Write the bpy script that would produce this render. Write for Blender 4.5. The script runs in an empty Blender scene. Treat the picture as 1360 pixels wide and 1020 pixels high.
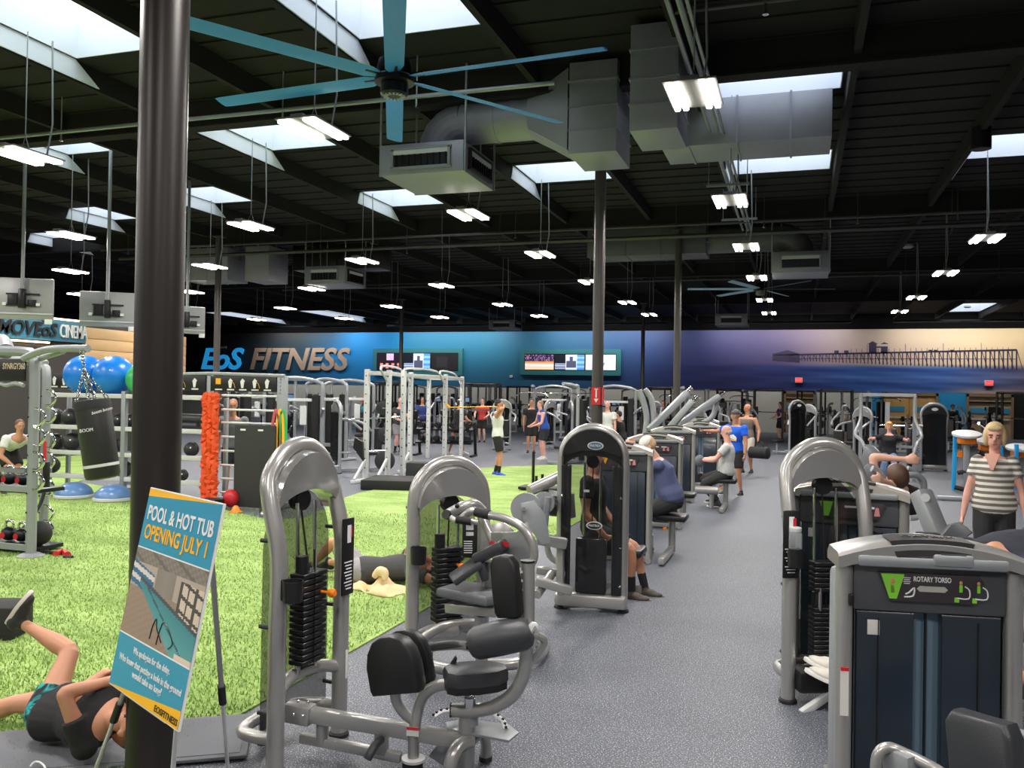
import bpy, bmesh, math, random
from math import pi, sin, cos, radians as R
from mathutils import Vector as V, Matrix, Quaternion
random.seed(7)
SC = bpy.context.scene
COL = SC.collection
# ------------------------------------------------------------------ camera
FOC = 1150.0; EYE = V((0, 0, 2.0))
CAMROT = (Matrix.Rotation(math.atan(380/FOC), 3, 'Z') @ Matrix.Rotation(pi/2+math.atan(10.5/FOC), 3, 'X') @ Matrix.Rotation(0.0165, 3, 'Z'))
cd = bpy.data.cameras.new('camera'); cam = bpy.data.objects.new('camera', cd); COL.objects.link(cam)
cam.matrix_world = Matrix.Translation(EYE) @ CAMROT.to_4x4()
cd.sensor_width = 36; cd.lens = 36*FOC/1360; cd.clip_end = 300
SC.camera = cam
# ------------------------------------------------------------------ world, exposure, lamp levels
w = bpy.data.worlds.new('world'); SC.world = w; w.use_nodes = True
w.node_tree.nodes['Background'].inputs[0].default_value = (.8, .9, 1, 1)
w.node_tree.nodes['Background'].inputs[1].default_value = .6
SC.view_settings.view_transform = 'Standard'; SC.view_settings.look = 'None'
SC.view_settings.exposure = .18; SC.view_settings.gamma = 1; SC.view_settings.use_curve_mapping = False
LAMP_W = 118.0          # watts of each high-bay lamp
SKY_E = 1.9             # brightness of the daylight panels
# ------------------------------------------------------------------ helpers
def at(px, py, z=0.0):                       # survey helper: where the sight line of a surveyed point meets height z
    r = CAMROT @ V(((px-680)/FOC, -(py-510)/FOC, -1)); return EYE + r*((z-2.0)/r.z)
def dp(px, py, d):
    return EYE + (CAMROT @ V(((px-680)/FOC, -(py-510)/FOC, -1)))*d
def onY(px, py, Y):
    r = CAMROT @ V(((px-680)/FOC, -(py-510)/FOC, -1)); return EYE + r*(Y/r.y)
def onX(px, py, X):
    r = CAMROT @ V(((px-680)/FOC, -(py-510)/FOC, -1)); return EYE + r*(X/r.x)
def lin(c):
    return tuple((x/12.92 if x <= .04045 else ((x+.055)/1.055)**2.4) for x in c)
def rgb(r, g, b): return lin((r/255, g/255, b/255))
MATS = {}
def mat(name, col, rough=.5, metal=0., var=0., scale=20., bump=0., bscale=80., emit=0., alpha=1., coat=0., spec=.5):
    if name in MATS: return MATS[name]
    m = bpy.data.materials.new(name); m.use_nodes = True; nt = m.node_tree; b = nt.nodes['Principled BSDF']
    b.inputs['Base Color'].default_value = (*col, 1); b.inputs['Roughness'].default_value = rough
    b.inputs['Metallic'].default_value = metal; b.inputs['Specular IOR Level'].default_value = spec
    if coat: b.inputs['Coat Weight'].default_value = coat; b.inputs['Coat Roughness'].default_value = .1
    if emit:
        b.inputs['Emission Color'].default_value = (*col, 1); b.inputs['Emission Strength'].default_value = emit
    if alpha < 1: b.inputs['Alpha'].default_value = alpha
    if var or bump:
        tc = nt.nodes.new('ShaderNodeTexCoord')
        if var:
            n = nt.nodes.new('ShaderNodeTexNoise'); n.inputs['Scale'].default_value = scale; n.inputs['Detail'].default_value = 4
            nt.links.new(tc.outputs['Object'], n.inputs['Vector'])
            mx = nt.nodes.new('ShaderNodeMix'); mx.data_type = 'RGBA'
            mx.inputs[6].default_value = (*[c*(1-var) for c in col], 1); mx.inputs[7].default_value = (*[min(1, c*(1+var)) for c in col], 1)
            nt.links.new(n.outputs['Fac'], mx.inputs[0]); nt.links.new(mx.outputs[2], b.inputs['Base Color'])
        if bump:
            n2 = nt.nodes.new('ShaderNodeTexNoise'); n2.inputs['Scale'].default_value = bscale; n2.inputs['Detail'].default_value = 3
            nt.links.new(tc.outputs['Object'], n2.inputs['Vector'])
            bp = nt.nodes.new('ShaderNodeBump'); bp.inputs['Strength'].default_value = bump; bp.inputs['Distance'].default_value = .01
            nt.links.new(n2.outputs['Fac'], bp.inputs['Height']); nt.links.new(bp.outputs['Normal'], b.inputs['Normal'])
    MATS[name] = m; return m
def fr(t, up=V((0, 0, 1))):                  # a frame across direction t
    t = t.normalized()
    if abs(t.dot(up)) > .98: up = V((0, 1, 0)) if abs(t.y) < .9 else V((1, 0, 0))
    a = t.cross(up).normalized(); return a, a.cross(t).normalized()
def spl(pts, n=6, closed=False):             # Catmull-Rom through the points
    P = [V(p) for p in pts]; out = []; m = len(P)
    g = (lambda i: P[i % m]) if closed else (lambda i: P[max(0, min(m-1, i))])
    for i in range(m if closed else m-1):
        a, b, c, d = g(i-1), g(i), g(i+1), g(i+2)
        for k in range(n):
            t = k/n; out.append(.5*((2*b)+(c-a)*t+(2*a-5*b+4*c-d)*t*t+(3*b-a-3*c+d)*t**3))
    if not closed: out.append(P[-1])
    return out
_rb = {}
def rbox_mesh(s, bv, seg):
    k = (round(s[0], 4), round(s[1], 4), round(s[2], 4), round(bv, 4), seg)
    if k not in _rb:
        bm = bmesh.new(); bmesh.ops.create_cube(bm, size=1)
        for v in bm.verts: v.co = V((v.co.x*s[0], v.co.y*s[1], v.co.z*s[2]))
        if bv > 0: bmesh.ops.bevel(bm, geom=bm.edges[:], offset=min(bv, .49*min(s)), segments=seg, affect='EDGES', profile=.5)
        bm.verts.index_update(); _rb[k] = ([v.co.copy() for v in bm.verts], [[v.index for v in f.verts] for f in bm.faces]); bm.free()
    return _rb[k]
def wmat(o):
    return (wmat(o.parent) @ o.matrix_basis) if o.parent else o.matrix_basis.copy()
class MB:
    def __init__(s): s.v = []; s.f = []; s.c = []
    def add(s, vs, fs, M=None):
        o = len(s.v); s.v += [(M @ V(p)) if M else V(p) for p in vs]; s.f += [[i+o for i in f] for f in fs]; return s
    def box(s, c, d, bv=0, rz=0, M=None, seg=2):
        vs, fs = rbox_mesh(d, bv, seg)
        return s.add(vs, fs, Matrix.Translation(V(c)) @ (M.to_4x4() if M else Matrix.Rotation(rz, 4, 'Z')))
    def bar(s, p0, p1, wd, ht, bv=0, up=V((0, 0, 1))):
        p0 = V(p0); p1 = V(p1); t = p1-p0; a, b = fr(t, V(up)); L = t.length; t.normalize()
        return s.box((p0+p1)/2, (wd, L, ht), bv, M=Matrix((a, t, b)).transposed())
    def tube(s, pts, r, n=10, caps=True, closed=False, flat=None):
        P = [V(p) for p in pts]; m = len(P); rs = r if isinstance(r, (list, tuple)) else [r]*m
        vs = []; fs = []; a = None
        for i in range(m):
            t = (P[(i+1) % m]-P[i-1]) if (closed or 0 < i < m-1) else (P[1]-P[0] if i == 0 else P[-1]-P[-2])
            if t.length < 1e-9: t = V((0, 0, 1))
            t.normalize()
            if a is None: a, b = fr(t)
            else:
                a = (a-t*a.dot(t)); a.normalize(); b = a.cross(t).normalized()
            for k in range(n):
                q = 2*pi*k/n; vs.append(P[i]+a*(cos(q)*rs[i])+b*(sin(q)*rs[i]*(flat or 1)))
        for i in range(m if closed else m-1):
            j = (i+1) % m
            for k in range(n):
                l = (k+1) % n; fs.append([i*n+k, j*n+k, j*n+l, i*n+l])
        if caps and not closed:
            fs.append(list(range(n))); fs.append(list(range((m-1)*n, m*n))[::-1])
        return s.add(vs, fs)
    def cyl(s, p0, p1, r0, r1=None, n=14):
        return s.tube([p0, p1], [r0, r0 if r1 is None else r1], n)
    def sph(s, c, r, n=14, m=8, M=None):
        r = (r, r, r) if not isinstance(r, (tuple, list)) else r
        vs = [V((0, 0, r[2]))]; fs = []
        for i in range(1, m):
            t = pi*i/m
            for k in range(n):
                q = 2*pi*k/n; vs.append(V((r[0]*sin(t)*cos(q), r[1]*sin(t)*sin(q), r[2]*cos(t))))
        vs.append(V((0, 0, -r[2]))); e = len(vs)-1
        for k in range(n): fs.append([0, 1+k, 1+(k+1) % n])
        for i in range(m-2):
            for k in range(n):
                a = 1+i*n; l = (k+1) % n; fs.append([a+k, a+n+k, a+n+l, a+l])
        for k in range(n): fs.append([e, e-n+(k+1) % n, e-n+k])
        return s.add(vs, fs, Matrix.Translation(V(c)) @ (M.to_4x4() if M else Matrix()))
    def lathe(s, prof, o=(0, 0, 0), ax=(0, 0, 1), n=20):
        ax = V(ax).normalized(); a, b = fr(ax); o = V(o); vs = []; fs = []
        for r, z in prof:
            for k in range(n):
                q = 2*pi*k/n; vs.append(o+ax*z+a*(r*cos(q))+b*(r*sin(q)))
        for i in range(len(prof)-1):
            for k in range(n):
                l = (k+1) % n; fs.append([i*n+k, i*n+l, (i+1)*n+l, (i+1)*n+k])
        fs.append(list(range(n))[::-1]); fs.append(list(range((len(prof)-1)*n, len(prof)*n)))
        return s.add(vs, fs)
    def prism(s, poly, o, ux, uy, t, bv=0):  # extruded outline, edges eased by bv
        o = V(o); ux = V(ux).normalized(); uy = V(uy); uy = (uy-ux*uy.dot(ux)).normalized(); nz = ux.cross(uy); n = len(poly)
        cx = sum(p[0] for p in poly)/n; cy = sum(p[1] for p in poly)/n
        R0 = max(math.hypot(p[0]-cx, p[1]-cy) for p in poly)
        if bv: L = [(-t/2, 1-bv/R0), (-t/2+bv*.3, 1-bv/R0*.3), (-t/2+bv, 1), (t/2-bv, 1), (t/2-bv*.3, 1-bv/R0*.3), (t/2, 1-bv/R0)]
        else: L = [(-t/2, 1), (t/2, 1)]
        vs = [o+ux*(cx+(p[0]-cx)*k)+uy*(cy+(p[1]-cy)*k)+nz*z for z, k in L for p in poly]; fs = []
        for i in range(len(L)-1):
            for k in range(n):
                l = (k+1) % n; fs.append([i*n+k, i*n+l, (i+1)*n+l, (i+1)*n+k])
        fs.append(list(range(n))[::-1]); fs.append(list(range((len(L)-1)*n, len(L)*n)))
        return s.add(vs, fs)
    def quad(s, a, b, c, d): return s.add([a, b, c, d], [[0, 1, 2, 3]])
    def build(s, name, m, parent=None, world=False, kind=None, ang=40):
        me = bpy.data.meshes.new(name); vs = s.v
        if world and parent: Wi = wmat(parent).inverted(); vs = [Wi @ p for p in vs]
        me.from_pydata([tuple(p) for p in vs], [], s.f); me.update()
        if ang:
            me.polygons.foreach_set('use_smooth', [True]*len(me.polygons)); me.set_sharp_from_angle(angle=R(ang))
        if m: me.materials.append(m)
        o = bpy.data.objects.new(name, me); COL.objects.link(o)
        if parent: o.parent = parent
        if kind: o['kind'] = kind
        return o
KIDS = {}
def put(o, parent): o.parent = parent
def tag(o, label, cat, group=None):
    o['label'] = label; o['category'] = cat
    if group: o['group'] = group
    return o
def thing(name, label, cat, loc=(0, 0, 0), rz=0, group=None):
    o = bpy.data.objects.new(name, None); COL.objects.link(o); o.location = loc; o.rotation_euler = (0, 0, rz)
    o.empty_display_size = .1
    return tag(o, label, cat, group)
def copy_tree(o, parent=None):
    kids = [c for c in COL.objects if c.parent == o] if o.name not in KIDS else KIDS[o.name]
    KIDS[o.name] = kids
    c = o.copy(); COL.objects.link(c)
    if parent: c.parent = parent
    for k in kids: copy_tree(k, c)
    return c
def dup(o, label, loc, rz=0, sc=None, group=None):
    c = copy_tree(o); c.location = loc; c.rotation_euler = (0, 0, rz); c['label'] = label
    if sc: c.scale = (sc, sc, sc) if not isinstance(sc, tuple) else sc
    if group: c['group'] = group
    return c
def struct(name, mb, m, **k):
    return mb.build(name, m, kind='structure', **k)
FONTS = {}
def text(s, name, m, parent, o, ux, uy, size, ext=.001, shear=0., bold=0., align='CENTER', world=True, space=1., sx=1., fit=None):
    cu = bpy.data.curves.new(name, 'FONT'); cu.body = s; cu.size = size; cu.extrude = ext; cu.shear = shear; cu.offset = bold
    cu.align_x = align; cu.align_y = 'CENTER'; cu.space_character = space; cu.resolution_u = 3
    cu.materials.append(m)
    ob = bpy.data.objects.new(name, cu); COL.objects.link(ob)
    ux = V(ux).normalized(); uy = V(uy); uy = (uy-ux*uy.dot(ux)).normalized(); nz = ux.cross(uy)
    M4 = Matrix.Translation(V(o)) @ Matrix((ux, uy, nz)).transposed().to_4x4() @ Matrix.Diagonal((sx, 1, 1, 1))
    if parent:
        if world: M4 = wmat(parent).inverted() @ M4
    bpy.context.view_layer.update()
    me = bpy.data.meshes.new_from_object(ob.evaluated_get(bpy.context.evaluated_depsgraph_get()))
    if fit: xs_ = [v.co.x for v in me.vertices]; M4 = M4 @ Matrix.Diagonal((fit/(max(xs_)-min(xs_))/sx, 1, 1, 1))
    o2 = bpy.data.objects.new(name, me); bpy.data.objects.remove(ob); o2.name = name; COL.objects.link(o2); o2.parent = parent; o2.matrix_basis = M4
    return o2
def picture(name, fn, nx, ny, o, ux, uy, wd, ht, parent, emit=0., rough=.4, world=True):
    # a flat printed or lit picture: a finely divided sheet whose colours come from fn(u, v)
    o = V(o); ux = V(ux).normalized(); uy = V(uy).normalized(); mb = MB()
    for j in range(ny+1):
        for i in range(nx+1): mb.v.append(o+ux*((i/nx-.5)*wd)+uy*((j/ny-.5)*ht))
    cols = []
    for j in range(ny):
        for i in range(nx):
            a = j*(nx+1)+i; mb.f.append([a, a+1, a+nx+2, a+nx+1])
            c = fn((i+.5)/nx, (j+.5)/ny); c = lin(tuple(x/255 for x in c)); cols += [*c, 1]*4
    m = MATS.get('print%s' % emit)
    if not m:
        m = mat('print%s' % emit, (1, 1, 1), rough); nt = m.node_tree; b = nt.nodes['Principled BSDF']
        at_ = nt.nodes.new('ShaderNodeVertexColor'); at_.layer_name = 'ink'
        nt.links.new(at_.outputs[0], b.inputs['Base Color'])
        if emit: nt.links.new(at_.outputs[0], b.inputs['Emission Color']); b.inputs['Emission Strength'].default_value = emit
    ob = mb.build(name, m, parent, world, ang=0)
    at_ = ob.data.color_attributes.new('ink', 'FLOAT_COLOR', 'CORNER'); at_.data.foreach_set('color', cols)
    return ob
def lerp(a, b, t): return tuple(x+(y-x)*t for x, y in zip(a, b))
def ramp(stops, x):
    if x <= stops[0][0]: return stops[0][1]
    for (a, ca), (b, cb) in zip(stops, stops[1:]):
        if x <= b: return lerp(ca, cb, (x-a)/(b-a))
    return stops[-1][1]
ORD = ['first', 'second', 'third', 'fourth', 'fifth', 'sixth', 'seventh', 'eighth', 'ninth', 'tenth', 'eleventh', 'twelfth']
# ------------------------------------------------------------------ shared materials
SILVER = mat('silver_paint', rgb(168, 167, 165), .3, .55, coat=.4)
SILVER2 = mat('grey_paint', rgb(150, 154, 158), .4, .3)
LIGHTGREY = mat('light_grey_plastic', rgb(200, 202, 202), .4)
CHROME = mat('chrome', rgb(215, 215, 218), .12, 1.)
BLACK = mat('black_plastic', rgb(22, 22, 24), .4)
BLACKM = mat('black_metal', rgb(28, 28, 30), .45, .3)
IRON = mat('black_iron', rgb(34, 35, 38), .35, .4)
RUBBER = mat('black_rubber', rgb(26, 26, 28), .7)
VINYL = mat('charcoal_vinyl', rgb(52, 54, 58), .38, bump=.15, bscale=300)
VINYL2 = mat('grey_vinyl', rgb(96, 99, 104), .4, bump=.15, bscale=300)
PANELB = mat('blue_black_panel', rgb(30, 42, 54), .3, coat=.3)
ORANGE = mat('orange_knob', rgb(240, 130, 20), .35)
RED = mat('red_plastic', rgb(200, 40, 45), .4)
WHITE = mat('white_paint', rgb(232, 232, 230), .5)
WHITEP = mat('white_print', rgb(225, 225, 225), .6)
LABELM = mat('white_sticker', rgb(225, 222, 218), .5)
YELLOW = mat('yellow_print', rgb(245, 180, 25), .5)
SMOKE = mat('smoked_acrylic', rgb(24, 26, 22), .08, alpha=.5)
CLEAR = mat('dark_clear_acrylic', rgb(10, 11, 12), .06, alpha=.3)
GLOSS = mat('silver_gloss', rgb(172, 171, 169), .16, .6, coat=1.)
PLATEM = mat('plate_grey', rgb(54, 56, 60), .35, .4)
BLUEB = mat('blue_vinyl', rgb(20, 120, 215), .3)
GREENB = mat('green_vinyl', rgb(60, 175, 100), .3)
CEILB = mat('ceiling_black_paint', rgb(40, 38, 38), .85, var=.2, scale=3, spec=.25)
DUCT = mat('galvanised_grey', rgb(150, 151, 160), .45, .3, var=.08, scale=5)
STEELD = mat('dark_steel', rgb(38, 33, 30), .38, .15)
# ------------------------------------------------------------------ floor and turf
def floor_mat():
    m = mat('speckled_rubber_floor', rgb(86, 90, 98), .55); nt = m.node_tree; b = nt.nodes['Principled BSDF']
    tc = nt.nodes.new('ShaderNodeTexCoord'); n = nt.nodes.new('ShaderNodeTexNoise'); n.inputs['Scale'].default_value = 120; n.inputs['Detail'].default_value = 1
    nt.links.new(tc.outputs['Object'], n.inputs['Vector'])
    cr = nt.nodes.new('ShaderNodeValToRGB'); e = cr.color_ramp.elements
    e[0].position = .30; e[0].color = (*rgb(58, 61, 69), 1); e[1].position = .72; e[1].color = (*rgb(190, 197, 210), 1)
    x = e.new(.57); x.color = (*rgb(80, 84, 93), 1)
    n2 = nt.nodes.new('ShaderNodeTexNoise'); n2.inputs['Scale'].default_value = .7; n2.inputs['Detail'].default_value = 5
    nt.links.new(tc.outputs['Object'], n2.inputs['Vector'])
    mp = nt.nodes.new('ShaderNodeMapRange'); mp.inputs[3].default_value = .86; mp.inputs[4].default_value = 1.12
    nt.links.new(n2.outputs['Fac'], mp.inputs[0])
    mu = nt.nodes.new('ShaderNodeMix'); mu.data_type = 'RGBA'; mu.blend_type = 'MULTIPLY'; mu.inputs[0].default_value = 1
    nt.links.new(n.outputs['Fac'], cr.inputs[0]); nt.links.new(cr.outputs[0], mu.inputs[6]); nt.links.new(mp.outputs[0], mu.inputs[7])
    nt.links.new(mu.outputs[2], b.inputs['Base Color'])
    bp = nt.nodes.new('ShaderNodeBump'); bp.inputs['Strength'].default_value = .2; bp.inputs['Distance'].default_value = .002
    nt.links.new(n.outputs['Fac'], bp.inputs['Height']); nt.links.new(bp.outputs['Normal'], b.inputs['Normal'])
    return m
X0, X1, Y0, Y1, ZC = -42., 14., -4., 50., 6.5
struct('floor', MB().box(((X0+X1)/2, (Y0+Y1)/2, -.05), (X1-X0, Y1-Y0, .1)), floor_mat())
def turf_mat():
    m = mat('artificial_turf', rgb(120, 150, 90), .9, spec=.2); nt = m.node_tree; b = nt.nodes['Principled BSDF']
    tc = nt.nodes.new('ShaderNodeTexCoord')
    n = nt.nodes.new('ShaderNodeTexNoise'); n.inputs['Scale'].default_value = 45; n.inputs['Detail'].default_value = 6; n.inputs['Roughness'].default_value = .75
    n3 = nt.nodes.new('ShaderNodeTexNoise'); n3.inputs['Scale'].default_value = 1.3; n3.inputs['Detail'].default_value = 3
    mpv = nt.nodes.new('ShaderNodeMapping'); mpv.inputs['Scale'].default_value = (.9, 1.6, 1)
    nt.links.new(tc.outputs['Object'], n.inputs['Vector']); nt.links.new(tc.outputs['Object'], mpv.inputs[0]); nt.links.new(mpv.outputs[0], n3.inputs['Vector'])
    ad = nt.nodes.new('ShaderNodeMath'); ad.operation = 'MULTIPLY_ADD'; ad.inputs[1].default_value = .42
    nt.links.new(n3.outputs['Fac'], ad.inputs[0]); nt.links.new(n.outputs['Fac'], ad.inputs[2])
    cr = nt.nodes.new('ShaderNodeValToRGB'); e = cr.color_ramp.elements
    e[0].position = .48; e[0].color = (*rgb(88, 116, 54), 1); e[1].position = .98; e[1].color = (*rgb(192, 212, 142), 1)
    e.new(.73).color = (*rgb(142, 168, 94), 1)
    nt.links.new(ad.outputs[0], cr.inputs[0]); nt.links.new(cr.outputs[0], b.inputs['Base Color'])
    return m
TP = [(-3.2, 1.5), (-3.2, 23.2), (-6.2, 23.35), (-7.8, 21.2), (-8, 15), (-7.85, 14), (-7.5, 12.9), (-7.2, 11.7), (-7.6, 11.3), (-8.6, 11.8), (-9.7, 12.4), (-11, 12.9), (-14, 14.1), (-16, 17.5), (-19.3, 20), (-19.3, 1.5)]
TURF = struct('floor_turf', MB().prism(TP[::-1], (0, 0, .006), (1, 0, 0), (0, 1, 0), .012), turf_mat())
blades = MB(); GRASSM = mat('grass_blade', rgb(134, 164, 86), .8, var=.45, scale=9)
for i in range(120000):
    y = 2.2+10.5*random.random()**2.3; x = -3.22-random.random()*(1.2+1.0*y)
    if x < -3.2-y*.95 and y < 4: continue
    a = random.random()*6.28; s_ = .005; h = .018+.016*random.random(); dx, dy = cos(a)*s_, sin(a)*s_; lx = random.uniform(-.016, .016); ly = random.uniform(-.016, .016)
    blades.add([(x-dx, y-dy, .011), (x+dx, y+dy, .011), (x+lx, y+ly, .011+h)], [[0, 1, 2]])
g_ = blades.build('grass_blades', GRASSM, TURF, kind='stuff', ang=0)
# ------------------------------------------------------------------ ceiling: deck with skylight wells, purlins, girders
PX = [x*2.05+.64 for x in range(-20, 7)]     # purlin lines
SKY = []                                     # x0, x1, y0, y1
def sky(k, y0, y1): SKY.append((PX[k]+.1, PX[k+1]-.1, y0, y1))
i0 = 19                                      # PX[19] = -1.41
for dk, rows in ((0, ((12.0, 13.4), (16.7, 18.1))), (-2, ((7.6, 9.9), (16.3, 17.8))), (-4, ((7.0, 9.4), (12.0, 14.1), (17.6, 19.2))), (-6, ((11.3, 13.3), (16.3, 17.8))), (-8, ((12.2, 14.4), (17.4, 18.9))),
                 (-10, ((16.0, 17.9), (20, 22))), (2, ((16.5, 18.0),)), (4, ((45.2, 49.3),)), (-12, ((41, 48.5),)), (-15, ((41.5, 49),))):
    for y0, y1 in rows: sky(i0+dk, y0, y1)
ys = sorted({Y0, Y1} | {s[2] for s in SKY} | {s[3] for s in SKY}); xs = sorted({X0, X1} | {round(s[0], 4) for s in SKY} | {round(s[1], 4) for s in SKY})
deck = MB()
for a, b in zip(xs, xs[1:]):
    run = None
    for c, d in zip(ys, ys[1:]):
        hole = any(s[0]-.01 < (a+b)/2 < s[1]+.01 and s[2]-.01 < (c+d)/2 < s[3]+.01 for s in SKY)
        if hole:
            if run is not None: deck.box(((a+b)/2, (run+c)/2, ZC+.03), (b-a, c-run, .06))
            run = None
        elif run is None: run = c
    if run is not None: deck.box(((a+b)/2, (run+Y1)/2, ZC+.03), (b-a, Y1-run, .06))
CEIL = struct('ceiling', deck, CEILB)
jo = MB()
for y in [Y0+.61*i for i in range(int((Y1-Y0)/.61))]:
    for a, b in zip(PX, PX[1:]):
        if not any(s[0]-.2 < (a+b)/2 < s[1]+.2 and s[2]-.15 < y < s[3]+.15 for s in SKY) and y < 34:
            jo.box(((a+b)/2, y, ZC-.012), (b-a-.08, .04, .024))
jo.build('joist', CEILB, CEIL, kind='stuff', ang=0)
for x in PX: MB().box((x, (Y0+Y1)/2, ZC-.15), (.09, Y1-Y0, .3)).build('purlin', CEILB, CEIL, ang=0)
for y in (2.6, 11.4, 20.9, 30.2, 39.5):
    g = MB().box(((X0+X1)/2, y, ZC-.2), (X1-X0, .2, .4)).box(((X0+X1)/2, y, ZC-.41), (X1-X0, .26, .04)); g.build('girder', CEILB, CEIL, ang=0)
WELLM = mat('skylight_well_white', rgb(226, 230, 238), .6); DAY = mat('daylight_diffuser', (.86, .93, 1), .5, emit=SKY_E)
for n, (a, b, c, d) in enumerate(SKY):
    kx = math.floor(((a+b)/2-PX[19])/2.05)
    t = thing('skylight', '', 'skylight', ((a+b)/2, (c+d)/2, ZC))
    t['label'] = '%s' % ('white-lined rectangular skylight well in roof bay %s of the %s, %s' % (ORD[abs(kx)//2] if kx not in (-12, -15) else 'left-hand' if kx < -13 else 'left-middle', 'left half' if kx < 0 else 'right half', 'nearest the camera' if c < 11 else 'in its second row' if c < 15.5 else 'in its third row' if c < 19.5 else 'in its fourth row' if c < 25 else 'at the far wall'))
    hw = .55; mb = MB(); x0, x1, y0, y1 = a-(a+b)/2, b-(a+b)/2, c-(c+d)/2, d-(c+d)/2
    for p, q in (((x0, y0), (x1, y0)), ((x1, y0), (x1, y1)), ((x1, y1), (x0, y1)), ((x0, y1), (x0, y0))):
        cx, cy = (p[0]+q[0])/2, (p[1]+q[1])/2; ex = abs(p[0]-q[0]); ey = abs(p[1]-q[1])
        mb.box((cx, cy, hw/2), (max(ex, .03), max(ey, .03), hw))
    mb.build('well_lining', WELLM, t, ang=0)
    MB().box((0, 0, hw-.01), (x1-x0, y1-y0, .02)).build('diffuser', DAY, t, ang=0)
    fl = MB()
    fl.prism([(y0, 0), (y1, 0), (y1+.45, -.27), (y0-.1, -.27)], (x0-.035, 0, 0), (0, 1, 0), (0, 0, 1), .02)  # white board shaped like the daylight that falls on the purlin side
    fl.build('lit_purlin_board', WELLM, t, ang=0)
# ------------------------------------------------------------------ walls
DARKW = mat('black_wall_paint', rgb(24, 22, 23), .7)
struct('wall_far_upper', MB().box(((X0+X1)/2, Y1+.1, (5.67+ZC)/2), (X1-X0, .2, ZC-5.67)), mat('matt_black_wall', rgb(9, 9, 10), .9, spec=.1))
PALE = mat('pale_wall_paint', rgb(208, 208, 198), .7)
struct('wall_far', MB().box(((X0+X1)/2, Y1+.1, 1.2), (X1-X0, .2, 2.4)), PALE)
struct('wall_right', MB().box((X1+.1, (Y0+Y1)/2, ZC/2), (.2, Y1-Y0, ZC)), DARKW)
struct('wall_left', MB().box((X0-.1, (Y0+Y1)/2, ZC/2), (.2, Y1-Y0, ZC)), DARKW)
struct('wall_back', MB().box(((X0+X1)/2, Y0-.1, ZC/2), (X1-X0, .2, ZC)), mat('wall_back_paint', rgb(150, 150, 150), .7))
# printed mural band on the far wall: blue at the left running into a sunset sea with a pier
def wallpx(px, py): return onY(px, py, Y1-.02)
xm0, xm1 = wallpx(262, 470).x, X1
def mural(u, v):
    X = xm0+(xm1-xm0)*u; ww = V((X, Y1, 3.5))-EYE; q = CAMROT.transposed() @ ww; px = 680-FOC*q.x/q.z
    top = ramp([(265, (22, 20, 22)), (330, (26, 26, 30)), (400, (34, 40, 44)), (440, (24, 70, 100)), (470, (10, 140, 215)), (505, (14, 150, 228)), (545, (40, 128, 170)), (640, (44, 126, 162)), (760, (48, 104, 146)), (840, (62, 92, 142)), (930, (66, 72, 124)), (1010, (86, 78, 118)), (1060, (118, 104, 128)), (1110, (150, 136, 138)), (1180, (186, 168, 146)), (1360, (176, 158, 120))], px)
    mid = ramp([(265, (20, 20, 24)), (330, (30, 52, 66)), (400, (22, 66, 90)), (450, (10, 120, 190)), (505, (12, 150, 228)), (560, (38, 130, 172)), (690, (44, 126, 160)), (800, (44, 92, 140)), (860, (50, 76, 136)), (940, (54, 58, 112)), (1040, (84, 76, 118)), (1100, (150, 130, 140)), (1180, (208, 184, 168)), (1300, (226, 200, 160)), (1360, (218, 190, 150))], px)
    low = ramp([(265, (18, 18, 22)), (340, (24, 50, 62)), (440, (14, 100, 150)), (505, (16, 140, 205)), (580, (34, 112, 148)), (700, (34, 100, 138)), (800, (34, 74, 124)), (880, (40, 56, 116)), (960, (38, 42, 98)), (1050, (40, 52, 112)), (1130, (54, 92, 164)), (1250, (60, 98, 168)), (1360, (96, 96, 130))], px)
    h = 1-v
    sky_ = lerp(top, mid, min(1, h*2.0))
    if px < 820: c = lerp(sky_, low, max(0, (h-.45)/.55))
    else:
        k = min(1, max(0, (px-820)/160)); hz = .55
        f_ = max(0, min(1, (h-hz)*14))
        n = math.sin(px*.021+h*26+2.2*sin(px*.013))*.5+math.sin(px*.05-h*47)*.3+math.sin(px*.007+h*90)*.2
        sea = tuple(max(0, x+n*16*(.6 if px < 1050 else 1.6)) for x in low)
        if h > .88 and px > 1240: sea = lerp(sea, (190, 160, 140), min(1, (h-.88)*8)*min(1, (px-1240)/60))
        c = lerp(sky_, lerp(lerp(mid, low, max(0, (h-.45)/.55)), sea, k), f_ if k > .3 else f_*k/.3 + (1-k/.3)*0)
        if k <= .3: c = lerp(lerp(sky_, low, max(0, (h-.45)/.55)), c, k/.3)
    return c

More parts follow.
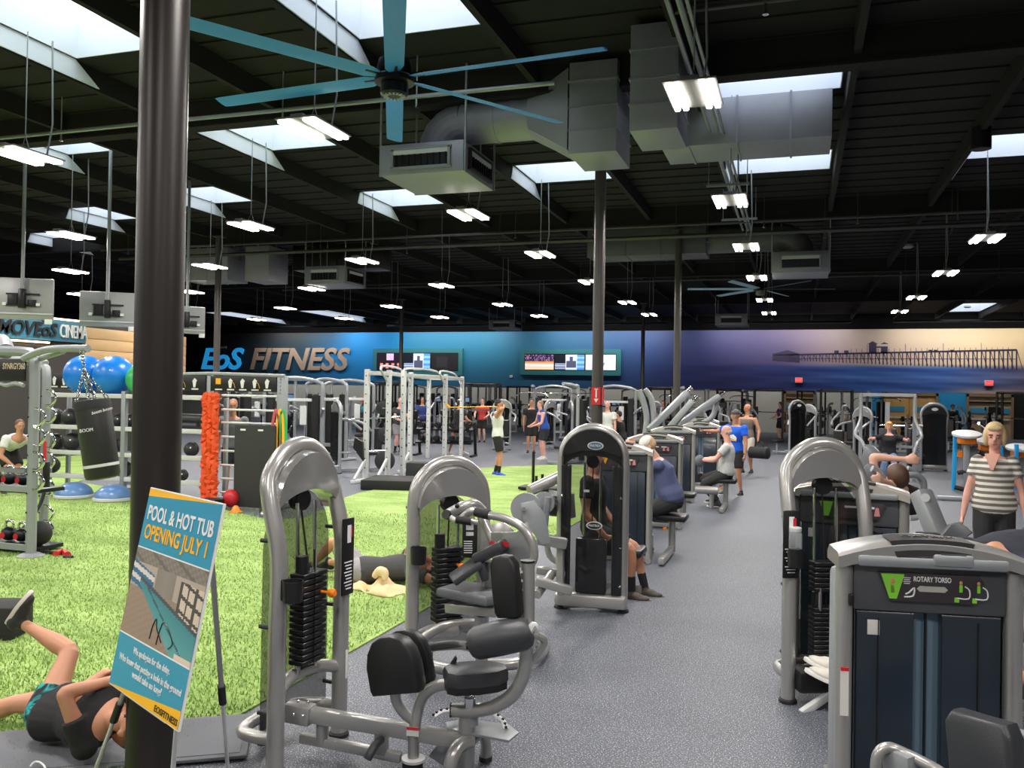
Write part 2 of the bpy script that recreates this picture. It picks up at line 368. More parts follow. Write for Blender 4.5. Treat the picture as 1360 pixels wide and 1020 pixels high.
bl = wallpx(700, 512).z; mz0, mz1 = 2.32, 5.67
WM = picture('wall_mural', mural, 520, 60, ((xm0+xm1)/2, Y1-.03, (mz0+mz1)/2), (1, 0, 0), (0, 0, 1), xm1-xm0, mz1-mz0, None, 0, .6, world=False)
WM['kind'] = 'structure'; HEADG = mat('grey_window', rgb(120, 124, 128), .4)
struct('wall_far_band', MB().box(((X0+X1)/2, Y1+.12, (mz0+mz1)/2), (X1-X0, .2, mz1-mz0)), DARKW)
PIER = mat('pier_ink', rgb(52, 44, 74), .6)
pm = MB()
def wq(*ps): pm.add([wallpx(*p)+V((0, -.02, 0)) for p in ps], [list(range(len(ps)))])
wq((1030, 470.6), (1350, 463.5), (1350, 466.2), (1030, 472.6)); wq((1026, 470), (1046, 465), (1062, 470), (1062, 482), (1026, 479))
for i in range(62):
    x = 1050+300*(i/61)**1.2; y0 = 471-(x-1030)*.0215; y1 = 479+(x-1050)*.042; wd = .4+.6*(x-1050)/300
    wq((x-wd, y0), (x+wd, y0), (x+wd, y1), (x-wd, y1))
    if i % 2: wq((x, y0+1), (x+1, y0+1), (x+5+i*.06, y1-1), (x+4+i*.06, y1-1))
wq((1060, 476), (1350, 476.5), (1350, 477.3), (1060, 476.8))
for a in ((1108, 1114), (1121, 1127)): wq((a[0], 465.5), (a[1], 465.5), (a[1], 470), (a[0], 470))
wq((1154, 457), (1164, 457), (1164, 469), (1154, 469)); wq((1152, 457), (1159, 453), (1166, 457)); wq((1170, 460), (1179, 460), (1179, 469), (1170, 469)); wq((1169, 457), (1174.5, 454.5), (1180.5, 457)); wq((1164, 460), (1170, 460), (1170, 462), (1164, 462))
for i in range(30): x = 1130+7.2*i; hh = 2.5+(6 if i % 7 == 3 else 0); wq((x, 466-hh-(x-1130)*.012), (x+.6, 466-hh-(x-1130)*.012), (x+.6, 468-(x-1130)*.012), (x, 468-(x-1130)*.012))
for a in (1233, 1240, 1262): wq((a, 464.5), (a+5, 464.5), (a+5, 467), (a, 467))
pm.build('pier_print', PIER, WM, ang=0)
# doors in the far wall
def wallbox(mb, x0, x1, z0, z1, y0, y1): mb.box(((x0+x1)/2, (y0+y1)/2, (z0+z1)/2), (x1-x0, y1-y0, z1-z0)); return mb
TAN = mat('tan_door_paint', rgb(176, 150, 116), .5); TAND = mat('tan_door_frame', rgb(140, 118, 92), .5)
PLY = mat('plywood', rgb(206, 164, 100), .6, var=.18, scale=1.2); SIGNB = mat('door_sign_blue', rgb(60, 150, 190), .5)
def door(name, p0, p1, m, signs, bars=True):
    a, b = wallpx(p0, 530).x, wallpx(p1, 530).x; mb = MB(); z1 = 2.27
    wallbox(mb, a, a+.12, 0, z1, Y1-.14, Y1); wallbox(mb, b-.12, b, 0, z1, Y1-.14, Y1); wallbox(mb, a, b, z1-.12, z1, Y1-.14, Y1)
    o = struct(name, mb, TAND)
    c = (a+b)/2
    for s, (u, v) in enumerate(((a+.12, c-.01), (c+.01, b-.12))):
        lf = wallbox(MB(), u, v, 0, z1-.12, Y1-.07, Y1-.01).build('door_leaf', m, o)
        if m is TAN: wallbox(MB(), (u+v)/2-.55, (u+v)/2+.55, 1.82, 1.9, Y1-.12, Y1-.07).build('closer', BLACKM, lf)
        if bars: wallbox(MB(), u+.1, v-.1, .95, 1.03, Y1-.13, Y1-.06).build('push_bar', LIGHTGREY, lf)
        if m is PLY:
            for k in range(3): wallbox(MB(), u+.06+k*(v-u-.12)/3, u+.03+(k+1)*(v-u-.12)/3, .05, z1-.2, Y1-.085, Y1-.068).build('plank', PLY, o)
        wallbox(MB(), (u+v)/2-.4, (u+v)/2+.4, 1.3, 1.56, Y1-.1, Y1-.06).build('door_sign', SIGNB, lf)
    return o
door('door_1', 1041, 1083, TAN, 1); door('door_2', 1170, 1246, PLY, 2); door('door_3', 1283, 1346, TAN, 2)
a, b = wallpx(1246, 530).x, wallpx(1283, 530).x
struct('wall_blue_panel', wallbox(MB(), a, b, 0, 2.3, Y1-.06, Y1), mat('bright_blue_paint', rgb(40, 150, 205), .5))
a, b = wallpx(1158, 530).x, wallpx(1169, 530).x
struct('wall_blue_post', wallbox(MB(), a, b, 0, 2.3, Y1-.3, Y1), MATS['bright_blue_paint'])
struct('wall_dark_opening', wallbox(MB(), wallpx(1347, 530).x, X1, 0, 2.3, Y1-.08, Y1), DARKW)
for px, py, wz in ((1061, 505, 'above the left tan door'), (1313, 509, 'above the right double door')):
    p = wallpx(px, py); t = thing('exit_sign', 'small red lit exit sign on the mural %s' % wz, 'sign', (p.x, Y1-.09, p.z))
    MB().box((0, 0, 0), (.4, .1, .3), .01).build('housing', LIGHTGREY, t); MB().box((0, -.055, 0), (.34, .01, .22)).build('lit_face', mat('exit_red', rgb(235, 60, 60), .5, emit=1.2), t)
    text('EXIT', 'lettering', WHITEP, t, (0, -.062, 0), (1, 0, 0), (0, 0, 1), .15, world=False)
# EoS FITNESS letters, raised on the wall
t = thing('wall_lettering', 'large raised slanted blue and tan gym name on the dark wall', 'sign', (wallpx(365, 480).x, Y1-.1, wallpx(365, 480).z))
EOSB = mat('lit_blue_letters', rgb(45, 165, 235), .35, emit=.45); TANL = mat('brushed_tan_letters', rgb(196, 172, 150), .35, .3)
def letters(s, p0, p1, py, size, m, nm):
    a = wallpx(p0, py); b = wallpx(p1, py); o = text(s, nm, m, t, ((a+b)/2)+V((0, -.07, 0)), (1, 0, 0), (0, 0, 1), size, .05, .25, .045)
    bpy.context.view_layer.update(); wd = o.dimensions.x; k = (b.x-a.x)/wd*.98; o.matrix_basis = o.matrix_basis @ Matrix.Diagonal((k, 1, 1, 1))
letters('EoS', 265, 322, 478, 2.0, EOSB, 'blue_letters'); letters('FITNESS', 329, 464, 478.5, 2.0, TANL, 'tan_letters')
mac = MB().box(wallpx(297, 463)+V((0, -.07, .08)), (.55, .1, .15)); mac.build('macron', TANL, t, world=True)
# video walls
def tv_ball(u, v):
    if v < .42: return (226, 196, 160) if abs(v-.3) > .05 else (210, 214, 235)
    if v < .55: return (206, 140, 90)
    random.seed(int(u*34)*131+int(v*12)); return random.choice([(60, 44, 96), (92, 60, 110), (40, 30, 60), (150, 110, 130), (28, 22, 50)])
def tv_ad(u, v):
    if u < .36: return (20, 24, 34) if v > .45 else ((170, 185, 215) if int(v*20) % 2 else (30, 40, 70))
    if u < .76: return (74, 78, 96) if abs(u-.55) < .06+.1*(v < .6) and .12 < v < .85 else (196, 206, 236)
    return (120, 180, 230) if int(v*7) % 2 else (84, 130, 210)
def tv_white(u, v): return (214, 222, 240)
def tv_dark(u, v): return (40, 40, 42) if abs(u-.4) < .2 and abs(v-.5) < .3 else (30, 30, 32)
def tv_lineup(u, v):
    if v > .6 and .35 < u < .65: return (200, 170, 210)
    if v < .5 and int(u*9) % 2 and int(v*14) % 3: return (226, 130, 120)
    return (30, 22, 34)
TEAL = mat('teal_frame_paint', rgb(58, 130, 138), .5)
for (p0, p1, y0, y1, scr, lb) in ((497, 615, 463, 499, (tv_lineup, tv_ad, tv_dark), 'teal-framed three-screen video wall beside the raised gym name, one screen dark'), (692, 825, 464, 499, (tv_ball, tv_ad, tv_white), 'teal-framed three-screen video wall showing basketball and a white screen')):
    a, b = wallpx(p0, y0), wallpx(p1, y1); c = (a+b)/2; W_ = b.x-a.x; H_ = abs(a.z-b.z)
    t = thing('video_wall', lb, 'screen', (c.x, Y1-.04, c.z)); mb = MB(); e = .27
    for q in ((0, 0, H_/2-e/2, W_, e), (0, 0, -H_/2+e/2, W_, e), (-W_/2+e/2, 0, 0, e, H_-2*e), (W_/2-e/2, 0, 0, e, H_-2*e)): mb.box((q[0], -.07, q[2]), (q[3], .14, q[4]))
    mb.build('frame', TEAL, t)
    iw = (W_-2*e)/3
    for k in range(3):
        s = MB().box(((k-1)*iw, -.06, 0), (iw-.01, .1, H_-2*e), .01).build('screen', BLACK, t)
        picture('screen_image', scr[k], 36, 22, ((k-1)*iw, -.115, 0), (1, 0, 0), (0, 0, 1), iw-.08, H_-2*e-.1, s, .9, world=False)
    if scr[2] is tv_white: text('a guy.', 'screen_text', BLACK, t, (iw, -.12, -.05), (1, 0, 0), (0, 0, 1), .3, world=False)
p = wallpx(679, 500); t = thing('wall_sensor', 'small white sensor box on the teal wall between video walls', 'sensor', (p.x, Y1-.06, p.z)); MB().box((0, 0, 0), (.16, .06, .16), .02).build('case', WHITE, t); MB().box((0, -.032, .02), (.08, .01, .04)).build('window', HEADG, t)
# cinema box on the left
CX = -19.5
cin = struct('wall_cinema', MB().box((CX-.1, 16.5, 1.9), (.2, 15, 3.8)), mat('cinema_dark_wall', rgb(52, 48, 46), .7))
pz = onX(100, 440, CX)
b = onX(110, 429, CX); b2 = onX(110, 456, CX); yb = b.y
struct('wall_cinema_band', MB().box((CX+.06, yb-4, (b.z+b2.z)/2), (.12, 8, b.z-b2.z)), mat('cinema_teal', rgb(44, 100, 124), .5))
WOOD = mat('tan_wood_soffit', rgb(196, 160, 114), .5, var=.12, scale=2)
wf = struct('wall_cinema_wood', MB().box((CX+.02, (yb+24)/2, 3.0), (.1, 24-yb, 1.3)), WOOD)
for k in range(4): MB().box((CX+.085, (yb+24)/2, 2.52+.325*k), (.03, 24-yb, .31), .008).build('plank', WOOD, wf)
LEDW = mat('warm_led', (1, .72, .42), .5, emit=6)
struct('trim_led_1', MB().box((CX+.14, yb-4, b.z+.03), (.05, 8, .04)), LEDW); struct('trim_led_2', MB().box((CX+.14, yb-4.6, b2.z-.06), (.05, 6.6, .04)), LEDW)
CINB = MB
t = thing('cinema_lettering', 'black and pale grey raised cinema lettering on the teal band', 'sign', (CX+.14, yb-2.5, (b.z+b2.z)/2))
for s, y0, y1, m, nm in (('MOVEoS', onX(-12, 441, CX).y, onX(70, 441, CX).y, BLACK, 'black_letters'), ('CINEMA', onX(73, 443, CX).y, onX(110, 446, CX).y, LIGHTGREY, 'grey_letters')):
    o = text(s, nm, m, t, (CX+.16, (y0+y1)/2, (b.z+b2.z)/2-.02), (0, 1, 0), (0, 0, 1), .52, .02, .2 if m is BLACK else 0, .008 if m is BLACK else .002)
    bpy.context.view_layer.update(); o.matrix_basis = o.matrix_basis @ Matrix.Diagonal(((y1-y0)/o.dimensions.x*.97, 1, 1, 1))
yo = onX(56, 433, CX).y; MB().box((CX+.17, yo, (b.z+b2.z)/2+.27), (.04, .3, .05)).build('macron', BLACK, t, world=True)
# ------------------------------------------------------------------ columns
def column(x, y, r, lb, extra=0):
    t = thing('steel_column', lb, 'column', (x, y, 0)); t['kind'] = 'structure'; STEELD = MATS['dark_steel'] if r > .1 else mat('grey_column', rgb(78, 74, 72), .4, .3)
    MB().cyl((0, 0, 0), (0, 0, ZC-.4), r, n=28).build('shaft', STEELD, t); MB().box((0, 0, .01), (r*3, r*3, .02)).build('base_plate', STEELD, t)
    MB().box((0, 0, ZC-.415), (r*3.2, r*3.2, .03)).build('cap_plate', STEELD, t)
    return t
p = dp(214, 300, 4.25); column(p.x, p.y, .114, 'thick dark steel column behind the pool sign easel')
C2 = column(-2.85, 12.7, .085, 'dark steel column with red arrow sign behind the smoked tower machine')
column(-2.85, 21.6, .085, 'dark steel column in line behind the arrow column'); column(-15, 19.8, .085, 'grey steel column beside the gym name lettering')
p = dp(533, 450, 39); column(p.x, p.y, .085, 'thin black column before the left video wall'); p = dp(854, 450, 39); column(p.x, p.y, .085, 'thin black column right of the right video wall')
q = MB().box((.09, -.03, 1.96), (.01, .13, .26)).build('arrow_sign', RED, C2)
MB().box((0, -.09, 1.96), (.14, .01, .26)).build('arrow_sign', RED, C2)
mb = MB().box((.004, -.097, 2.0), (.02, .004, .13)); mb.prism([(-.035, .0), (.035, 0), (0, -.06)], (.004, -.097, 1.92), (1, 0, 0), (0, 0, 1), .004); mb.box((.004, -.097, 2.06), (.05, .004, .02)); mb.build('arrow_print', WHITEP, C2)
# ------------------------------------------------------------------ high-bay lights
TUBE = mat('glowing_tube', (1, .93, .84), .4, emit=14); FIXM = mat('fixture_metal', rgb(120, 120, 120), .5)
lamp = bpy.data.lights.new('high_bay_lamp', 'AREA'); lamp.shape = 'RECTANGLE'; lamp.size = .5; lamp.size_y = .8; lamp.energy = LAMP_W; lamp.color = (1, .95, .9); lamp.spread = R(172)
def make_light():
    t = thing('high_bay_light', '', 'light', (0, 0, 0), 0, 'high-bay lights')
    MB().box((0, 0, .05), (.16, .74, .06), .01).build('driver_box', FIXM, t); MB().box((0, 0, .03), (.5, .8, .02), .004).build('housing', FIXM, t)
    for x in (-.2, -.115, .115, .2): MB().box((x, 0, .0), (.055, .76, .03), .01).build('tube', TUBE, t)
    MB().tube([(-.07, 0, .08), (0, 0, .26), (.07, 0, .08)], .006, 5).build('yoke', FIXM, t)
    MB().cyl((0, 0, .26), (0, 0, ZC-4.9), .008, n=6).build('hanger', SILVER2, t); MB().tube([(.03, .3, .05), (.09, .33, .5), (.06, .33, ZC-4.9)], .012, 6).build('cable', SILVER2, t)
    l = bpy.data.objects.new('lamp', lamp); COL.objects.link(l); l.parent = t; l.location = (0, 0, -.03)
    return t
FX = [3.2, -1.0, -5.2, -9.4, -13.5, -17.75, -21.95]; FY = [8.5, 13.3, 17.5, 22.1, 27.3, 31.6]; FYB = [36.2, 41, 45.8]
L0 = None
for i, x in enumerate(FX):
    for j, y in enumerate([-.8, 3.8]+FY):
        if j > 7 and x in (-21.95,): continue
        if x == 3.2 and 1 < j < 4: continue
        lb = 'high-bay light with glowing tubes, %s row from right, %s from the front' % (ORD[i], ORD[j])
        if L0 is None: L0 = make_light(); L0.location = (x, y, 4.9); L0['label'] = lb
        else: dup(L0, lb, (x, y, 4.9))
# ------------------------------------------------------------------ ducts, diffuser boxes, fans, pipes, hanging screens
def diffuser(lb, x0, x1, y0, z0, z1, dy=1.25):
    t = thing('air_diffuser', lb, 'vent', ((x0+x1)/2, y0+dy/2, z0)); W_ = x1-x0; h = z1-z0
    mb = MB().box((0, 0, h/2), (W_, dy, h), .01); mb.build('box', DUCT, t)
    for nm, M_, wd in (('f', Matrix.Identity(3), W_), ('r', Matrix.Rotation(pi/2, 3, 'Z'), dy)):
        off = -dy/2 if nm == 'f' else -W_/2
        f = MB(); w2, h2 = wd*.68, h*.62
        for c, d in (((0, off-.02, h/2+h2/2), (w2+.06, .05, .035)), ((0, off-.02, h/2-h2/2), (w2+.06, .05, .035)), ((-w2/2, off-.02, h/2), (.035, .05, h2)), ((w2/2, off-.02, h/2), (.035, .05, h2))): f.box(M_ @ V(c), d if nm == 'f' else (d[1], d[0], d[2]))
        g = f.build('grille_frame', STEELD if nm == 'r' else SILVER2, t, ang=0)
        MB().box(M_ @ V((0, off-.003, h/2)), (w2, .01, h2) if nm == 'f' else (.01, w2, h2)).build('opening', BLACK, g, ang=0)
        for k in range(9):
            x = (k-4)*w2/9.2; MB().box(M_ @ V((x, off-.015, h/2)), (.014, .03, h2*.95) if nm == 'f' else (.03, .014, h2*.95)).build('louvre', IRON, g, ang=0)
        MB().box(M_ @ V((0, off-.02, h/2+h2*.33)), (w2, .035, h2*.24) if nm == 'f' else (.035, w2, h2*.24)).build('louvre_bar', LIGHTGREY, g, ang=0)
    for sx in (-1, 1):
        for sy in (-1, 1): MB().box((sx*(W_/2+.012), sy*(dy/2-.03), (ZC-z0)/2), (.025, .025, ZC-z0)).build('hanger_strap', SILVER2, t, ang=0)
    return t
def round_duct(lb, x_el, x_end, y, z, zb, r, sq, mt=DUCT):
    # elbow down into the box at x_el, straight run to x_end, then a square-to-round transition of half size sq
    t = thing('round_duct', lb, 'duct', (x_el, y, z)); s = 1 if x_end > x_el else -1; er = r*1.35
    pts = [V((x_el, y, zb)), V((x_el, y, z-er))]; n = 5
    segs = []
    cx = x_el+s*er
    arc = [V((cx-s*er*cos(q), y, z-er+er*sin(q))) for q in [i*pi/2/n for i in range(n+1)]]
    MB().tube(arc, r, 24).build('elbow', mt, t, world=True, ang=12)
    if zb < z-er: MB().tube([(x_el, y, zb), arc[0]], r, 22).build('drop', mt, t, world=True)
    MB().tube([arc[-1], (x_end, y, z)], r, 24).build('run', mt, t, world=True)
    m = (arc[-1].x+x_end)/2; MB().tube([(m-.015, y, z), (m+.015, y, z)], r+.01, 24).build('seam_ring', mt, t, world=True)
    if sq:
        mb = MB(); N = 24; L_ = sq[2]; vs = []
        for k in range(N):
            q = 2*pi*k/N; c, d = cos(q), sin(q); vs.append(V((x_end, y+r*c, z+r*d)))
        for k in range(N):
            q = 2*pi*k/N; c, d = cos(q), sin(q); g = max(abs(c), abs(d)); vs.append(V((x_end+s*L_, y+sq[0]*c/g, z+sq[3]+sq[1]*d/g)))
        mb.add(vs, [[k, (k+1) % N, N+(k+1) % N, N+k] for k in range(N)]); mb.build('transition', mt, t, world=True, ang=25)
    return t
def box_duct(lb, x0, x1, y0, y1, z0, z1, seams=(), ax='x', m=DUCT):
    c = V(((x0+x1)/2, (y0+y1)/2, (z0+z1)/2)); t = thing('box_duct', lb, 'duct', c); d = (x1-x0, y1-y0, z1-z0)
    MB().box((0, 0, 0), d, .008).build('sheet_body', m, t)
    for s in (-.4, .4): MB().box((s*d[0], 0, (d[2]/2+ZC-c.z)/2), (.03, .03, ZC-c.z-d[2]/2)).build('hanger_strap', SILVER2, t, ang=0)
    for s in seams:
        if ax == 'x': MB().box((s-c.x, 0, 0), (.03, d[1]+.03, d[2]+.03)).build('flange', m, t, ang=0)
        else: MB().box((0, 0, s-c.z), (d[0]+.03, d[1]+.03, .025)).build('flange', m, t, ang=0)
    return t
diffuser('large galvanised air diffuser box below the near big fan', -5.65, -4.39, 11.0, 5.02, 5.45)
round_duct('big round galvanised duct with elbow above the near diffuser', -5.02, -3.6, 11.62, 5.86, 5.44, .30, (.42, .55, .62, -.05))
box_duct('vertical rectangular duct shaft joined to the big round duct', -2.95, -2.3, 11.15, 12.1, 5.18, 6.4, (5.5, 5.8, 6.15), 'z')
box_duct('vertical rectangular duct shaft right of the near column', -1.95, -1.38, 10.2, 11.1, 5.13, 6.4, (5.45, 5.75, 6.1), 'z')
box_duct('long horizontal grey duct box below the right skylight', -2.0, .41, 13.0, 14.0, 5.7, 6.38, (-1.6, -.9, -.15))
diffuser('galvanised diffuser box on straps right of the far fan', -.63, .66, 21.6, 4.95, 5.45)
round_duct('dark grey round duct elbow above the far right diffuser', 0, -2.2, 22.2, 5.9, 5.44, .34, None, mat('dark_duct', rgb(92, 92, 96), .5, .2))
box_duct('dark rectangular duct between far columns', -5.2, -2.2, 21.7, 22.7, 5.5, 6.35, (-4.2, -3.3), m=MATS['dark_duct'])
diffuser('galvanised diffuser box left of centre under the black roof', -13.3, -12.05, 21.4, 4.95, 5.45)
box_duct('rectangular duct box beside the left far column, left one', -17.5, -15.9, 21.4, 22.4, 5.15, 6.1, (-16.6,)); box_duct('rectangular duct box with small unit, right of its neighbour', -15.3, -14.5, 21.4, 22.4, 5.1, 6.1, (5.5,), 'z')
box_duct('horizontal dark duct feeding the left centre diffuser', -14.5, -11.6, 22.65, 23.4, 5.55, 6.3, (-13, -12.4), m=STEELD)
diffuser('dark distant diffuser box above the left video wall', -14.6, -13.3, 40.4, 5.1, 5.55); diffuser('dark distant diffuser box behind the far fan', -3.4, -2.1, 38, 5.0, 5.5)
def fan(lb, c, r, a0, m, hubm):
    t = thing('ceiling_fan', lb, 'fan', c)
    MB().cyl((0, 0, .05), (0, 0, ZC-.02-c[2]), .035, n=12).build('downrod', IRON, t); MB().box((0, 0, ZC-.1-c[2]), (.22, .22, .12), .01).build('mount', IRON, t)
    MB().lathe([(.06, .2), (.16, .18), (.18, .1), (.18, .02), (.2, 0), (.2, -.05), (.12, -.06)], n=26).build('motor_housing', IRON, t)
    h = MB().lathe([(.12, -.05), (.14, -.07), (.14, -.16), (.12, -.18), (.05, -.18)], n=24); h.build('hub_cap', hubm, t)
    for k in range(16):
        q = k*pi/8; MB().box((cos(q)*.09, sin(q)*.09, -.183), (.05, .012, .012), rz=q).build('hub_fin', LIGHTGREY, t, ang=0)
    for k in range(6):
        q = a0+k*pi/3; d = V((cos(q), sin(q), 0)); n_ = V((-sin(q), cos(q), 0)); mb = MB(); rings = []
        for rr, ch, tw in ((.17, .1, 12), (.3, .19, 12), (r*.97, .2, 10), (r, .18, 10)):
            c_, s_ = cos(R(tw)), sin(R(tw)); sec = [(-.5, 0), (-.2, .06), (.2, .07), (.5, .01), (.2, -.02), (-.2, -.03)]
            rings.append([d*rr+n_*(x*ch*c_)+V((0, 0, z*ch*1.2+x*ch*s_)) for x, z in sec])
        vs = [p for g in rings for p in g]; fs = [[i*6+k_, (i+1)*6+k_, (i+1)*6+(k_+1) % 6, i*6+(k_+1) % 6] for i in range(3) for k_ in range(6)]+[[0, 1, 2, 3, 4, 5], [23, 22, 21, 20, 19, 18]]
        mb.add(vs, fs); b = mb.build('blade', m, t, ang=30); MB().bar(d*.12+V((0, 0, .01)), d*.34+V((0, 0, .01)), .06, .03, .005).build('blade_bracket', IRON, b)
    return t
FANB = mat('blue_fan_blade', rgb(58, 150, 240), .4, 0)
p = dp(524, 104, 8.73); fan('huge six-bladed blue ceiling fan near the camera', tuple(p), 2.2, R(-4), FANB, IRON)
p = dp(1010, 384, 26.6); fan('huge pale blue ceiling fan far off over the machines', tuple(p), 2.2, R(10), mat('pale_fan_blade', rgb(170, 205, 222), .4, 0), SILVER2)
PIPED = mat('dark_painted_pipe', rgb(70, 68, 66), .4, .2); DARKD = mat('dark_duct', rgb(92, 92, 96), .5, .2)
def pipe(lb, pts, r, m=SILVER2, drops=()):
    t = thing('ceiling_pipe', lb, 'pipe', pts[0]); MB().tube(pts, r, 9).build('tube', m, t, world=True)
    for x in drops:
        p = V(pts[0]).lerp(V(pts[-1]), x); MB().cyl(p+V((0, 0, -r)), p+V((0, 0, -.1-r)), .014, n=7).build('sprinkler_stem', m, t, world=True); MB().cyl(p+V((0, 0, -.1-r)), p+V((0, 0, -.115-r)), .035, n=9).build('sprinkler_plate', CHROME, t, world=True)
        MB().cyl(p, V((p.x, p.y, ZC)), .01, n=5).build('hanger', m, t, world=True)
    return t
pipe('grey sprinkler pipe crossing behind the near fan', [(-19, 10.6, 5.95), (-3.0, 10.6, 5.95)], .03, SILVER2, (.1, .3, .5, .62, .75, .88)); pipe('dark sprinkler pipe crossing right of the duct shaft', [(-1.3, 9.3, 6.1), (8, 9.3, 6.1)], .03, PIPED, (.1, .35, .6))
pipe('grey sprinkler pipe crossing under the second girder', [(-19, 19.8, 5.85), (13, 19.8, 5.85)], .028, PIPED, [i*.06+.03 for i in range(16)])
pipe('dark pipe crossing just under the second girder', [(-19, 20.5, 5.72), (13, 20.5, 5.72)], .05, PIPED, [i*.08+.05 for i in range(12)])
pipe('dark sprinkler pipe crossing beyond the far fan', [(-19, 29.0, 5.8), (13, 29.0, 5.8)], .035, PIPED, [i*.08+.05 for i in range(12)])
for k, x in enumerate((-1.28, -1.16, -1.08)): pipe('grey electrical conduit running deep into the hall, %s of three' % ORD[k], [(x, 3.6, 5.9-.02*k), (x, 21, 5.9-.02*k)], (.028, .034, .022)[k], SILVER2)
for k, y in enumerate((7.3, 16.0, 19.2)):
    t = thing('trapeze_bar', 'slotted steel bar carrying the conduits, %s from the front' % ORD[k], 'bracket', (-1.25, y, 5.8)); MB().box((0, 0, 0), (.75, .042, .042)).build('strut', SILVER2, t)
    for s in (-.34, .34): MB().cyl((s, 0, 0), (s, 0, ZC-5.82), .008, n=5).build('rod', SILVER2, t)
p = at(1303, 184, 6.1); t = thing('ceiling_speaker', 'black cylinder speaker at the right skylight', 'speaker', (p.x, p.y, 6.1)); MB().cyl((0, 0, -.17), (0, 0, .17), .15, n=20).build('can', BLACK, t); MB().cyl((0, 0, .15), (0, 0, .4), .03).build('stem', BLACK, t); MB().cyl((0, 0, -.175), (0, 0, -.165), .13, n=20).build('grille', IRON, t)
def hung_tv(px, py, d, wd, ht, rz, lb):
    p = dp(px, py, d); t = thing('hanging_screen', lb, 'screen', p, rz)
    MB().box((0, 0, 0), (wd, .06, ht), .015).build('back_shell', mat('screen_back_silver', rgb(158, 158, 160), .4, .2), t); MB().box((0, .035, 0), (wd-.03, .012, ht-.03)).build('screen', BLACK, t)
    MB().box((0, -.04, -ht*.36), (wd*.98, .03, .025), .005).build('back_ridge', LIGHTGREY, t); MB().box((wd*.42, -.02, -ht*.5-.03), (.12, .03, .09), .005).build('control_box', WHITE, t)
    b = MB().box((0, -.1, 0), (.1, .12, .34), .01).build('mount', IRON, t); MB().box((0, -.06, .08), (.55, .025, .03)).build('mount_rail', IRON, b); MB().box((0, -.06, -.12), (.55, .025, .03)).build('mount_rail', IRON, b)
    MB().box((-.17, -.06, -.02), (.16, .04, .2), .01).build('media_box', BLACKM, t); MB().box((.15, -.06, -.08), (.14, .04, .13), .01).build('media_box', BLACKM, t)
    for s in (-.3, .25): MB().box((s, -.07, -.1), (.06, .02, .05)).build('connector', WHITE, t)
    MB().cyl((0, -.1, -.1), (0, -.1, ZC-p.z), .032, n=10).build('pole', SILVER2, t)
TVX = ((32, 397, 15.5, .98, .74, R(30), 'leftmost silver-backed screen hung on a pole, cut by the frame'), (144, 411, 16.5, 1.0, .66, R(34), 'silver-backed screen hung on a pole over the blue balls'), (247, 425, 19, .8, .6, R(50), 'silver-backed hung screen half hidden by the big column'))
for a in TVX: hung_tv(*a)
for px, py, d in ((1285, 414, 0, ), (1205, 333, 0)):
    p = at(px, py-8, ZC); t = thing('smoke_detector', 'small round ceiling detector %s' % ('above the far right skylight' if px > 1250 else 'over the right machines'), 'detector', (p.x, p.y, ZC-.1)); MB().lathe([(.16, .1), (.17, .03), (.12, 0)], n=16).build('cap', LIGHTGREY, t)

WASH = bpy.data.lights.new('mural_fill_lamp', 'AREA'); WASH.shape = 'RECTANGLE'; WASH.size = 7.5; WASH.size_y = .06; WASH.energy = 150; WASH.color = (1, .96, .92)  # added fill lamps on bars, put in to brighten the far mural
for k in range(5):
    x = -30+k*9.6; t = thing('added_mural_washer', 'black strip light aimed at the mural, %s from the left' % ORD[k], 'light', (x, Y1-1.6, 5.95)); t['group'] = 'added mural strip lights'
    MB().box((0, 0, 0), (7.6, .12, .1), .01).build('housing', BLACK, t)
    for s_ in (-3, 3): MB().cyl((s_, 0, 0), (s_, 0, ZC-5.95), .012, n=5).build('hanger', BLACK, t)
    l = bpy.data.objects.new('lamp', WASH); COL.objects.link(l); l.parent = t; l.location = (0, .07, -.06); l.rotation_euler = (R(40), 0, 0)
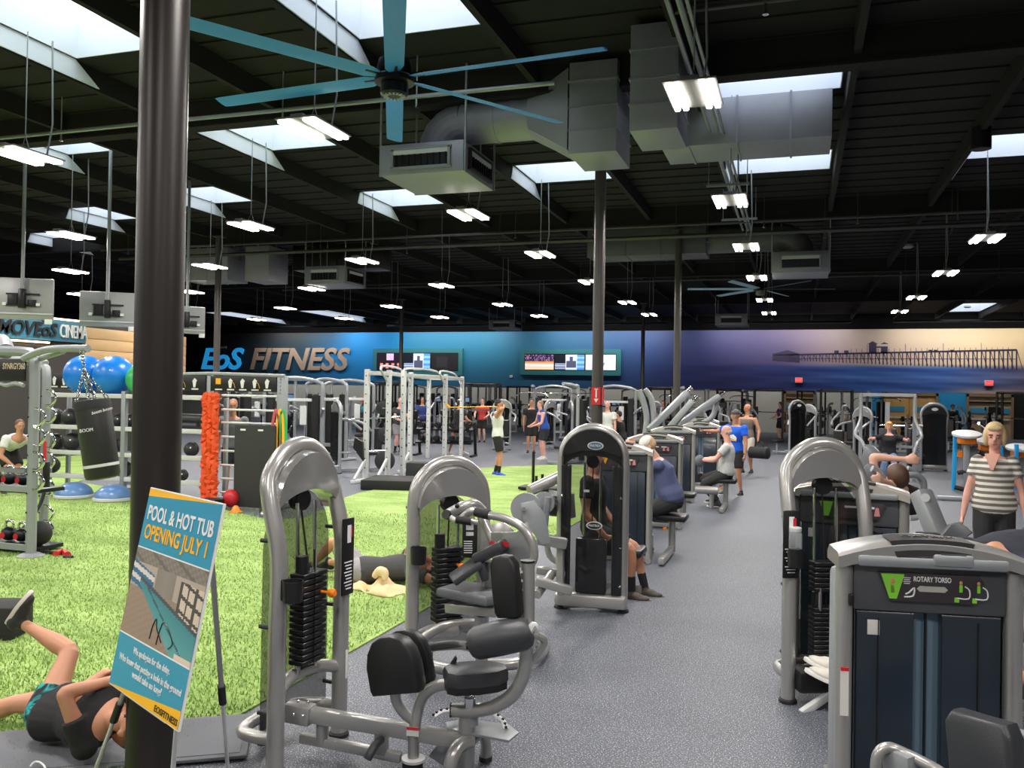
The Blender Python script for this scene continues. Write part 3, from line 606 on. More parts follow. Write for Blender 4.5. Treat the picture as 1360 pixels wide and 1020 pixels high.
# ------------------------------------------------------------------ arch-shaped weight-stack towers
PLATE = {}
def weight_stack(t, x, y, z0, z1, n, wd=.2, dp_=.1):
    h = (z1-z0)/n; key = (wd, dp_, round(h, 4))
    if key not in PLATE:
        mb = MB().box((0, 0, 0), (wd, dp_, h*.82), h*.12, seg=1); mb.box((0, -dp_/2, 0), (.03, .012, h*.5)); tmp = mb.build('weight_plate', IRON, None); PLATE[key] = tmp.data; bpy.data.objects.remove(tmp)
    for k in range(n):
        o = bpy.data.objects.new('weight_plate', PLATE[key]); COL.objects.link(o); o.parent = t; o.location = (x, y, z0+h*(k+.5))
def arch_tower(t, w=.53, h=1.73, zb=1.2, lean=.0, bulge=.03, r=.042, stack=(.4, .9, 15), back=True, cap='silver', M_=SILVER, cupx=-1, placx=1, detail=True, pins=True, rear=True):
    a = w/2; pts = [(-a, 0, .03), (-a, 0, zb*.6), (-a, 0, zb-.08)]
    zc = h-r-.26*w/.53*1.06; ra = h-r-zc
    pts += [(-a-bulge, lean*.62, zc-.02)]
    for k in range(1, 8):
        q = pi-k*pi/8; pts.append(((a+bulge)*cos(q), lean, zc+ra*sin(q)))
    pts += [(a+bulge, lean*.62, zc-.02), (a, 0, zb-.08), (a, 0, zb*.6), (a, 0, .03)]
    MB().tube(spl(pts, 5), r, 14).build('arch_frame', M_, t)
    for s in (-1, 1): MB().lathe([(r*1.05, 0), (r*1.25, .004), (r*1.25, .02), (r*1.02, .03)], (s*a, 0, 0), n=18).build('foot_cap', RUBBER, t)
    # curved shroud under the arch top
    N = 14; vs = []; fs = []; ri = a+bulge-r*.2
    for j, (dy, k0) in enumerate(((-r*.9, 1.0), (-r*1.5, .93), (-r*1.2, .0), (r*1.2, .0), (r*1.2, .95))):
        for i in range(N+1):
            q = pi*i/N; x = ri*cos(q); zt = zc-.02+(ra-r*.1)*sin(q)*1.0; zl = zc-.02+.07*sin(q)+(-.06)*(1-sin(q))
            z = zt if k0 > .99 else (zl+(zt-zl)*k0); vs.append((x*(.98 if k0 < .99 else 1), lean+dy+(-.03*sin(q) if j in (1, 2) else 0), z))
    for j in range(4):
        for i in range(N): fs.append([j*(N+1)+i, j*(N+1)+i+1, (j+1)*(N+1)+i+1, (j+1)*(N+1)+i])
    sh = MB().add(vs, fs).build('top_shroud', GLOSS if cap == 'silver' else BLACK, t, ang=60)
    bd = [(.085*cos(q), .042*sin(q)) for q in [i*2*pi/20 for i in range(20)]]
    if cap != 'silver': MB().prism(bd, (0, lean-r*1.55-.03, zc+ra*.52), (1, 0, 0), (0, 0, 1), .008).build('oval_badge', LIGHTGREY, sh)
    if detail:
        for s in (-.7, .7): MB().sph((s*ri, lean-r*1.4, zc+.02), .009, 8, 5).build('bolt', CHROME, t)
    MB().cyl((0, lean-.03, zc-.01), (0, lean+.03, zc-.01), .06, n=18).build('pulley', BLACK, t)
    for x in (-.075, .075): MB().tube([(x, .02, stack[0]-.05), (x, .02+lean*.3, zc-.02)], .0105, 8).build('guide_rod', CHROME, t)
    MB().tube([(0, .02, stack[1]), (0, lean, zc)], .006, 6).build('cable', BLACK, t)
    weight_stack(t, 0, .02, stack[0], stack[1], stack[2])
    MB().cyl((-.06, .02, stack[1]), (-.06, .02, stack[1]+.09), .035, n=12).build('top_weight', BLACK, t) if detail else None
    if pins:
        MB().lathe([(.008, 0), (.008, .05), (.022, .055), (.026, .075), (.018, .09)], (.05, -.03, stack[1]-.12), (0, -1, 0), 12).build('selector_pin', ORANGE, t)
    if back:
        n = 12; pl = [(-a, .2), (a, .2)]+[((a)*cos(i*pi/n), zc-.25+.3*sin(i*pi/n)) for i in range(n+1)]
        MB().prism(pl, (0, .1, 0), (1, 0, 0), (0, 0, 1), .008).build('smoked_back_panel', SMOKE, t)
        for z in (.3, .75, 1.2):
            for s in (-1, 1): MB().cyl((s*a, .03, z), (s*a, .115, z), .012, n=8).build('panel_standoff', BLACK, t)
    if rear: MB().tube(spl([(-a, 0, .18), (-a, .12, .17), (-a*.8, .27, .16), (0, .31, .16), (a*.8, .27, .16), (a, .12, .17), (a, 0, .18)], 4), .034, 12).build('rear_base_tube', M_, t)
    if rear: MB().tube([(0, .31, .16), (0, .31, .02)], .03, 12).build('rear_foot', M_, t); MB().cyl((0, .31, 0), (0, .31, .025), .036).build('foot_cap', RUBBER, t)
    MB().tube(spl([(-a, 0, stack[0]-.1), (-a*.4, .05, stack[0]-.06), (a*.4, .05, stack[0]-.06), (a, 0, stack[0]-.1)], 5), .036, 12).build('stack_rail', M_, t)
    if placx:
        pl = MB().box((placx*a-.015, -.05, zb-.16), (.11, .014, .44), .008).build('instruction_placard', BLACK, t); x = placx*a-.015
        MB().box((x, -.058, zb-.03), (.035, .003, .1)).build('figure_print', WHITEP, pl); MB().box((x+.02, -.058, zb-.02), (.022, .003, .06)).build('figure_print', RED, pl)
        for k in range(9): MB().box((x-.005+.003*(k % 3), -.058, zb-.19-.019*k), (.075-.012*(k % 3), .002, .006)).build('text_line', WHITEP, pl, ang=0)
    if cupx:
        x = cupx*a+.07*(-cupx); c = MB(); c.lathe([(.045, 0), (.05, .004), (.055, .11), (.05, .11), (.045, .01)], (cupx*a, -.095, zb-.3)); c.build('cup_holder', BLACK, t); MB().box((cupx*a, -.045, zb-.24), (.06, .02, .11), .008).build('holder_clamp', BLACK, t)
    MB().box((a*.98, -r-.002, .42), (.02, .004, .16)).build('warning_sticker', LABELM, t) if detail else None
    return t
# ---- machine 1: nearest tower with narrow seat and roller pad
t1p = (-2.52, 4.18, 0)
T1 = thing('weight_machine', 'nearest silver arch-tower exercise machine with narrow seat, roller pad and black knee pads', 'gym machine', t1p, R(84))
arch_tower(T1, w=.56, h=1.735, zb=1.2, lean=.09, bulge=.0, r=.046, stack=(.50, 1.0, 15), cupx=-1, placx=1)
def P(px, py, d=4.5): return dp(px, py, d)
def w1(mb, name, m, **k): return mb.build(name, m, T1, world=True, **k)
w1(MB().bar(P(392, 945, 4.62), P(624, 985, 4.46), .07, .078, .012), 'main_beam', SILVER)
c = MB().bar(P(381, 943, 4.64), P(415, 950, 4.6), .095, .1, .01); cp = w1(c, 'beam_clamp', SILVER)
for q in ((390, 949), (402, 951), (396, 931), (409, 933)): MB().sph(P(q[0], q[1], 4.53), .009, 8, 5).build('bolt', CHROME, cp, world=True)
w1(MB().bar(P(399, 979, 4.66), P(533, 1006, 4.55), .05, .05, .008), 'lower_rail', SILVER)
w1(MB().cyl(P(428, 955, 4.62), P(428, 985, 4.64), .034), 'strut', SILVER); w1(MB().bar(P(507, 970, 4.56), P(507, 1000, 4.57), .06, .06, .006), 'strut', SILVER)
w1(MB().tube(spl([P(506, 983, 4.5), P(499, 989, 4.44), P(492, 1000, 4.4), P(488, 1008, 4.39)], 4), .022, 12), 'lever_grip', VINYL)
w1(MB().cyl(P(621, 945, 4.47), P(618, 1030, 4.5), .046), 'seat_column', SILVER); w1(MB().cyl(P(625, 962, 4.47), P(625, 942, 4.47), .04), 'swivel_collar', SILVER2)
w1(MB().tube(spl([P(600, 943, 4.44), P(630, 943, 4.42), P(657, 938, 4.4), P(682, 921, 4.38), P(696, 892, 4.36), P(700, 850, 4.35), P(701, 800, 4.35), P(701, 747, 4.35)], 5), .036, 16), 'swing_arm', SILVER)
w1(MB().cyl(P(600, 943, 4.441), P(597, 943, 4.44), .037), 'end_plug', BLACK); w1(MB().cyl(P(701, 747, 4.35), P(701, 744, 4.35), .037), 'end_plug', BLACK)
ldr = w1(MB().bar(P(686, 758, 4.34), P(686, 816, 4.35), .012, .03), 'adjustment_plate', CHROME)
for k in range(5): MB().bar(P(684, 762+12*k, 4.33), P(694, 759+12*k, 4.33), .012, .012).build('notch', LIGHTGREY, ldr, world=True)
rp = w1(MB().tube([P(624, 857, 4.31), P(627, 856, 4.31), P(634, 854, 4.3), P(665, 847, 4.29), P(697, 841, 4.28), P(704, 840, 4.28), P(706, 839, 4.28)], [.035, .066, .082, .088, .082, .066, .035], 18), 'roller_pad', VINYL)
MB().tube([P(619, 858, 4.31), P(626, 857, 4.31)], .02, 10).build('roller_knob', BLACK, rp, world=True); MB().tube(spl([P(703, 840, 4.28), P(708, 830, 4.29), P(712, 838, 4.3), P(706, 858, 4.33)], 4), .018, 8).build('roller_bracket', LIGHTGREY, rp, world=True)
w1(MB().tube(spl([P(706, 842, 4.3), P(719, 846, 4.32), P(722, 856, 4.34), P(706, 880, 4.36)], 4), .02, 8), 'bracket_tube', SILVER)
tr = (P(560, 870)-P(490, 880)).normalized(); vw = (P(525, 880)-EYE).normalized()
Dp = [(-.14, -.145), (.13, -.145), (.145, -.12), (.145, .0), (.13, .07), (.09, .125), (.03, .148), (-.03, .148), (-.09, .125), (-.13, .07), (-.15, .0), (-.15, -.12)]
ux = (P(566, 878, 4.35)-P(488, 886, 4.5)).normalized()
kp = w1(MB().prism(Dp, P(524, 882, 4.40), ux, (0, 0, 1), .1, .025), 'knee_pad', mat('black_vinyl', rgb(24, 24, 26), .42))
kp2 = w1(MB().prism(Dp, P(541, 873, 4.58), ux, (0, 0, 1), .06, .02), 'knee_pad', MATS['black_vinyl'])
w1(MB().tube(spl([P(524, 918, 4.46), P(528, 935, 4.47), P(540, 950, 4.48), P(552, 958, 4.49)], 4), .028, 12), 'pad_arm', SILVER)
w1(MB().tube(spl([P(596, 909, 4.42), P(580, 911, 4.44), P(565, 921, 4.46), P(556, 940, 4.47), P(551, 965, 4.47)], 4), .03, 12), 'seat_support', SILVER)
w1(MB().cyl(P(549, 975, 4.48), P(549, 1012, 4.5), .03), 'strut', SILVER); w1(MB().lathe([(.06, 0), (.062, .015), (.03, .02)], P(549, 1010, 4.5)), 'pivot_disc', LIGHTGREY); w1(MB().cyl(P(548, 1012, 4.5), P(548, 1040, 4.5), .055), 'pivot_housing', BLACK)
so = P(632, 897, 4.4); sp = [(-.16, -.06), (-.12, -.1), (.0, -.105), (.1, -.085), (.16, -.04), (.165, .04), (.1, .085), (.0, .105), (-.12, .1), (-.16, .06)]
sx = (P(668, 893, 4.45)-P(592, 899, 4.38)); sx.z = 0
se = w1(MB().prism(sp, so, sx, V((-sx.y, sx.x, 0)), .095, .03), 'seat', VINYL)
MB().prism([(x*.97, y*.97) for x, y in sp], so-V((0, 0, .045)), sx, V((-sx.y, sx.x, 0)), .04).build('seat_base', BLACK, se, world=True)
w1(MB().cyl(P(624, 926, 4.42), P(624, 940, 4.42), .03), 'seat_pivot', CHROME); w1(MB().tube(spl([P(603, 882, 4.43), P(606, 872, 4.44), P(598, 884, 4.43)], 3), .008, 6), 'seat_lever', BLACK)
bp = [(-.055, -.15), (.055, -.15), (.07, -.13), (.075, 0), (.07, .12), (.05, .155), (.0, .165), (-.05, .155), (-.07, .12), (-.075, 0), (-.07, -.13)]
w1(MB().prism(bp, P(673, 780, 4.33), (P(690, 780, 4.3)-P(656, 780, 4.38)), (0, 0, 1), .07, .02), 'back_pad', MATS['black_vinyl'])
fp = w1(MB().prism([(-.17, -.06), (.17, -.09), (.2, 0), (.13, .06), (-.1, .06), (-.2, 0)], P(640, 967, 4.5), (P(680, 972, 4.44)-P(580, 958, 4.55)), (0, 1, .15), .014, .004), 'foot_plate', SILVER2)
for q in (((576, 951, 4.52), (586, 945, 4.55), (600, 943, 4.58)), ((656, 948, 4.55), (668, 957, 4.5), (672, 968, 4.46))):
    ar = MB().tube(spl([P(*x) for x in q], 5), .016, 8, flat=.4).build('adjustment_arc', LIGHTGREY, T1, world=True)
    for x in spl([P(*x) for x in q], 2): MB().box(x+V((0, 0, .008)), (.012, .012, .012)).build('hole_plug', BLACK, ar, world=True)
w1(MB().tube(spl([P(625, 985, 4.44), P(610, 990, 4.38), P(600, 1008, 4.33), P(594, 1040, 4.33)], 4), .034, 12), 'front_leg', SILVER); w1(MB().tube(spl([P(626, 984, 4.5), P(638, 972, 4.58), P(645, 985, 4.63), P(645, 1006, 4.66)], 4), .03, 12), 'rear_leg', SILVER); w1(MB().cyl(P(645, 1004, 4.66), P(645, 1010, 4.66), .036), 'foot_cap', RUBBER)
w1(MB().prism([(-.11, -.03), (-.05, .05), (.06, .06), (.12, .01), (.11, -.05), (0, -.08)], P(595, 1000, 4.55), (1, 0, 0), (0, 0, 1), .015, .004), 'cam_plate', SILVER2)
st = w1(MB().bar(P(540, 971, 4.435), P(556, 972.5, 4.425), .004, .046), 'warning_sticker', LABELM); MB().bar(P(540, 967, 4.43), P(556, 968.5, 4.42), .004, .014).build('red_band', RED, st, world=True)
# ---- machine 2: lower tower, seat with padded arms
T2 = thing('weight_machine', 'second silver arch tower, lower, with grey seat, bent arm pad and curved press handles', 'gym machine', (-2.26, 5.52, 0), R(47))
arch_tower(T2, w=.53, h=1.56, zb=1.15, lean=0, bulge=.0, r=.045, stack=(.42, .93, 15), cupx=-1, placx=0)
def w2(mb, name, m, **k): return mb.build(name, m, T2, world=True, **k)
def Q(px, py, d=5.5): return dp(px, py, d)
pl = w2(MB().bar(Q(624, 694, 5.5), Q(624, 741, 5.5), .1, .012, .004), 'instruction_placard', BLACK)
for k, (y, h) in enumerate(((700, 8), (709, 5))): MB().bar(Q(619, y, 5.49), Q(629, y, 5.49), .01, h*.0045).build('figure_print', WHITEP, pl, world=True)
for k in range(6): MB().bar(Q(616, 719+3*k, 5.49), Q(631-(k % 3)*2, 719+3*k, 5.49), .004, .005).build('text_line', WHITEP, pl, world=True, ang=0)
hb = w2(MB().tube(spl([Q(595, 683, 5.45), Q(606, 677, 5.42), Q(617, 672, 5.42), Q(630, 670, 5.45), Q(640, 678, 5.5)], 4), .034, 12), 'pivot_arm', SILVER)
MB().cyl(Q(592, 683, 5.4), Q(599, 685, 5.45), .03).build('pivot_cap', BLACK, hb, world=True); MB().sph(Q(607, 672, 5.36), .016, 8, 6).build('bolt', BLACK, hb, world=True)
g1 = w2(MB().tube(spl([Q(600, 688, 5.35), Q(607, 692, 5.3), Q(620, 691, 5.28), Q(634, 694, 5.28)], 4), .018, 10), 'press_handle', SILVER); MB().tube([Q(606, 690, 5.295), Q(626, 693, 5.275)], .024, 12).build('grip', RUBBER, g1, world=True)
g2 = w2(MB().tube(spl([Q(612, 690, 5.4), Q(622, 681, 5.38), Q(632, 679, 5.35), Q(650, 684, 5.3), Q(672, 689, 5.26), Q(694, 701, 5.22), Q(707, 722, 5.2), Q(709, 742, 5.2), Q(700, 756, 5.22), Q(690, 765, 5.3)], 4), .026, 12), 'swing_handle', SILVER); MB().tube([Q(632, 680, 5.345), Q(650, 684, 5.295)], .03, 12).build('grip', RUBBER, g2, world=True)
w2(MB().tube([Q(636, 678, 5.6), Q(655, 718, 5.5)], .03, 12), 'brace_tube', SILVER)
w2(MB().prism([(-.2, .1), (.02, .1), (.1, .16), (.13, .1), (.1, -.08), (.04, -.12), (-.12, -.1), (-.2, .0)], Q(686, 728, 5.35), (Q(710, 728, 5.25)-Q(660, 728, 5.45)), (0, 0, 1), .02, .006), 'side_plate', SILVER2)
w2(MB().prism([(-.12, -.12), (-.11, 0), (-.06, .08), (.02, .1), (.09, .05), (.1, -.12)], Q(664, 713, 5.7), (1, .3, 0), (0, 0, 1), .02, .005), 'cam_guard', SILVER); w2(MB().cyl(Q(654, 723, 5.36), Q(655, 723, 5.4), .022), 'red_knob', RED)
w2(MB().bar(Q(666, 722, 5.31), Q(676, 723.5, 5.29), .004, .03), 'warning_sticker', RED)
st = [(-.2, -.13), (.2, -.16), (.22, -.1), (.22, .1), (.2, .16), (-.2, .13)]; sx = Q(660, 785, 5.35)-Q(596, 783, 5.55); sx.z = 0
s2 = w2(MB().prism(st, Q(630, 787, 5.45), sx, V((-sx.y, sx.x, 0)), .06, .02), 'seat', VINYL2); w2(MB().bar(Q(596, 806, 5.5), Q(664, 812, 5.3), .1, .06, .01), 'seat_rail', SILVER)
MB().lathe([(.01, 0), (.026, .01), (.026, .03), (.012, .035)], Q(596, 788, 5.5), (-.7, -.7, 0), 12).build('adjust_knob', ORANGE, s2, world=True)
w2(MB().cyl(Q(640, 815, 5.42), Q(640, 862, 5.5), .045), 'seat_post', SILVER)
pa = w2(MB().bar(Q(600, 771, 5.36), Q(637, 745, 5.4), .2, .045, .015), 'arm_pad', VINYL); w2(MB().bar(Q(634, 742, 5.42), Q(673, 722, 5.36), .2, .075, .025), 'arm_pad', VINYL); w2(MB().bar(Q(637, 744, 5.42), Q(645, 768, 5.42), .2, .05, .015), 'arm_pad', VINYL); w2(MB().cyl(Q(650, 745, 5.5), Q(648, 815, 5.5), .045), 'pad_post', SILVER)
w2(MB().tube(spl([at(556, 866, .07), at(566, 880, .07), at(600, 890, .07), at(640, 884, .07), at(680, 882, .07), at(714, 872, .07), at(722, 852, .07), at(690, 838, .07)], 5), .042, 12), 'base_loop', SILVER); w2(MB().bar(Q(565, 842, 5.7), Q(612, 836, 5.6), .04, .06, .01), 'stack_base', SILVER); w2(MB().tube(spl([Q(560, 850, 5.7), Q(590, 832, 5.65), Q(640, 830, 5.6), Q(660, 850, 5.5)], 4), .034, 12), 'base_tube', SILVER)
# ---- machine 3: dark tower seen from behind its smoked shroud, with lever arms on its left
T3 = thing('weight_machine', 'tall tower machine with dark see-through shroud and two oval badges, seated man behind it', 'gym machine', (-1.79, 7.85, 0), R(185))
arch_tower(T3, w=.57, h=1.725, zb=1.25, lean=0, bulge=0, r=.05, stack=(.12, .62, 14), back=False, cap='black', cupx=0, placx=0, pins=False, detail=False, rear=False)
n = 14; a = .285; pl = [(-a, .16), (a, .16)]+[(a*cos(i*pi/n), 1.4+.27*sin(i*pi/n)) for i in range(n+1)]
MB().prism(pl, (0, .06, 0), (1, 0, 0), (0, 0, 1), .012).build('dark_shroud', CLEAR, T3)
MB().prism([(a*.96*cos(i*pi/n), 1.425+.235*sin(i*pi/n)) for i in range(n+1)]+[(-a*.95, 1.42), (-.1, 1.47), (.1, 1.47), (a*.95, 1.42)], (0, .072, 0), (1, 0, 0), (0, 0, 1), .012).build('shroud_top', mat('gloss_black', rgb(26, 27, 29), .15), T3)
for s in (-1, 1): MB().box((s*.235, .075, .75), (.09, .03, 1.18), .01).build('shroud_edge', MATS['gloss_black'], T3)
MB().box((-.0, .04, .42), (.28, .1, .5), .01).build('stack_cover', MATS['gloss_black'], T3)
ov = [(.062*cos(q), .03*sin(q)) for q in [i*2*pi/24 for i in range(24)]]; ov2 = [(x*1.2, y*1.25) for x, y in ov]
for x, z, m1 in ((-.03, 1.52, mat('oval_badge_blue', rgb(70, 96, 120), .4)), (-.03, .79, BLACK)):
    b = MB().prism(ov2, (x, .084, z), (-1, 0, 0), (0, 0, 1), .006).build('oval_badge', LIGHTGREY, T3); MB().prism(ov, (x, .089, z), (-1, 0, 0), (0, 0, 1), .006).build('badge_face', m1, b)
    text('MATRIX', 'lettering', WHITEP, b, (x, .0935, z), (-1, 0, 0), (0, 0, 1), .03, world=False, sx=.95)

MB().box((0, .04, .1), (.66, .16, .12), .03).build('base_shoe', SILVER, T3)
for s in (-1, 1):
    for z in (.25, .6, 1.05): MB().sph((s*.27, .085, z), .013, 8, 5).build('bolt', CHROME, T3)
MB().box((.05, .05, 1.1), (.05, .02, .02)).build('rod_clip', WHITE, T3)
def w3(mb, name, m, **k): return mb.build(name, m, T3, world=True, **k)
def S(px, py, d=7.9): return dp(px, py, d)
ls = w3(MB().tube([S(703, 652, 8.1), S(752, 629, 8.3)], .055, 12), 'lever_tube', SILVER)
d1 = w3(MB().cyl(S(698, 675, 7.7), S(700, 674, 7.85), .135, n=26), 'cam_disc', SILVER2); w3(MB().cyl(S(722, 668, 7.95), S(724, 667, 8.1), .1, n=24), 'cam_disc', SILVER2)
w3(MB().prism([(-.1, .14), (.02, .17), (.12, .05), (.17, -.2), (.1, -.22), (0, -.1), (-.08, 0)], S(706, 690, 7.65), (1, .2, 0), (0, 0, 1), .03, .008), 'cam_plate', SILVER2); MB().cyl(S(695, 677, 7.6), S(696, 677, 7.7), .02).build('bolt', CHROME, d1, world=True)
w3(MB().prism([(-.05, .12), (.2, .1), (.22, -.12), (.1, -.16), (0, 0)], S(735, 668, 8.2), (1, 0, 0), (0, 0, 1), .03, .008), 'guard_plate', SILVER)
w3(MB().tube([S(728, 660, 7.9), S(723, 705, 7.9)], .03, 10), 'link_arm', SILVER2)
w3(MB().bar(S(712, 715, 7.7), S(752, 722, 7.75), .09, .1, .015), 'cross_beam', SILVER); w3(MB().bar(S(711, 771, 7.6), S(760, 785, 7.6), .08, .08, .015), 'base_beam', SILVER)
w3(MB().tube([S(713, 790, 7.55), S(733, 762, 7.9)], .04, 10), 'base_brace', SILVER); w3(MB().bar(S(712, 757, 8.0), S(752, 762, 8.0), .07, .07, .012), 'base_beam', SILVER)
w3(MB().bar(S(744, 715, 7.8), S(745, 790, 7.8), .06, .06, .01), 'upright', SILVER); w3(MB().tube(spl([S(724, 710, 8.3), S(730, 738, 8.3), S(745, 748, 8.3)], 4), .03, 10), 'pedal_tube', SILVER)
w3(MB().sph(S(738, 672, 8.2), (.16, .12, .1), 14, 8), 'arm_pad', MATS['black_vinyl'])
w3(MB().box((-1.62, 8.62, .43), (.38, .36, .08), .03), 'seat', MATS['black_vinyl']); w3(MB().cyl((-1.62, 8.62, .4), (-1.62, 8.62, 0), .05), 'seat_post', SILVER); w3(MB().box((-1.9, 8.62, .85), (.09, .32, .5), .035), 'back_pad', MATS['black_vinyl']); w3(MB().bar((-1.95, 8.62, .2), (-1.95, 8.62, .9), .06, .06), 'back_post', SILVER); w3(MB().bar((-2.1, 8.62, .06), (-1.45, 8.62, .06), .07, .07), 'base_beam', SILVER); w3(MB().bar((-1.7, 7.9, .06), (-1.7, 8.65, .06), .07, .07), 'base_beam', SILVER)
# ---- machine 4: right tower
T4 = thing('weight_machine', 'silver arch tower right of the aisle with bottle in its cup holder', 'gym machine', (.2, 6.08, 0), R(24))
arch_tower(T4, w=.52, h=1.735, zb=1.2, lean=.1, bulge=.0, r=.046, stack=(.26, .62, 12), cupx=-1, placx=-1, pins=False)
MB().lathe([(.01, 0), (.008, .05), (.022, .055), (.026, .075), (.018, .09)], (.05, -.06, .72), (.5, -1, 0), 12).build('selector_pin', ORANGE, T4); MB().cyl((.03, -.03, .86), (.17, -.03, .86), .06, n=18).build('top_weight', BLACK, T4); weight_stack(T4, 0, .02, .72, .92, 6)
for x in (-.06, .06): MB().cyl((x, -.02, .6), (x, -.02, .75), .012).build('guide_sleeve', CHROME, T4)
MB().box((-.02, -.02, .16), (.42, .2, .14), .02).build('stack_base', BLACKM, T4)
t = thing('drink_bottle', 'clear bottle with dark lower half in the right tower cup holder', 'bottle', wmat(T4) @ V((-.265, -.095, .915)))
MB().lathe([(.036, 0), (.042, .01), (.042, .1), (.036, .105)], n=18).build('sleeve', BLACK, t); MB().lathe([(.038, .105), (.042, .11), (.042, .2), (.034, .215)], n=18).build('clear_wall', mat('clear_plastic', rgb(200, 205, 210), .1, alpha=.35), t); MB().lathe([(.036, .215), (.038, .22), (.038, .24), (.03, .245)], n=18).build('lid', LIGHTGREY, t)
def w4(mb, name, m, **k): return mb.build(name, m, T4, world=True, **k)
w4(MB().bar(dp(1064, 948, 5.5), dp(1108, 918, 5.6), .045, .05, .01), 'foot_bar', LIGHTGREY); w4(MB().bar((.3, 5.9, .1), (.75, 5.15, .1), .08, .08, .01), 'main_beam', SILVER)
w4(MB().box((.8, 5.05, .45), (.4, .38, .08), .03), 'seat', VINYL); w4(MB().cyl((.8, 5.05, .42), (.8, 5.05, .02), .05), 'seat_post', SILVER)
w4(MB().bar(dp(1150, 705, 5.8), dp(1167, 716, 5.7), .05, .09), 'lever_cap', IRON)
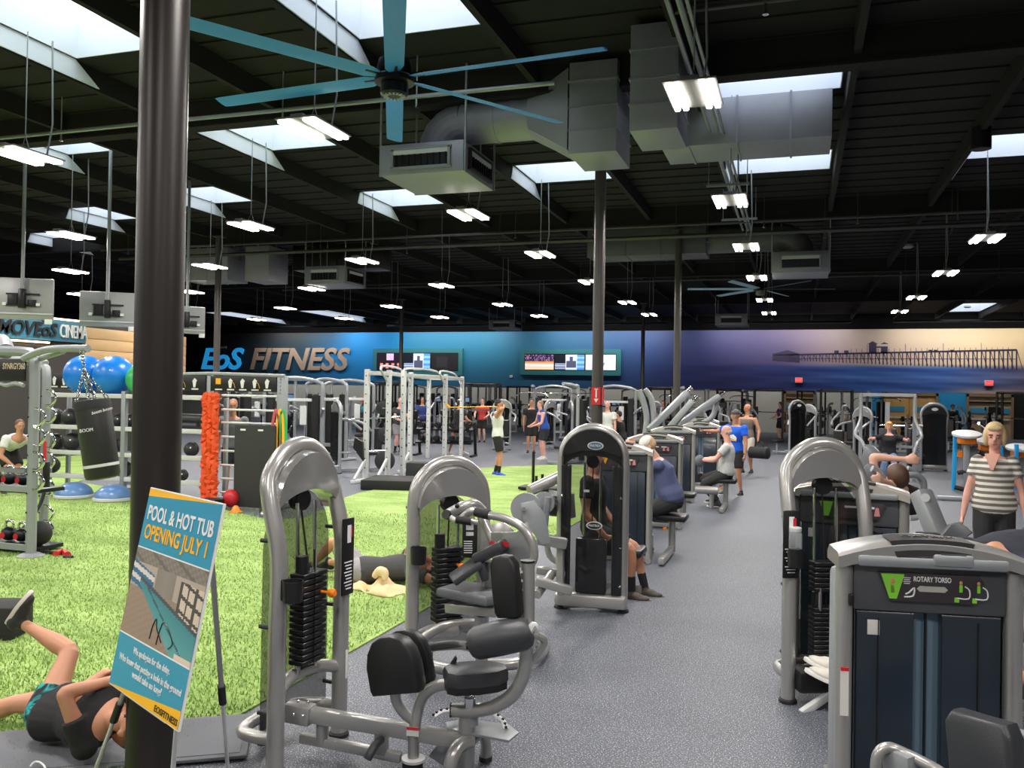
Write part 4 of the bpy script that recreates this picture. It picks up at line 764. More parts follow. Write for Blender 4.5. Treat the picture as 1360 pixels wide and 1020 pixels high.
# ------------------------------------------------------------------ panel-fronted selector machines
HEAD = mat('header_grey', rgb(74, 76, 80), .35, coat=.2); CHAN = mat('channel_blue', rgb(104, 128, 148), .45); PLAC = mat('placard_dark', rgb(58, 52, 56), .4); LIME = mat('lime_print', rgb(130, 205, 60), .5); PINK = mat('pink_print', rgb(200, 130, 130), .5)
TOPM = mat('pale_silver_rail', rgb(196, 192, 184), .3, .4, coat=.4)
def panel_machine(lb, loc, rz, W=.8, hs=1.3, hc=1.39, name='', hero=False, plac='lime', topm=None, fl=False):
    t = thing('weight_machine', lb, 'gym machine', loc, rz); a = W/2
    for s in (-1, 1):
        MB().tube(spl([(s*a, .0, .04), (s*a, 0, .5), (s*a, 0, hs-.03)], 3), .036, 12).build('side_post', SILVER, t)
        MB().box((s*a, .11, hs*.5), (.06, .14, hs-.12), .025).build('side_panel', SILVER2, t)
        MB().tube(spl([(s*a, .22, .3), (s*a, .2, .1), (s*a, .08, .045), (s*a, -.04, .04)], 4), .036, 10).build('foot_tube', SILVER, t)
    N = 12; vs = []; fs = []
    for i in range(N+1):
        x = -1+2*i/N; z = hs+(hc-hs)*(1-x*x); zz = .034
        for y, dz in ((-.06, -zz), (-.06, zz*.5), (-.03, zz), (.15, zz), (.19, 0), (.19, -zz)): vs.append((x*(a+.036), y, z+dz))
    for i in range(N):
        for k in range(6): fs.append([i*6+k, i*6+(k+1) % 6, (i+1)*6+(k+1) % 6, (i+1)*6+k])
    fs += [[0, 1, 2, 3, 4, 5][::-1], [N*6+k for k in range(6)]]
    rail = MB().add(vs, fs).build('top_rail', topm or TOPM, t)
    ins = MB(); iv = []
    for i in range(7):
        x = -.42+.84*i/6; z = hs+(hc-hs)*(1-x*x); k = 1-.25*0
        iv += [(x*a, -.066, z-.03), (x*a*1.18, -.05, z+.038), (x*a*1.18, .1, z+.04)]
    ins.add(iv, [[i*3+k, (i+1)*3+k, (i+1)*3+k+1, i*3+k+1] for i in range(6) for k in range(2)]); ins = ins.build('rail_insert', BLACKM, rail)
    if hero: text('MATRIX', 'lettering', IRON, rail, (0, .02, hc+.0405), (1, 0, 0), (0, 1, 0), .055, world=False, ext=.0012, space=1.15)
    MB().box((0, .03, hs-.13+.03), (W-.06, .1, .24), .02).build('header', HEAD, t)
    MB().box((0, -.02, hs+.005), (W-.08, .1, .05), .015).build('header_ledge', SILVER2, t)
    if hero: MB().box((.08, -.045, hs+.02), (.16, .07, .05), .012).build('rep_counter', SILVER2, t); MB().box((.08, -.05, hs+.046), (.1, .045, .004)).build('display', HEAD, t)
    pw = W*.62; o = V((0 if hero else .02, -.03, hs-.1)); pc = [(-pw/2, .055), (pw/2-.02, .055), (pw/2, .03), (pw/2-.05, -.065), (-pw/2+.05, -.065)]
    pl = MB().prism(pc, o, (1, 0, 0), (0, 0, 1), .02, .003).build('placard', PLAC, t)
    y = o.y-.0115
    def pq(p, m, nm='print'): MB().prism(p, (o.x, y, o.z), (1, 0, 0), (0, 0, 1), .003).build(nm, m, pl, ang=0)
    if plac == 'lime': pq([(-pw/2+.01, .05), (-pw/2+.105, .05), (-pw/2+.075, -.055), (-pw/2+.045, -.055)], LIME, 'arrow_print')
    else: pq([(-pw/2+.02, .04), (-pw/2+.09, .04), (-pw/2+.06, -.04)], YELLOW, 'arrow_print')
    if hero:
        pq([(-pw/2+.05, .005), (-pw/2+.062, .0), (-pw/2+.068, -.03), (-pw/2+.05, -.03)], mat('skin_print', rgb(196, 140, 100), .6), 'figure_print'); MB().sph((o.x-pw/2+.057, y, o.z+.02), (.012, .003, .016), 10, 6).build('figure_print', MATS['skin_print'], pl)
        MB().tube(spl([(o.x-pw/2+.105, y, o.z-.045), (o.x-pw/2+.14, y, o.z-.04), (o.x-pw/2+.145, y, o.z-.005), (o.x-pw/2+.125, y, o.z-.025), (o.x-pw/2+.11, y, o.z-.033)], 3), .004, 5).build('icon_print', WHITEP, pl)
        for k in range(4): MB().box((o.x-pw/2+.115, y, o.z+.036-.008*k), (.03-.006*(k % 2), .002, .003)).build('text_line', WHITEP, pl, ang=0)
        text(name, 'lettering', WHITEP, pl, (o.x+.005, y-.001, o.z+.032), (1, 0, 0), (0, 0, 1), .03, world=False, bold=.0006, fit=.15)
        MB().prism([(-.05, -.012), (.05, -.012), (.062, 0), (.05, .012), (-.05, .012), (-.062, 0)], (o.x+.005, y, o.z-.008), (1, 0, 0), (0, 0, 1), .004).build('display_window', mat('lcd', rgb(176, 178, 168), .3), pl)
        for dx in (.115, .185):
            MB().box((o.x+dx-.012, y, o.z-.048), (.018, .003, .02)).build('badge_print', LIME, pl); MB().sph((o.x+dx+.004, y, o.z+.024), (.007, .003, .009), 8, 5).build('figure_print', MATS['skin_print'], pl)
            MB().box((o.x+dx+.004, y, o.z+.0), (.012, .003, .03)).build('figure_print', LIME if dx < .2 else PINK, pl); MB().tube(spl([(o.x+dx-.01, y, o.z-.04), (o.x+dx+.035, y, o.z-.04), (o.x+dx+.037, y, o.z-.005), (o.x+dx+.02, y, o.z+.01)], 3), .003, 5).build('icon_print', WHITEP, pl)
    else:
        for k in range(2): pq([(-pw*.1+k*.12, .01), (-pw*.1+.08+k*.12, .01), (-pw*.1+.08+k*.12, .025), (-pw*.1+k*.12, .025)], WHITEP, 'text_line')
        for k in range(2): pq([(pw*.2+k*.06, -.04), (pw*.2+.04+k*.06, -.04), (pw*.2+.03+k*.06, .02), (pw*.2+.01+k*.06, .02)], PINK, 'figure_print')
    zt = hs-.22; zl = .1
    for s in (-1, 1):
        x0, x1 = s*.055, s*(a-.05)
        p = [(min(x0, x1), zl), (max(x0, x1), zl), (max(x0, x1), zt), (min(x0, x1), zt)]
        MB().prism(p, (0, .02, 0), (1, 0, 0), (0, 0, 1), .05, .012).build('front_panel', PANELB, t)
        MB().box((s*(a-.14), -.008, (zl+zt)/2), (.005, .006, zt-zl-.06)).build('panel_seam', BLACK, t, ang=0)
    MB().box((0, .06, (zl+zt)/2), (.12, .02, zt-zl)).build('center_channel', CHAN, t); MB().tube([(0, .03, .4), (0, .03, zt)], .006, 6).build('cable', BLACK, t)
    MB().lathe([(.012, 0), (.018, .01), (.01, .03), (.018, .05), (.01, .07), (.012, .09)], (0, .03, .34), n=10).build('cable_end', CHROME, t)
    MB().cyl((0, .0, .2), (0, .05, .2), .09, n=20).build('pulley', BLACK, t); pb = MB().prism([(-.055, 0), (.055, 0), (.055, .06), (0, .08), (-.055, .06)], (0, .04, .24), (1, 0, 0), (0, 0, 1), .01).build('pulley_bracket', LIGHTGREY, t)
    if hero:
        for k in range(8): q = k*pi/4; MB().sph((.055*cos(q), -.004, .2+.055*sin(q)), .012, 8, 5).build('pulley_bolt', CHROME, t)
    MB().box((0, .1, .05), (W-.02, .14, .08), .02).build('base', SILVER, t); MB().box((0, .16, hs*.5), (W-.08, .04, hs-.1), .01).build('rear_cover', HEAD, t)
    MB().box((-a+.12, -.008, zt-.07), (.05, .004, .065), .002).build('sticker', LABELM, t)
    if hero:
        MB().box((-a-.002, -.036, .73), (.034, .004, .2)).build('warning_sticker', LABELM, t); MB().box((-a-.002, -.038, .83), (.034, .004, .015)).build('red_band', RED, t); MB().box((-a+.02, -.03, 1.13), (.02, .03, .05), .006).build('latch', BLACK, t)
    return t
pA, pB = dp(1122, 735, 3.77), dp(1347, 745, 3.66); c = (pA+pB)/2
RT = panel_machine('nearest panel machine with lettered placard, silver top rail and dark blue panels', (c.x, c.y, 0), math.atan2(pB.y-pA.y, pB.x-pA.x), W=(pB.xy-pA.xy).length, hs=1.30, hc=1.365, name='ROTARY TORSO', hero=True, topm=SILVER)
def wr(mb, name, m, **k): return mb.build(name, m, RT, world=True, **k)
def U(px, py, d=3.2): return dp(px, py, d)
ux = U(1352, 985, 3.0)-U(1275, 965, 3.2)
wr(MB().prism([(-.13, -.2), (.12, -.2), (.13, .1), (.11, .15), (-.10, .16), (-.13, .12)], U(1310, 1010, 3.1), ux, (0, 0, 1), .09, .025), 'chest_pad', VINYL); wr(MB().prism([(-.12, -.03), (.12, -.03), (.12, .02), (.09, .03), (-.09, .03), (-.12, .02)], U(1324, 970, 3.25), ux, (0, 1, 0), .03, .008), 'pad_bracket', SILVER2); wr(MB().cyl(U(1345, 985, 3.2), U(1385, 992, 3.1), .035), 'pad_arm', SILVER)
wr(MB().tube(spl([U(1163, 1040, 3.1), U(1165, 1005, 3.1), U(1178, 993, 3.1), U(1200, 1000, 3.08), U(1240, 1020, 3.0), U(1270, 1040, 2.95)], 5), .02, 10), 'arm_rest_tube', SILVER); wr(MB().prism([(-.06, -.06), (.05, -.06), (.06, .04), (-.06, .06)], U(1195, 1015, 3.08), ux, (0, 0, 1), .05, .012), 'arm_rest_cap', SILVER2)
wr(MB().tube([U(1160, 1050, 3.1), (.35, 3.0, .02)], .03), 'arm_post', SILVER); wr(MB().box((.75, 2.6, .42), (.4, .4, .08), .03), 'seat', VINYL); wr(MB().cyl((.75, 2.6, .4), (.75, 2.6, 0), .05), 'seat_post', SILVER); wr(MB().bar((.7, 3.55, .06), (.75, 2.5, .06), .09, .09, .01), 'main_beam', SILVER)
wr(MB().tube([U(1310, 1040, 3.12), (.95, 2.75, .06)], .035), 'pad_post', SILVER)
panel_machine('panel machine on the right, behind the right arch tower', (.36, 6.78, 0), R(-3), W=.74, hs=1.29, hc=1.36)
PM1 = panel_machine('panel machine beside the smoked tower, woman in white cap leaning on it', (-2.02, 10.2, 0), R(4), W=.74, plac='y')
PM2 = panel_machine('panel machine just behind the woman in the white cap', (-2.02, 13.0, 0), R(4), W=.74, plac='y')
PM3 = panel_machine('panel machine in front of the balding seated man', (-2.2, 16.3, 0), R(4), W=.74, plac='y')
PM4 = panel_machine('panel machine behind the man in the blue shirt', (-2.0, 19.3, 0), R(4), W=.74, plac='y')
PM5 = panel_machine('farthest panel machine of the row left of the aisle', (-2.3, 22.6, 0), R(4), W=.74, plac='y')
def seat_unit(t, x, y, zs=.46, dx=.0, back=None):
    def wb(mb, n, m): return mb.build(n, m, t, world=True)
    wb(MB().box((x, y, zs-.04), (.38, .36, .08), .03), 'seat', MATS['black_vinyl']); wb(MB().cyl((x, y, zs-.07), (x, y, .02), .045), 'seat_post', SILVER); wb(MB().bar((x, y, .06), (x, y-.9, .06), .07, .08, .01), 'base_beam', SILVER); wb(MB().lathe([(.01, 0), (.024, .01), (.024, .03), (.012, .035)], (x-.06, y-.19, zs-.16), (0, -1, 0), 10), 'adjust_knob', ORANGE)
    if back: wb(MB().box((x+back[0], y+back[1], zs+.4), (.1 if back[0] else .34, .34 if back[0] else .1, .46), .035), 'back_pad', MATS['black_vinyl']); wb(MB().bar((x+back[0]*1.3, y+back[1]*1.3, zs-.3), (x+back[0]*1.3, y+back[1]*1.3, zs+.4), .06, .06), 'back_post', SILVER)
q_ = dp(893, 674, 10.9); seat_unit(PM1, q_.x, q_.y, .5); seat_unit(PM3, -1.2, 15.9, .52); seat_unit(PM2, -1.7, 13.9); seat_unit(PM4, -1.6, 20.3); seat_unit(PM5, -1.6, 23.4)
def w_(t): return lambda mb, n, m, **k: mb.build(n, m, t, world=True, **k)
wp3 = w_(PM3); wp3(MB().cyl((-1.7, 15.55, .33), (-1.3, 15.55, .33), .07), 'ankle_roller', SILVER); wp3(MB().cyl((-1.42, 15.6, .36), (-1.42, 15.6, .02), .04), 'roller_post', SILVER); wp3(MB().sph((-1.66, 15.78, .82), (.09, .09, .11)), 'knee_roller', VINYL2); wp3(MB().cyl((-1.66, 15.78, .82), (-1.7, 16.1, .6), .03), 'roller_arm', SILVER)
# ---- plate-loaded leverage machines with long diagonal arms
def leverage(lb, loc, arms, posts, d):
    t = thing('leverage_machine', lb, 'gym machine', loc); wl = w_(t)
    for a in arms: wl(MB().bar(dp(a[0], a[1], d), dp(a[2], a[3], d+a[4]), .14, .14, .03), 'lever_arm', SILVER2); wl(MB().cyl(dp(a[2], a[3], d+a[4]), dp(a[2]+(a[2]-a[0])*.12, a[3]+(a[3]-a[1])*.12, d+a[4]), .05), 'weight_horn', CHROME)
    for p in posts: wl(MB().tube(spl([dp(x, y, d+.3) for x, y in p], 4), .065, 10), 'frame_tube', SILVER2)
    wl(MB().box((loc[0], loc[1], .08), (1.3, .1, .1), .02), 'base_beam', SILVER2); wl(MB().box((loc[0], loc[1]+.5, .08), (.1, 1.2, .1), .02), 'base_beam', SILVER2)
    for s in (-.55, .55): wl(MB().bar((loc[0]+s, loc[1], .08), (loc[0]+s, loc[1]+.3, 1.0), .09, .09, .01), 'upright', SILVER2)
    wl(MB().box((loc[0], loc[1]+.8, .45), (.4, .45, .1), .03), 'seat', MATS['black_vinyl']); wl(MB().bar((loc[0], loc[1]+.7, .1), (loc[0], loc[1]+.8, .42), .07, .07), 'seat_post', SILVER2)
    return t
p = at(875, 650); leverage('plate-loaded press machine with two thick pale diagonal arms', (p.x, p.y, 0), ((862, 571, 913, 521, .3), (882, 577, 921, 532, -.3)), (((849, 518), (855, 535), (859, 555), (857, 580), (857, 640)), ((856, 517), (865, 530), (868, 555), (868, 600), (868, 640))), p.length)
p = at(912, 640); leverage('plate-loaded machine with one long diagonal arm and bent strut', (p.x, p.y, 0), ((903, 563, 956, 526, .2),), (((952, 533), (948, 550), (941, 558), (924, 567)), ((904, 562), (904, 600), (904, 640))), p.length)
# ---- right side: recliner with curved handles, pillar, dark towers, stretch station
p = (1.55, 8.0, 0); RC = thing('weight_machine', 'grey reclining machine with curved handles under the lying woman', 'gym machine', p); wc = w_(RC)
def B(px, py, d=7.9): return dp(px, py, d)
wc(MB().bar(B(1222, 652, 7.4), B(1248, 716, 7.2), .16, .14, .03), 'lever_arm', SILVER2); wc(MB().cyl(B(1229, 661, 7.27), B(1228, 661, 7.35), .036), 'arm_cap', LIGHTGREY); wc(MB().prism([(-.12, -.08), (-.02, .06), (.05, .08), (.15, .0), (.03, -.1)], B(1264, 706, 7.1), (1, 0, 0), (0, .2, 1), .16, .02), 'foot_pad', VINYL2)
wc(MB().prism([(-.2, -.05), (-.1, .05), (.06, .05), (.14, 0), (.06, -.06)], B(1236, 716, 7.0), (1, 0, 0), (0, 0, 1), .1, .02), 'arm_cover', IRON)
wc(MB().tube(spl([B(1186, 637, 7.7), B(1200, 632, 7.7), B(1216, 631, 7.7), B(1226, 638, 7.7), B(1227, 650, 7.7)], 4), .028, 10), 'handle', SILVER2); wc(MB().tube([B(1186, 637, 7.69), B(1202, 633, 7.69)], .034, 10), 'grip', RUBBER); wc(MB().tube(spl([B(1205, 622, 8.3), B(1217, 628, 8.3), B(1224, 642, 8.3)], 4), .028, 10), 'handle', SILVER2)
wc(MB().tube(spl([B(1158, 622, 7.7), B(1168, 628, 7.7), B(1180, 650, 7.7)], 4), .03, 10), 'handle', SILVER2); wc(MB().bar(B(1150, 608, 8.4), B(1163, 622, 8.2), .12, .3, .04), 'head_pad', VINYL2); wc(MB().bar(B(1146, 625, 7.9), B(1168, 640, 7.8), .12, .2, .04), 'arm_pad', VINYL2)
h_ = dp(1192, 628, 7.6); wc(MB().bar((h_.x-.06, h_.y+.75, .72), (h_.x, h_.y+.2, 1.1), .36, .08, .03), 'back_pad', VINYL); wc(MB().bar((h_.x-.06, h_.y+.7, .05), (h_.x-.04, h_.y+.6, .75), .09, .09), 'pad_post', SILVER2); wc(MB().bar((1.0, 8.2, .05), (2.0, 8.2, .05), .1, .1), 'base_beam', SILVER2); wc(MB().bar((1.2, 8.2, .05), (1.2, 8.4, .7), .09, .09), 'upright', SILVER2); wc(MB().tube(spl([B(1208, 688, 7.6), B(1222, 686, 7.6), B(1226, 675, 7.6)], 3), .025, 8), 'base_tube', LIGHTGREY); wc(MB().prism([(-.1, -.12), (.05, -.1), (.1, .12), (0, .14)], B(1213, 672, 7.9), (1, 0, 0), (0, 0, 1), .1, .02), 'side_pad', MATS['black_vinyl']); wc(MB().bar((1.5, 8.2, .05), (1.9, 7.2, .05), .09, .09), 'base_beam', SILVER2); wc(MB().bar((1.86, 7.2, .05), (1.8, 7.25, .55), .08, .08), 'upright', SILVER2)
def dark_tower(px, py, d, lb, rz=0, sc=1.):
    p = at(px, py); t = thing('weight_machine', lb, 'gym machine', (p.x, p.y, 0), rz); t.scale = (sc, sc, sc)
    arch_tower(t, w=.6, h=1.9, zb=1.3, stack=(.15, .7, 12), cap='black', cupx=0, placx=0, pins=False, detail=False, back=False, M_=SILVER2); n = 12; a = .3
    MB().prism([(-a, .16), (a, .16)]+[(a*cos(i*pi/n), 1.5+.33*sin(i*pi/n)) for i in range(n+1)], (0, -.05, 0), (1, 0, 0), (0, 0, 1), .02).build('dark_shroud', mat('black_shroud', rgb(16, 17, 19), .15, alpha=.85), t)
    MB().box((0, -.02, .1), (.66, .2, .12), .03).build('base_shoe', SILVER, t); MB().tube([(0, .3, .1), (0, 1.2, .08)], .04).build('base_beam', SILVER2, t); MB().box((0, 1.0, .45), (.36, .36, .1), .03).build('seat', MATS['black_vinyl'], t); MB().cyl((0, 1, .42), (0, 1, .05), .05).build('seat_post', SILVER2, t)
    return t
dark_tower(1240, 625, 20, 'tall black-shrouded arch tower before the plywood doors'); dark_tower(1058, 606, 27, 'dark arch tower at the far end of the aisle', R(40))
p = at(1217, 626); PL = thing('weight_machine', 'slim silver pillar machine with vertical lettering before the plywood doors', 'gym machine', (p.x, p.y, 0)); MB().box((0, 0, .62), (.26, .3, 1.24), .04).build('pillar', SILVER2, PL); MB().box((-.17, .05, .6), (.12, .36, 1.16), .05).build('side_shell', BLACK, PL); MB().box((0, 0, 1.26), (.28, .34, .05), .02).build('pillar_cap', LIGHTGREY, PL); MB().tube([(-.3, 0, 1.23), (-.95, 0, 1.25)], .025).build('handle', CHROME, PL)
text('MATRIX', 'lettering', IRON, PL, (0, -.155, .72), (0, 0, 1), (-1, 0, 0), .17, world=False); MB().box((.1, .5, .4), (.35, .7, .1), .03).build('seat', MATS['black_vinyl'], PL); MB().bar((.1, .1, .3), (.1, .8, .36), .08, .08).build('seat_beam', SILVER2, PL)
p = at(1295, 668); SS = thing('stretch_station', 'blue, white and orange stretching station behind the striped woman', 'gym machine', (p.x, p.y, 0)); CB = mat('cyan_frame', rgb(30, 160, 225), .4); ws = w_(SS); q = p.length
for k, (px, py, w_k) in enumerate(((1284, 579, .55), (1312, 588, .5), (1355, 597, .55))):
    c = dp(px, py, q*1.0-.2+.25*k); ws(MB().lathe([(w_k*.5, 0), (w_k*.54, .02), (w_k*.54, .06), (w_k*.46, .08)], c, (0, -.2, 1), 24), 'round_pad', LIGHTGREY); ws(MB().box(c+V((0, -.02, -.1)), (.36, .3, .16), .05), 'pad_bracket', ORANGE); ws(MB().bar(c+V((0, 0, -.1)), (c.x, c.y+.05, .06), .12, .12, .02), 'pedestal', SILVER2)
ws(MB().bar(dp(1269, 575, q), dp(1266, 660, q), .08, .1, .01), 'blue_upright', CB); ws(MB().bar(dp(1330, 585, q+.4), dp(1330, 650, q+.4), .07, .08, .01), 'blue_upright', CB); ws(MB().bar(dp(1350, 590, q+.1), dp(1349, 668, q+.1), .08, .08, .01), 'blue_upright', CB)
for a, b in (((1272, 628), (1283, 626)), ((1268, 647), (1280, 650)), ((1300, 600), (1325, 612))): ws(MB().cyl(dp(*a, q-.1), dp(*b, q-.2), .05), 'roller', RUBBER)
for a, b in (((1260, 668), (1285, 650)), ((1268, 674), (1290, 660)), ((1285, 690), (1300, 668))): ws(MB().bar(dp(*a, q), dp(*b, q+.2), .06, .04, .01), 'leg', WHITE)
ws(MB().box(dp(1275, 603, q-.1), (.11, .02, .14), .01), 'orange_sign', ORANGE); ws(MB().box(dp(1353, 626, q-.1), (.11, .02, .14), .01), 'orange_sign', ORANGE)
for a, b in (((1300, 562), (1312, 570)), ((1296, 575), (1304, 578))): ws(MB().cyl(dp(*a, q), dp(*b, q+.1), .03), 'grip_tube', CHROME)
ws(MB().box((p.x+.2, p.y+.2, .05), (1.7, .12, .08), .02), 'base_beam', SILVER2)
# ------------------------------------------------------------------ people
SKIN = {}
def skin(k):
    c = {'tan': (188, 134, 104), 'fair': (214, 168, 146), 'pink': (222, 166, 148), 'brown': (150, 104, 78)}[k]
    return mat('skin_'+k, rgb(*c), .5)
def cloth(n, c, r=.85): return mat('cloth_'+n, rgb(*c), r, var=.12, scale=14, bump=.25, bscale=30)
def remesh(mb, name, m, parent, vox, smooth=6):
    o = mb.build(name, m, None, ang=0); md = o.modifiers.new('r', 'REMESH'); md.mode = 'VOXEL'; md.voxel_size = vox; md.use_smooth_shade = True
    sm = o.modifiers.new('s', 'SMOOTH'); sm.iterations = smooth; sm.factor = .5
    bpy.context.view_layer.update(); me = bpy.data.meshes.new_from_object(o.evaluated_get(bpy.context.evaluated_depsgraph_get()))
    me.name = name; me.transform(wmat(parent).inverted()) if parent else None
    me.polygons.foreach_set('use_smooth', [True]*len(me.polygons))
    nm = o.name; bpy.data.objects.remove(o); o = bpy.data.objects.new(nm, me); COL.objects.link(o); o.parent = parent
    return o
def caps(mb, a, b, ra, rb, n=12, cap0=True, cap1=True):   # a tapered limb with rounded ends
    a = V(a); b = V(b); t = (b-a).normalized(); P = []; r = []
    if cap0:
        for q in (75, 45, 20): P.append(a-t*ra*sin(R(q))); r.append(ra*cos(R(q)))
    P.append(a); r.append(ra); P.append(b); r.append(rb)
    if cap1:
        for q in (20, 45, 75): P.append(b+t*rb*sin(R(q))); r.append(rb*cos(R(q)))
    mb.tube(P, r, n)
def limb(mb, a, b, prof, n=12):                            # prof: (t, radius) down the limb
    a = V(a); b = V(b); P = [a+(b-a)*t for t, _ in prof]; mb.tube(P, [r for _, r in prof], n)
def ik(a, b, l1, l2, pole):
    a = V(a); b = V(b); d = b-a; L = d.length; mx = (l1+l2)*.995
    if L > mx: d *= mx/L; L = mx; b = a+d
    u = d.normalized(); x = (l1*l1-l2*l2+L*L)/(2*L); h = math.sqrt(max(0, l1*l1-x*x)); p = V(pole); p = p-u*p.dot(u)
    if p.length < 1e-6: p = u.orthogonal()
    return a+u*x+p.normalized()*h, b
def loft(mb, rings, n=20):
    vs = []; fs = []
    for c, s, f, wd, dp_ in rings:
        for k in range(n):
            q = 2*pi*k/n; sq = .82 if False else 1; vs.append(c+s*(wd*cos(q))+f*(dp_*sin(q)))
    m = len(rings)
    for i in range(m-1):
        for k in range(n): l = (k+1) % n; fs.append([i*n+k, i*n+l, (i+1)*n+l, (i+1)*n+k])
    fs += [list(range(n))[::-1], list(range((m-1)*n, m*n))]; mb.add(vs, fs)
TORSO = [(-.075, .05, .05), (-.045, .085, .066), (0, .098, .072), (.05, .09, .066), (.105, .08, .062), (.165, .094, .07), (.215, .104, .073), (.26, .108, .062), (.287, .08, .048), (.305, .04, .038)]
def person(label, J, H=1.72, sk='tan', hair=('short', (40, 30, 26)), top=('tee', 'black', (24, 24, 26)), bottom=('shorts', 'black', (28, 28, 30)), shoes=(30, 30, 32), sole=(220, 220, 215), vox=.016, fat=0., fem=False, face=True, fingers=True, curl=.5, sock=None, cap=None, root=None, headk=1., shk=1.):
    pel = V(J['pel']); neck = V(J['neck']); u = (neck-pel).normalized(); F = V(J['front']); F = (F-u*F.dot(u)).normalized(); Rt = F.cross(u).normalized()
    pu = V(J.get('pu', u)).normalized(); pF = V(J.get('pfront', J['front'])); pF = (pF-pu*pF.dot(pu)).normalized(); pR = pF.cross(pu).normalized()
    base = V(root) if root else V((pel.x, pel.y, 0)); t = thing('person', label, 'person', base); M_ = skin(sk); ls = (neck-pel).length; k = ls/.305
    def ring(tt, wd, dd, g=0.):
        x = min(1, max(0, (tt+.02)/.2)); s = (pR*(1-x)+Rt*x).normalized(); f = (pF*(1-x)+F*x).normalized(); c = pel+(u*tt if tt > .05 else (pu*tt if tt <= 0 else (pu*(1-x)+u*x)*tt))*k
        if tt < 0: c = pel+pu*tt*H
        wf = 1+fat*math.exp(-((tt-.07)/.08)**2); return (c+f*(fat*.03*H*math.exp(-((tt-.08)/.07)**2)), s, f, (wd*wf*(.93 if fem and tt > .2 else 1.04 if fem and tt < .04 else 1))*H+g, dd*(1+fat*1.3*math.exp(-((tt-.09)/.08)**2))*H+g+(.014*H if fem and .17 < tt < .23 else 0))
    sh = (.096 if fem else .113)*H*shk; shp = neck-u*(.035*H)
    S = {'R': shp+Rt*sh, 'L': shp-Rt*sh}; hp = {'R': pel+pR*.052*H-pu*.02*H, 'L': pel-pR*.052*H-pu*.02*H}
    body = MB(); loft(body, [ring(*r) for r in TORSO]); EL = {}; HD = {}; KN = {}; AN = {}
    hd = V(J.get('headdir', u)).normalized(); hc = neck+hd*.115*H; fd = V(J.get('face', F)); fd = (fd-hd*fd.dot(hd)).normalized(); hr = fd.cross(hd).normalized(); HM = Matrix((hr, fd, hd)).transposed(); hs = H/1.75*headk
    def hp_(x, y, z): return hc+(hr*x+fd*y+hd*z)*hs
    caps(body, neck-hd*.03*H, neck+hd*.07*H, .036*H*(.88 if fem else 1), .033*H*(.88 if fem else 1))
    body.sph(hp_(0, -.012, .03), (.074*hs, .094*hs, .085*hs), 16, 10, HM); body.sph(hp_(0, .022, -.045), (.056*hs, .062*hs, .07*hs), 14, 8, HM); body.sph(hp_(0, .05, -.092), (.026*hs, .024*hs, .02*hs), 10, 6, HM)
    if face:
        body.tube([hp_(0, .075, .015), hp_(0, .097, -.022), hp_(0, .082, -.036)], [.009*hs, .016*hs, .012*hs], 8); body.sph(hp_(0, .07, .022), (.05*hs, .016*hs, .012*hs), 10, 6, HM)
        for s in (-1, 1): body.sph(hp_(s*.074, -.008, -.012), (.011*hs, .02*hs, .031*hs), 10, 6, HM)
    for s in 'RL':
        g = 1 if s == 'R' else -1; wr_ = V(J['h'+s]); e, wr_ = ik(S[s], wr_, .18*H, .155*H, J.get('e'+s, -F*.6+Rt*g*.5-u*.3)); EL[s] = e; HD[s] = wr_; f_ = .9 if fem else 1.
        limb(body, S[s]-u*.005*H, e, [(-.12, .02*H), (0, .036*H*f_), (.35, .031*H*f_), (.8, .025*H*f_), (1, .024*H*f_), (1.06, .014*H)]); limb(body, e, wr_, [(-.06, .014*H), (0, .024*H*f_), (.25, .026*H*f_), (.75, .019*H*f_), (1, .016*H), (1.05, .012*H)])
        hdv = V(J.get('hd'+s, wr_-e)).normalized(); pn = V(J.get('pn'+s, -Rt*g)); pn = (pn-hdv*pn.dot(hdv)).normalized(); ac = hdv.cross(pn).normalized(); th = ac*(1 if ac.dot(F) > 0 else -1)
        body.sph(wr_+hdv*.045*hs, (.038*hs, .05*hs, .017*hs), 12, 8, Matrix((ac, hdv, pn)).transposed())
        if fingers:
            for i, (o, L) in enumerate(((-.028, .062), (-.0095, .074), (.0095, .07), (.028, .052))):
                b0 = wr_+hdv*.075*hs+th*(-o)*hs; c1 = hdv*cos(curl)+pn*sin(curl); c2 = hdv*cos(curl*2.1)+pn*sin(curl*2.1); p1 = b0+c1*L*.5*hs; body.tube([b0-hdv*.03*hs, b0, p1, p1+c2*L*.45*hs], [.0085*hs, .0095*hs, .009*hs, .0065*hs], 8)
            b0 = wr_+hdv*.03*hs+th*.022*hs; p1 = b0+(th*.8+hdv*.7+pn*.2)*.035*hs; body.tube([wr_+hdv*.02*hs, b0, p1, p1+(hdv*.9+th*.25+pn*.5)*.03*hs], [.011*hs, .012*hs, .0105*hs, .007*hs], 8)
        else: body.sph(wr_+hdv*.095*hs+pn*.012*hs, (.034*hs, .04*hs, .02*hs), 10, 6, Matrix((ac, hdv, pn)).transposed())
        an = V(J['a'+s]); kn, an = ik(hp[s], an, .245*H, .238*H, J.get('k'+s, pF)); KN[s] = kn; AN[s] = an
        limb(body, hp[s]+pu*.0, kn, [(-.1, .03*H), (0, .052*H), (.3, .05*H), (.8, .035*H), (1, .031*H), (1.05, .02*H)]); limb(body, kn, an, [(-.05, .02*H), (0, .031*H), (.28, .034*H), (.7, .022*H), (1, .018*H), (1.05, .015*H)], 12)
    bd = remesh(body, 'body', M_, t, vox, 4)
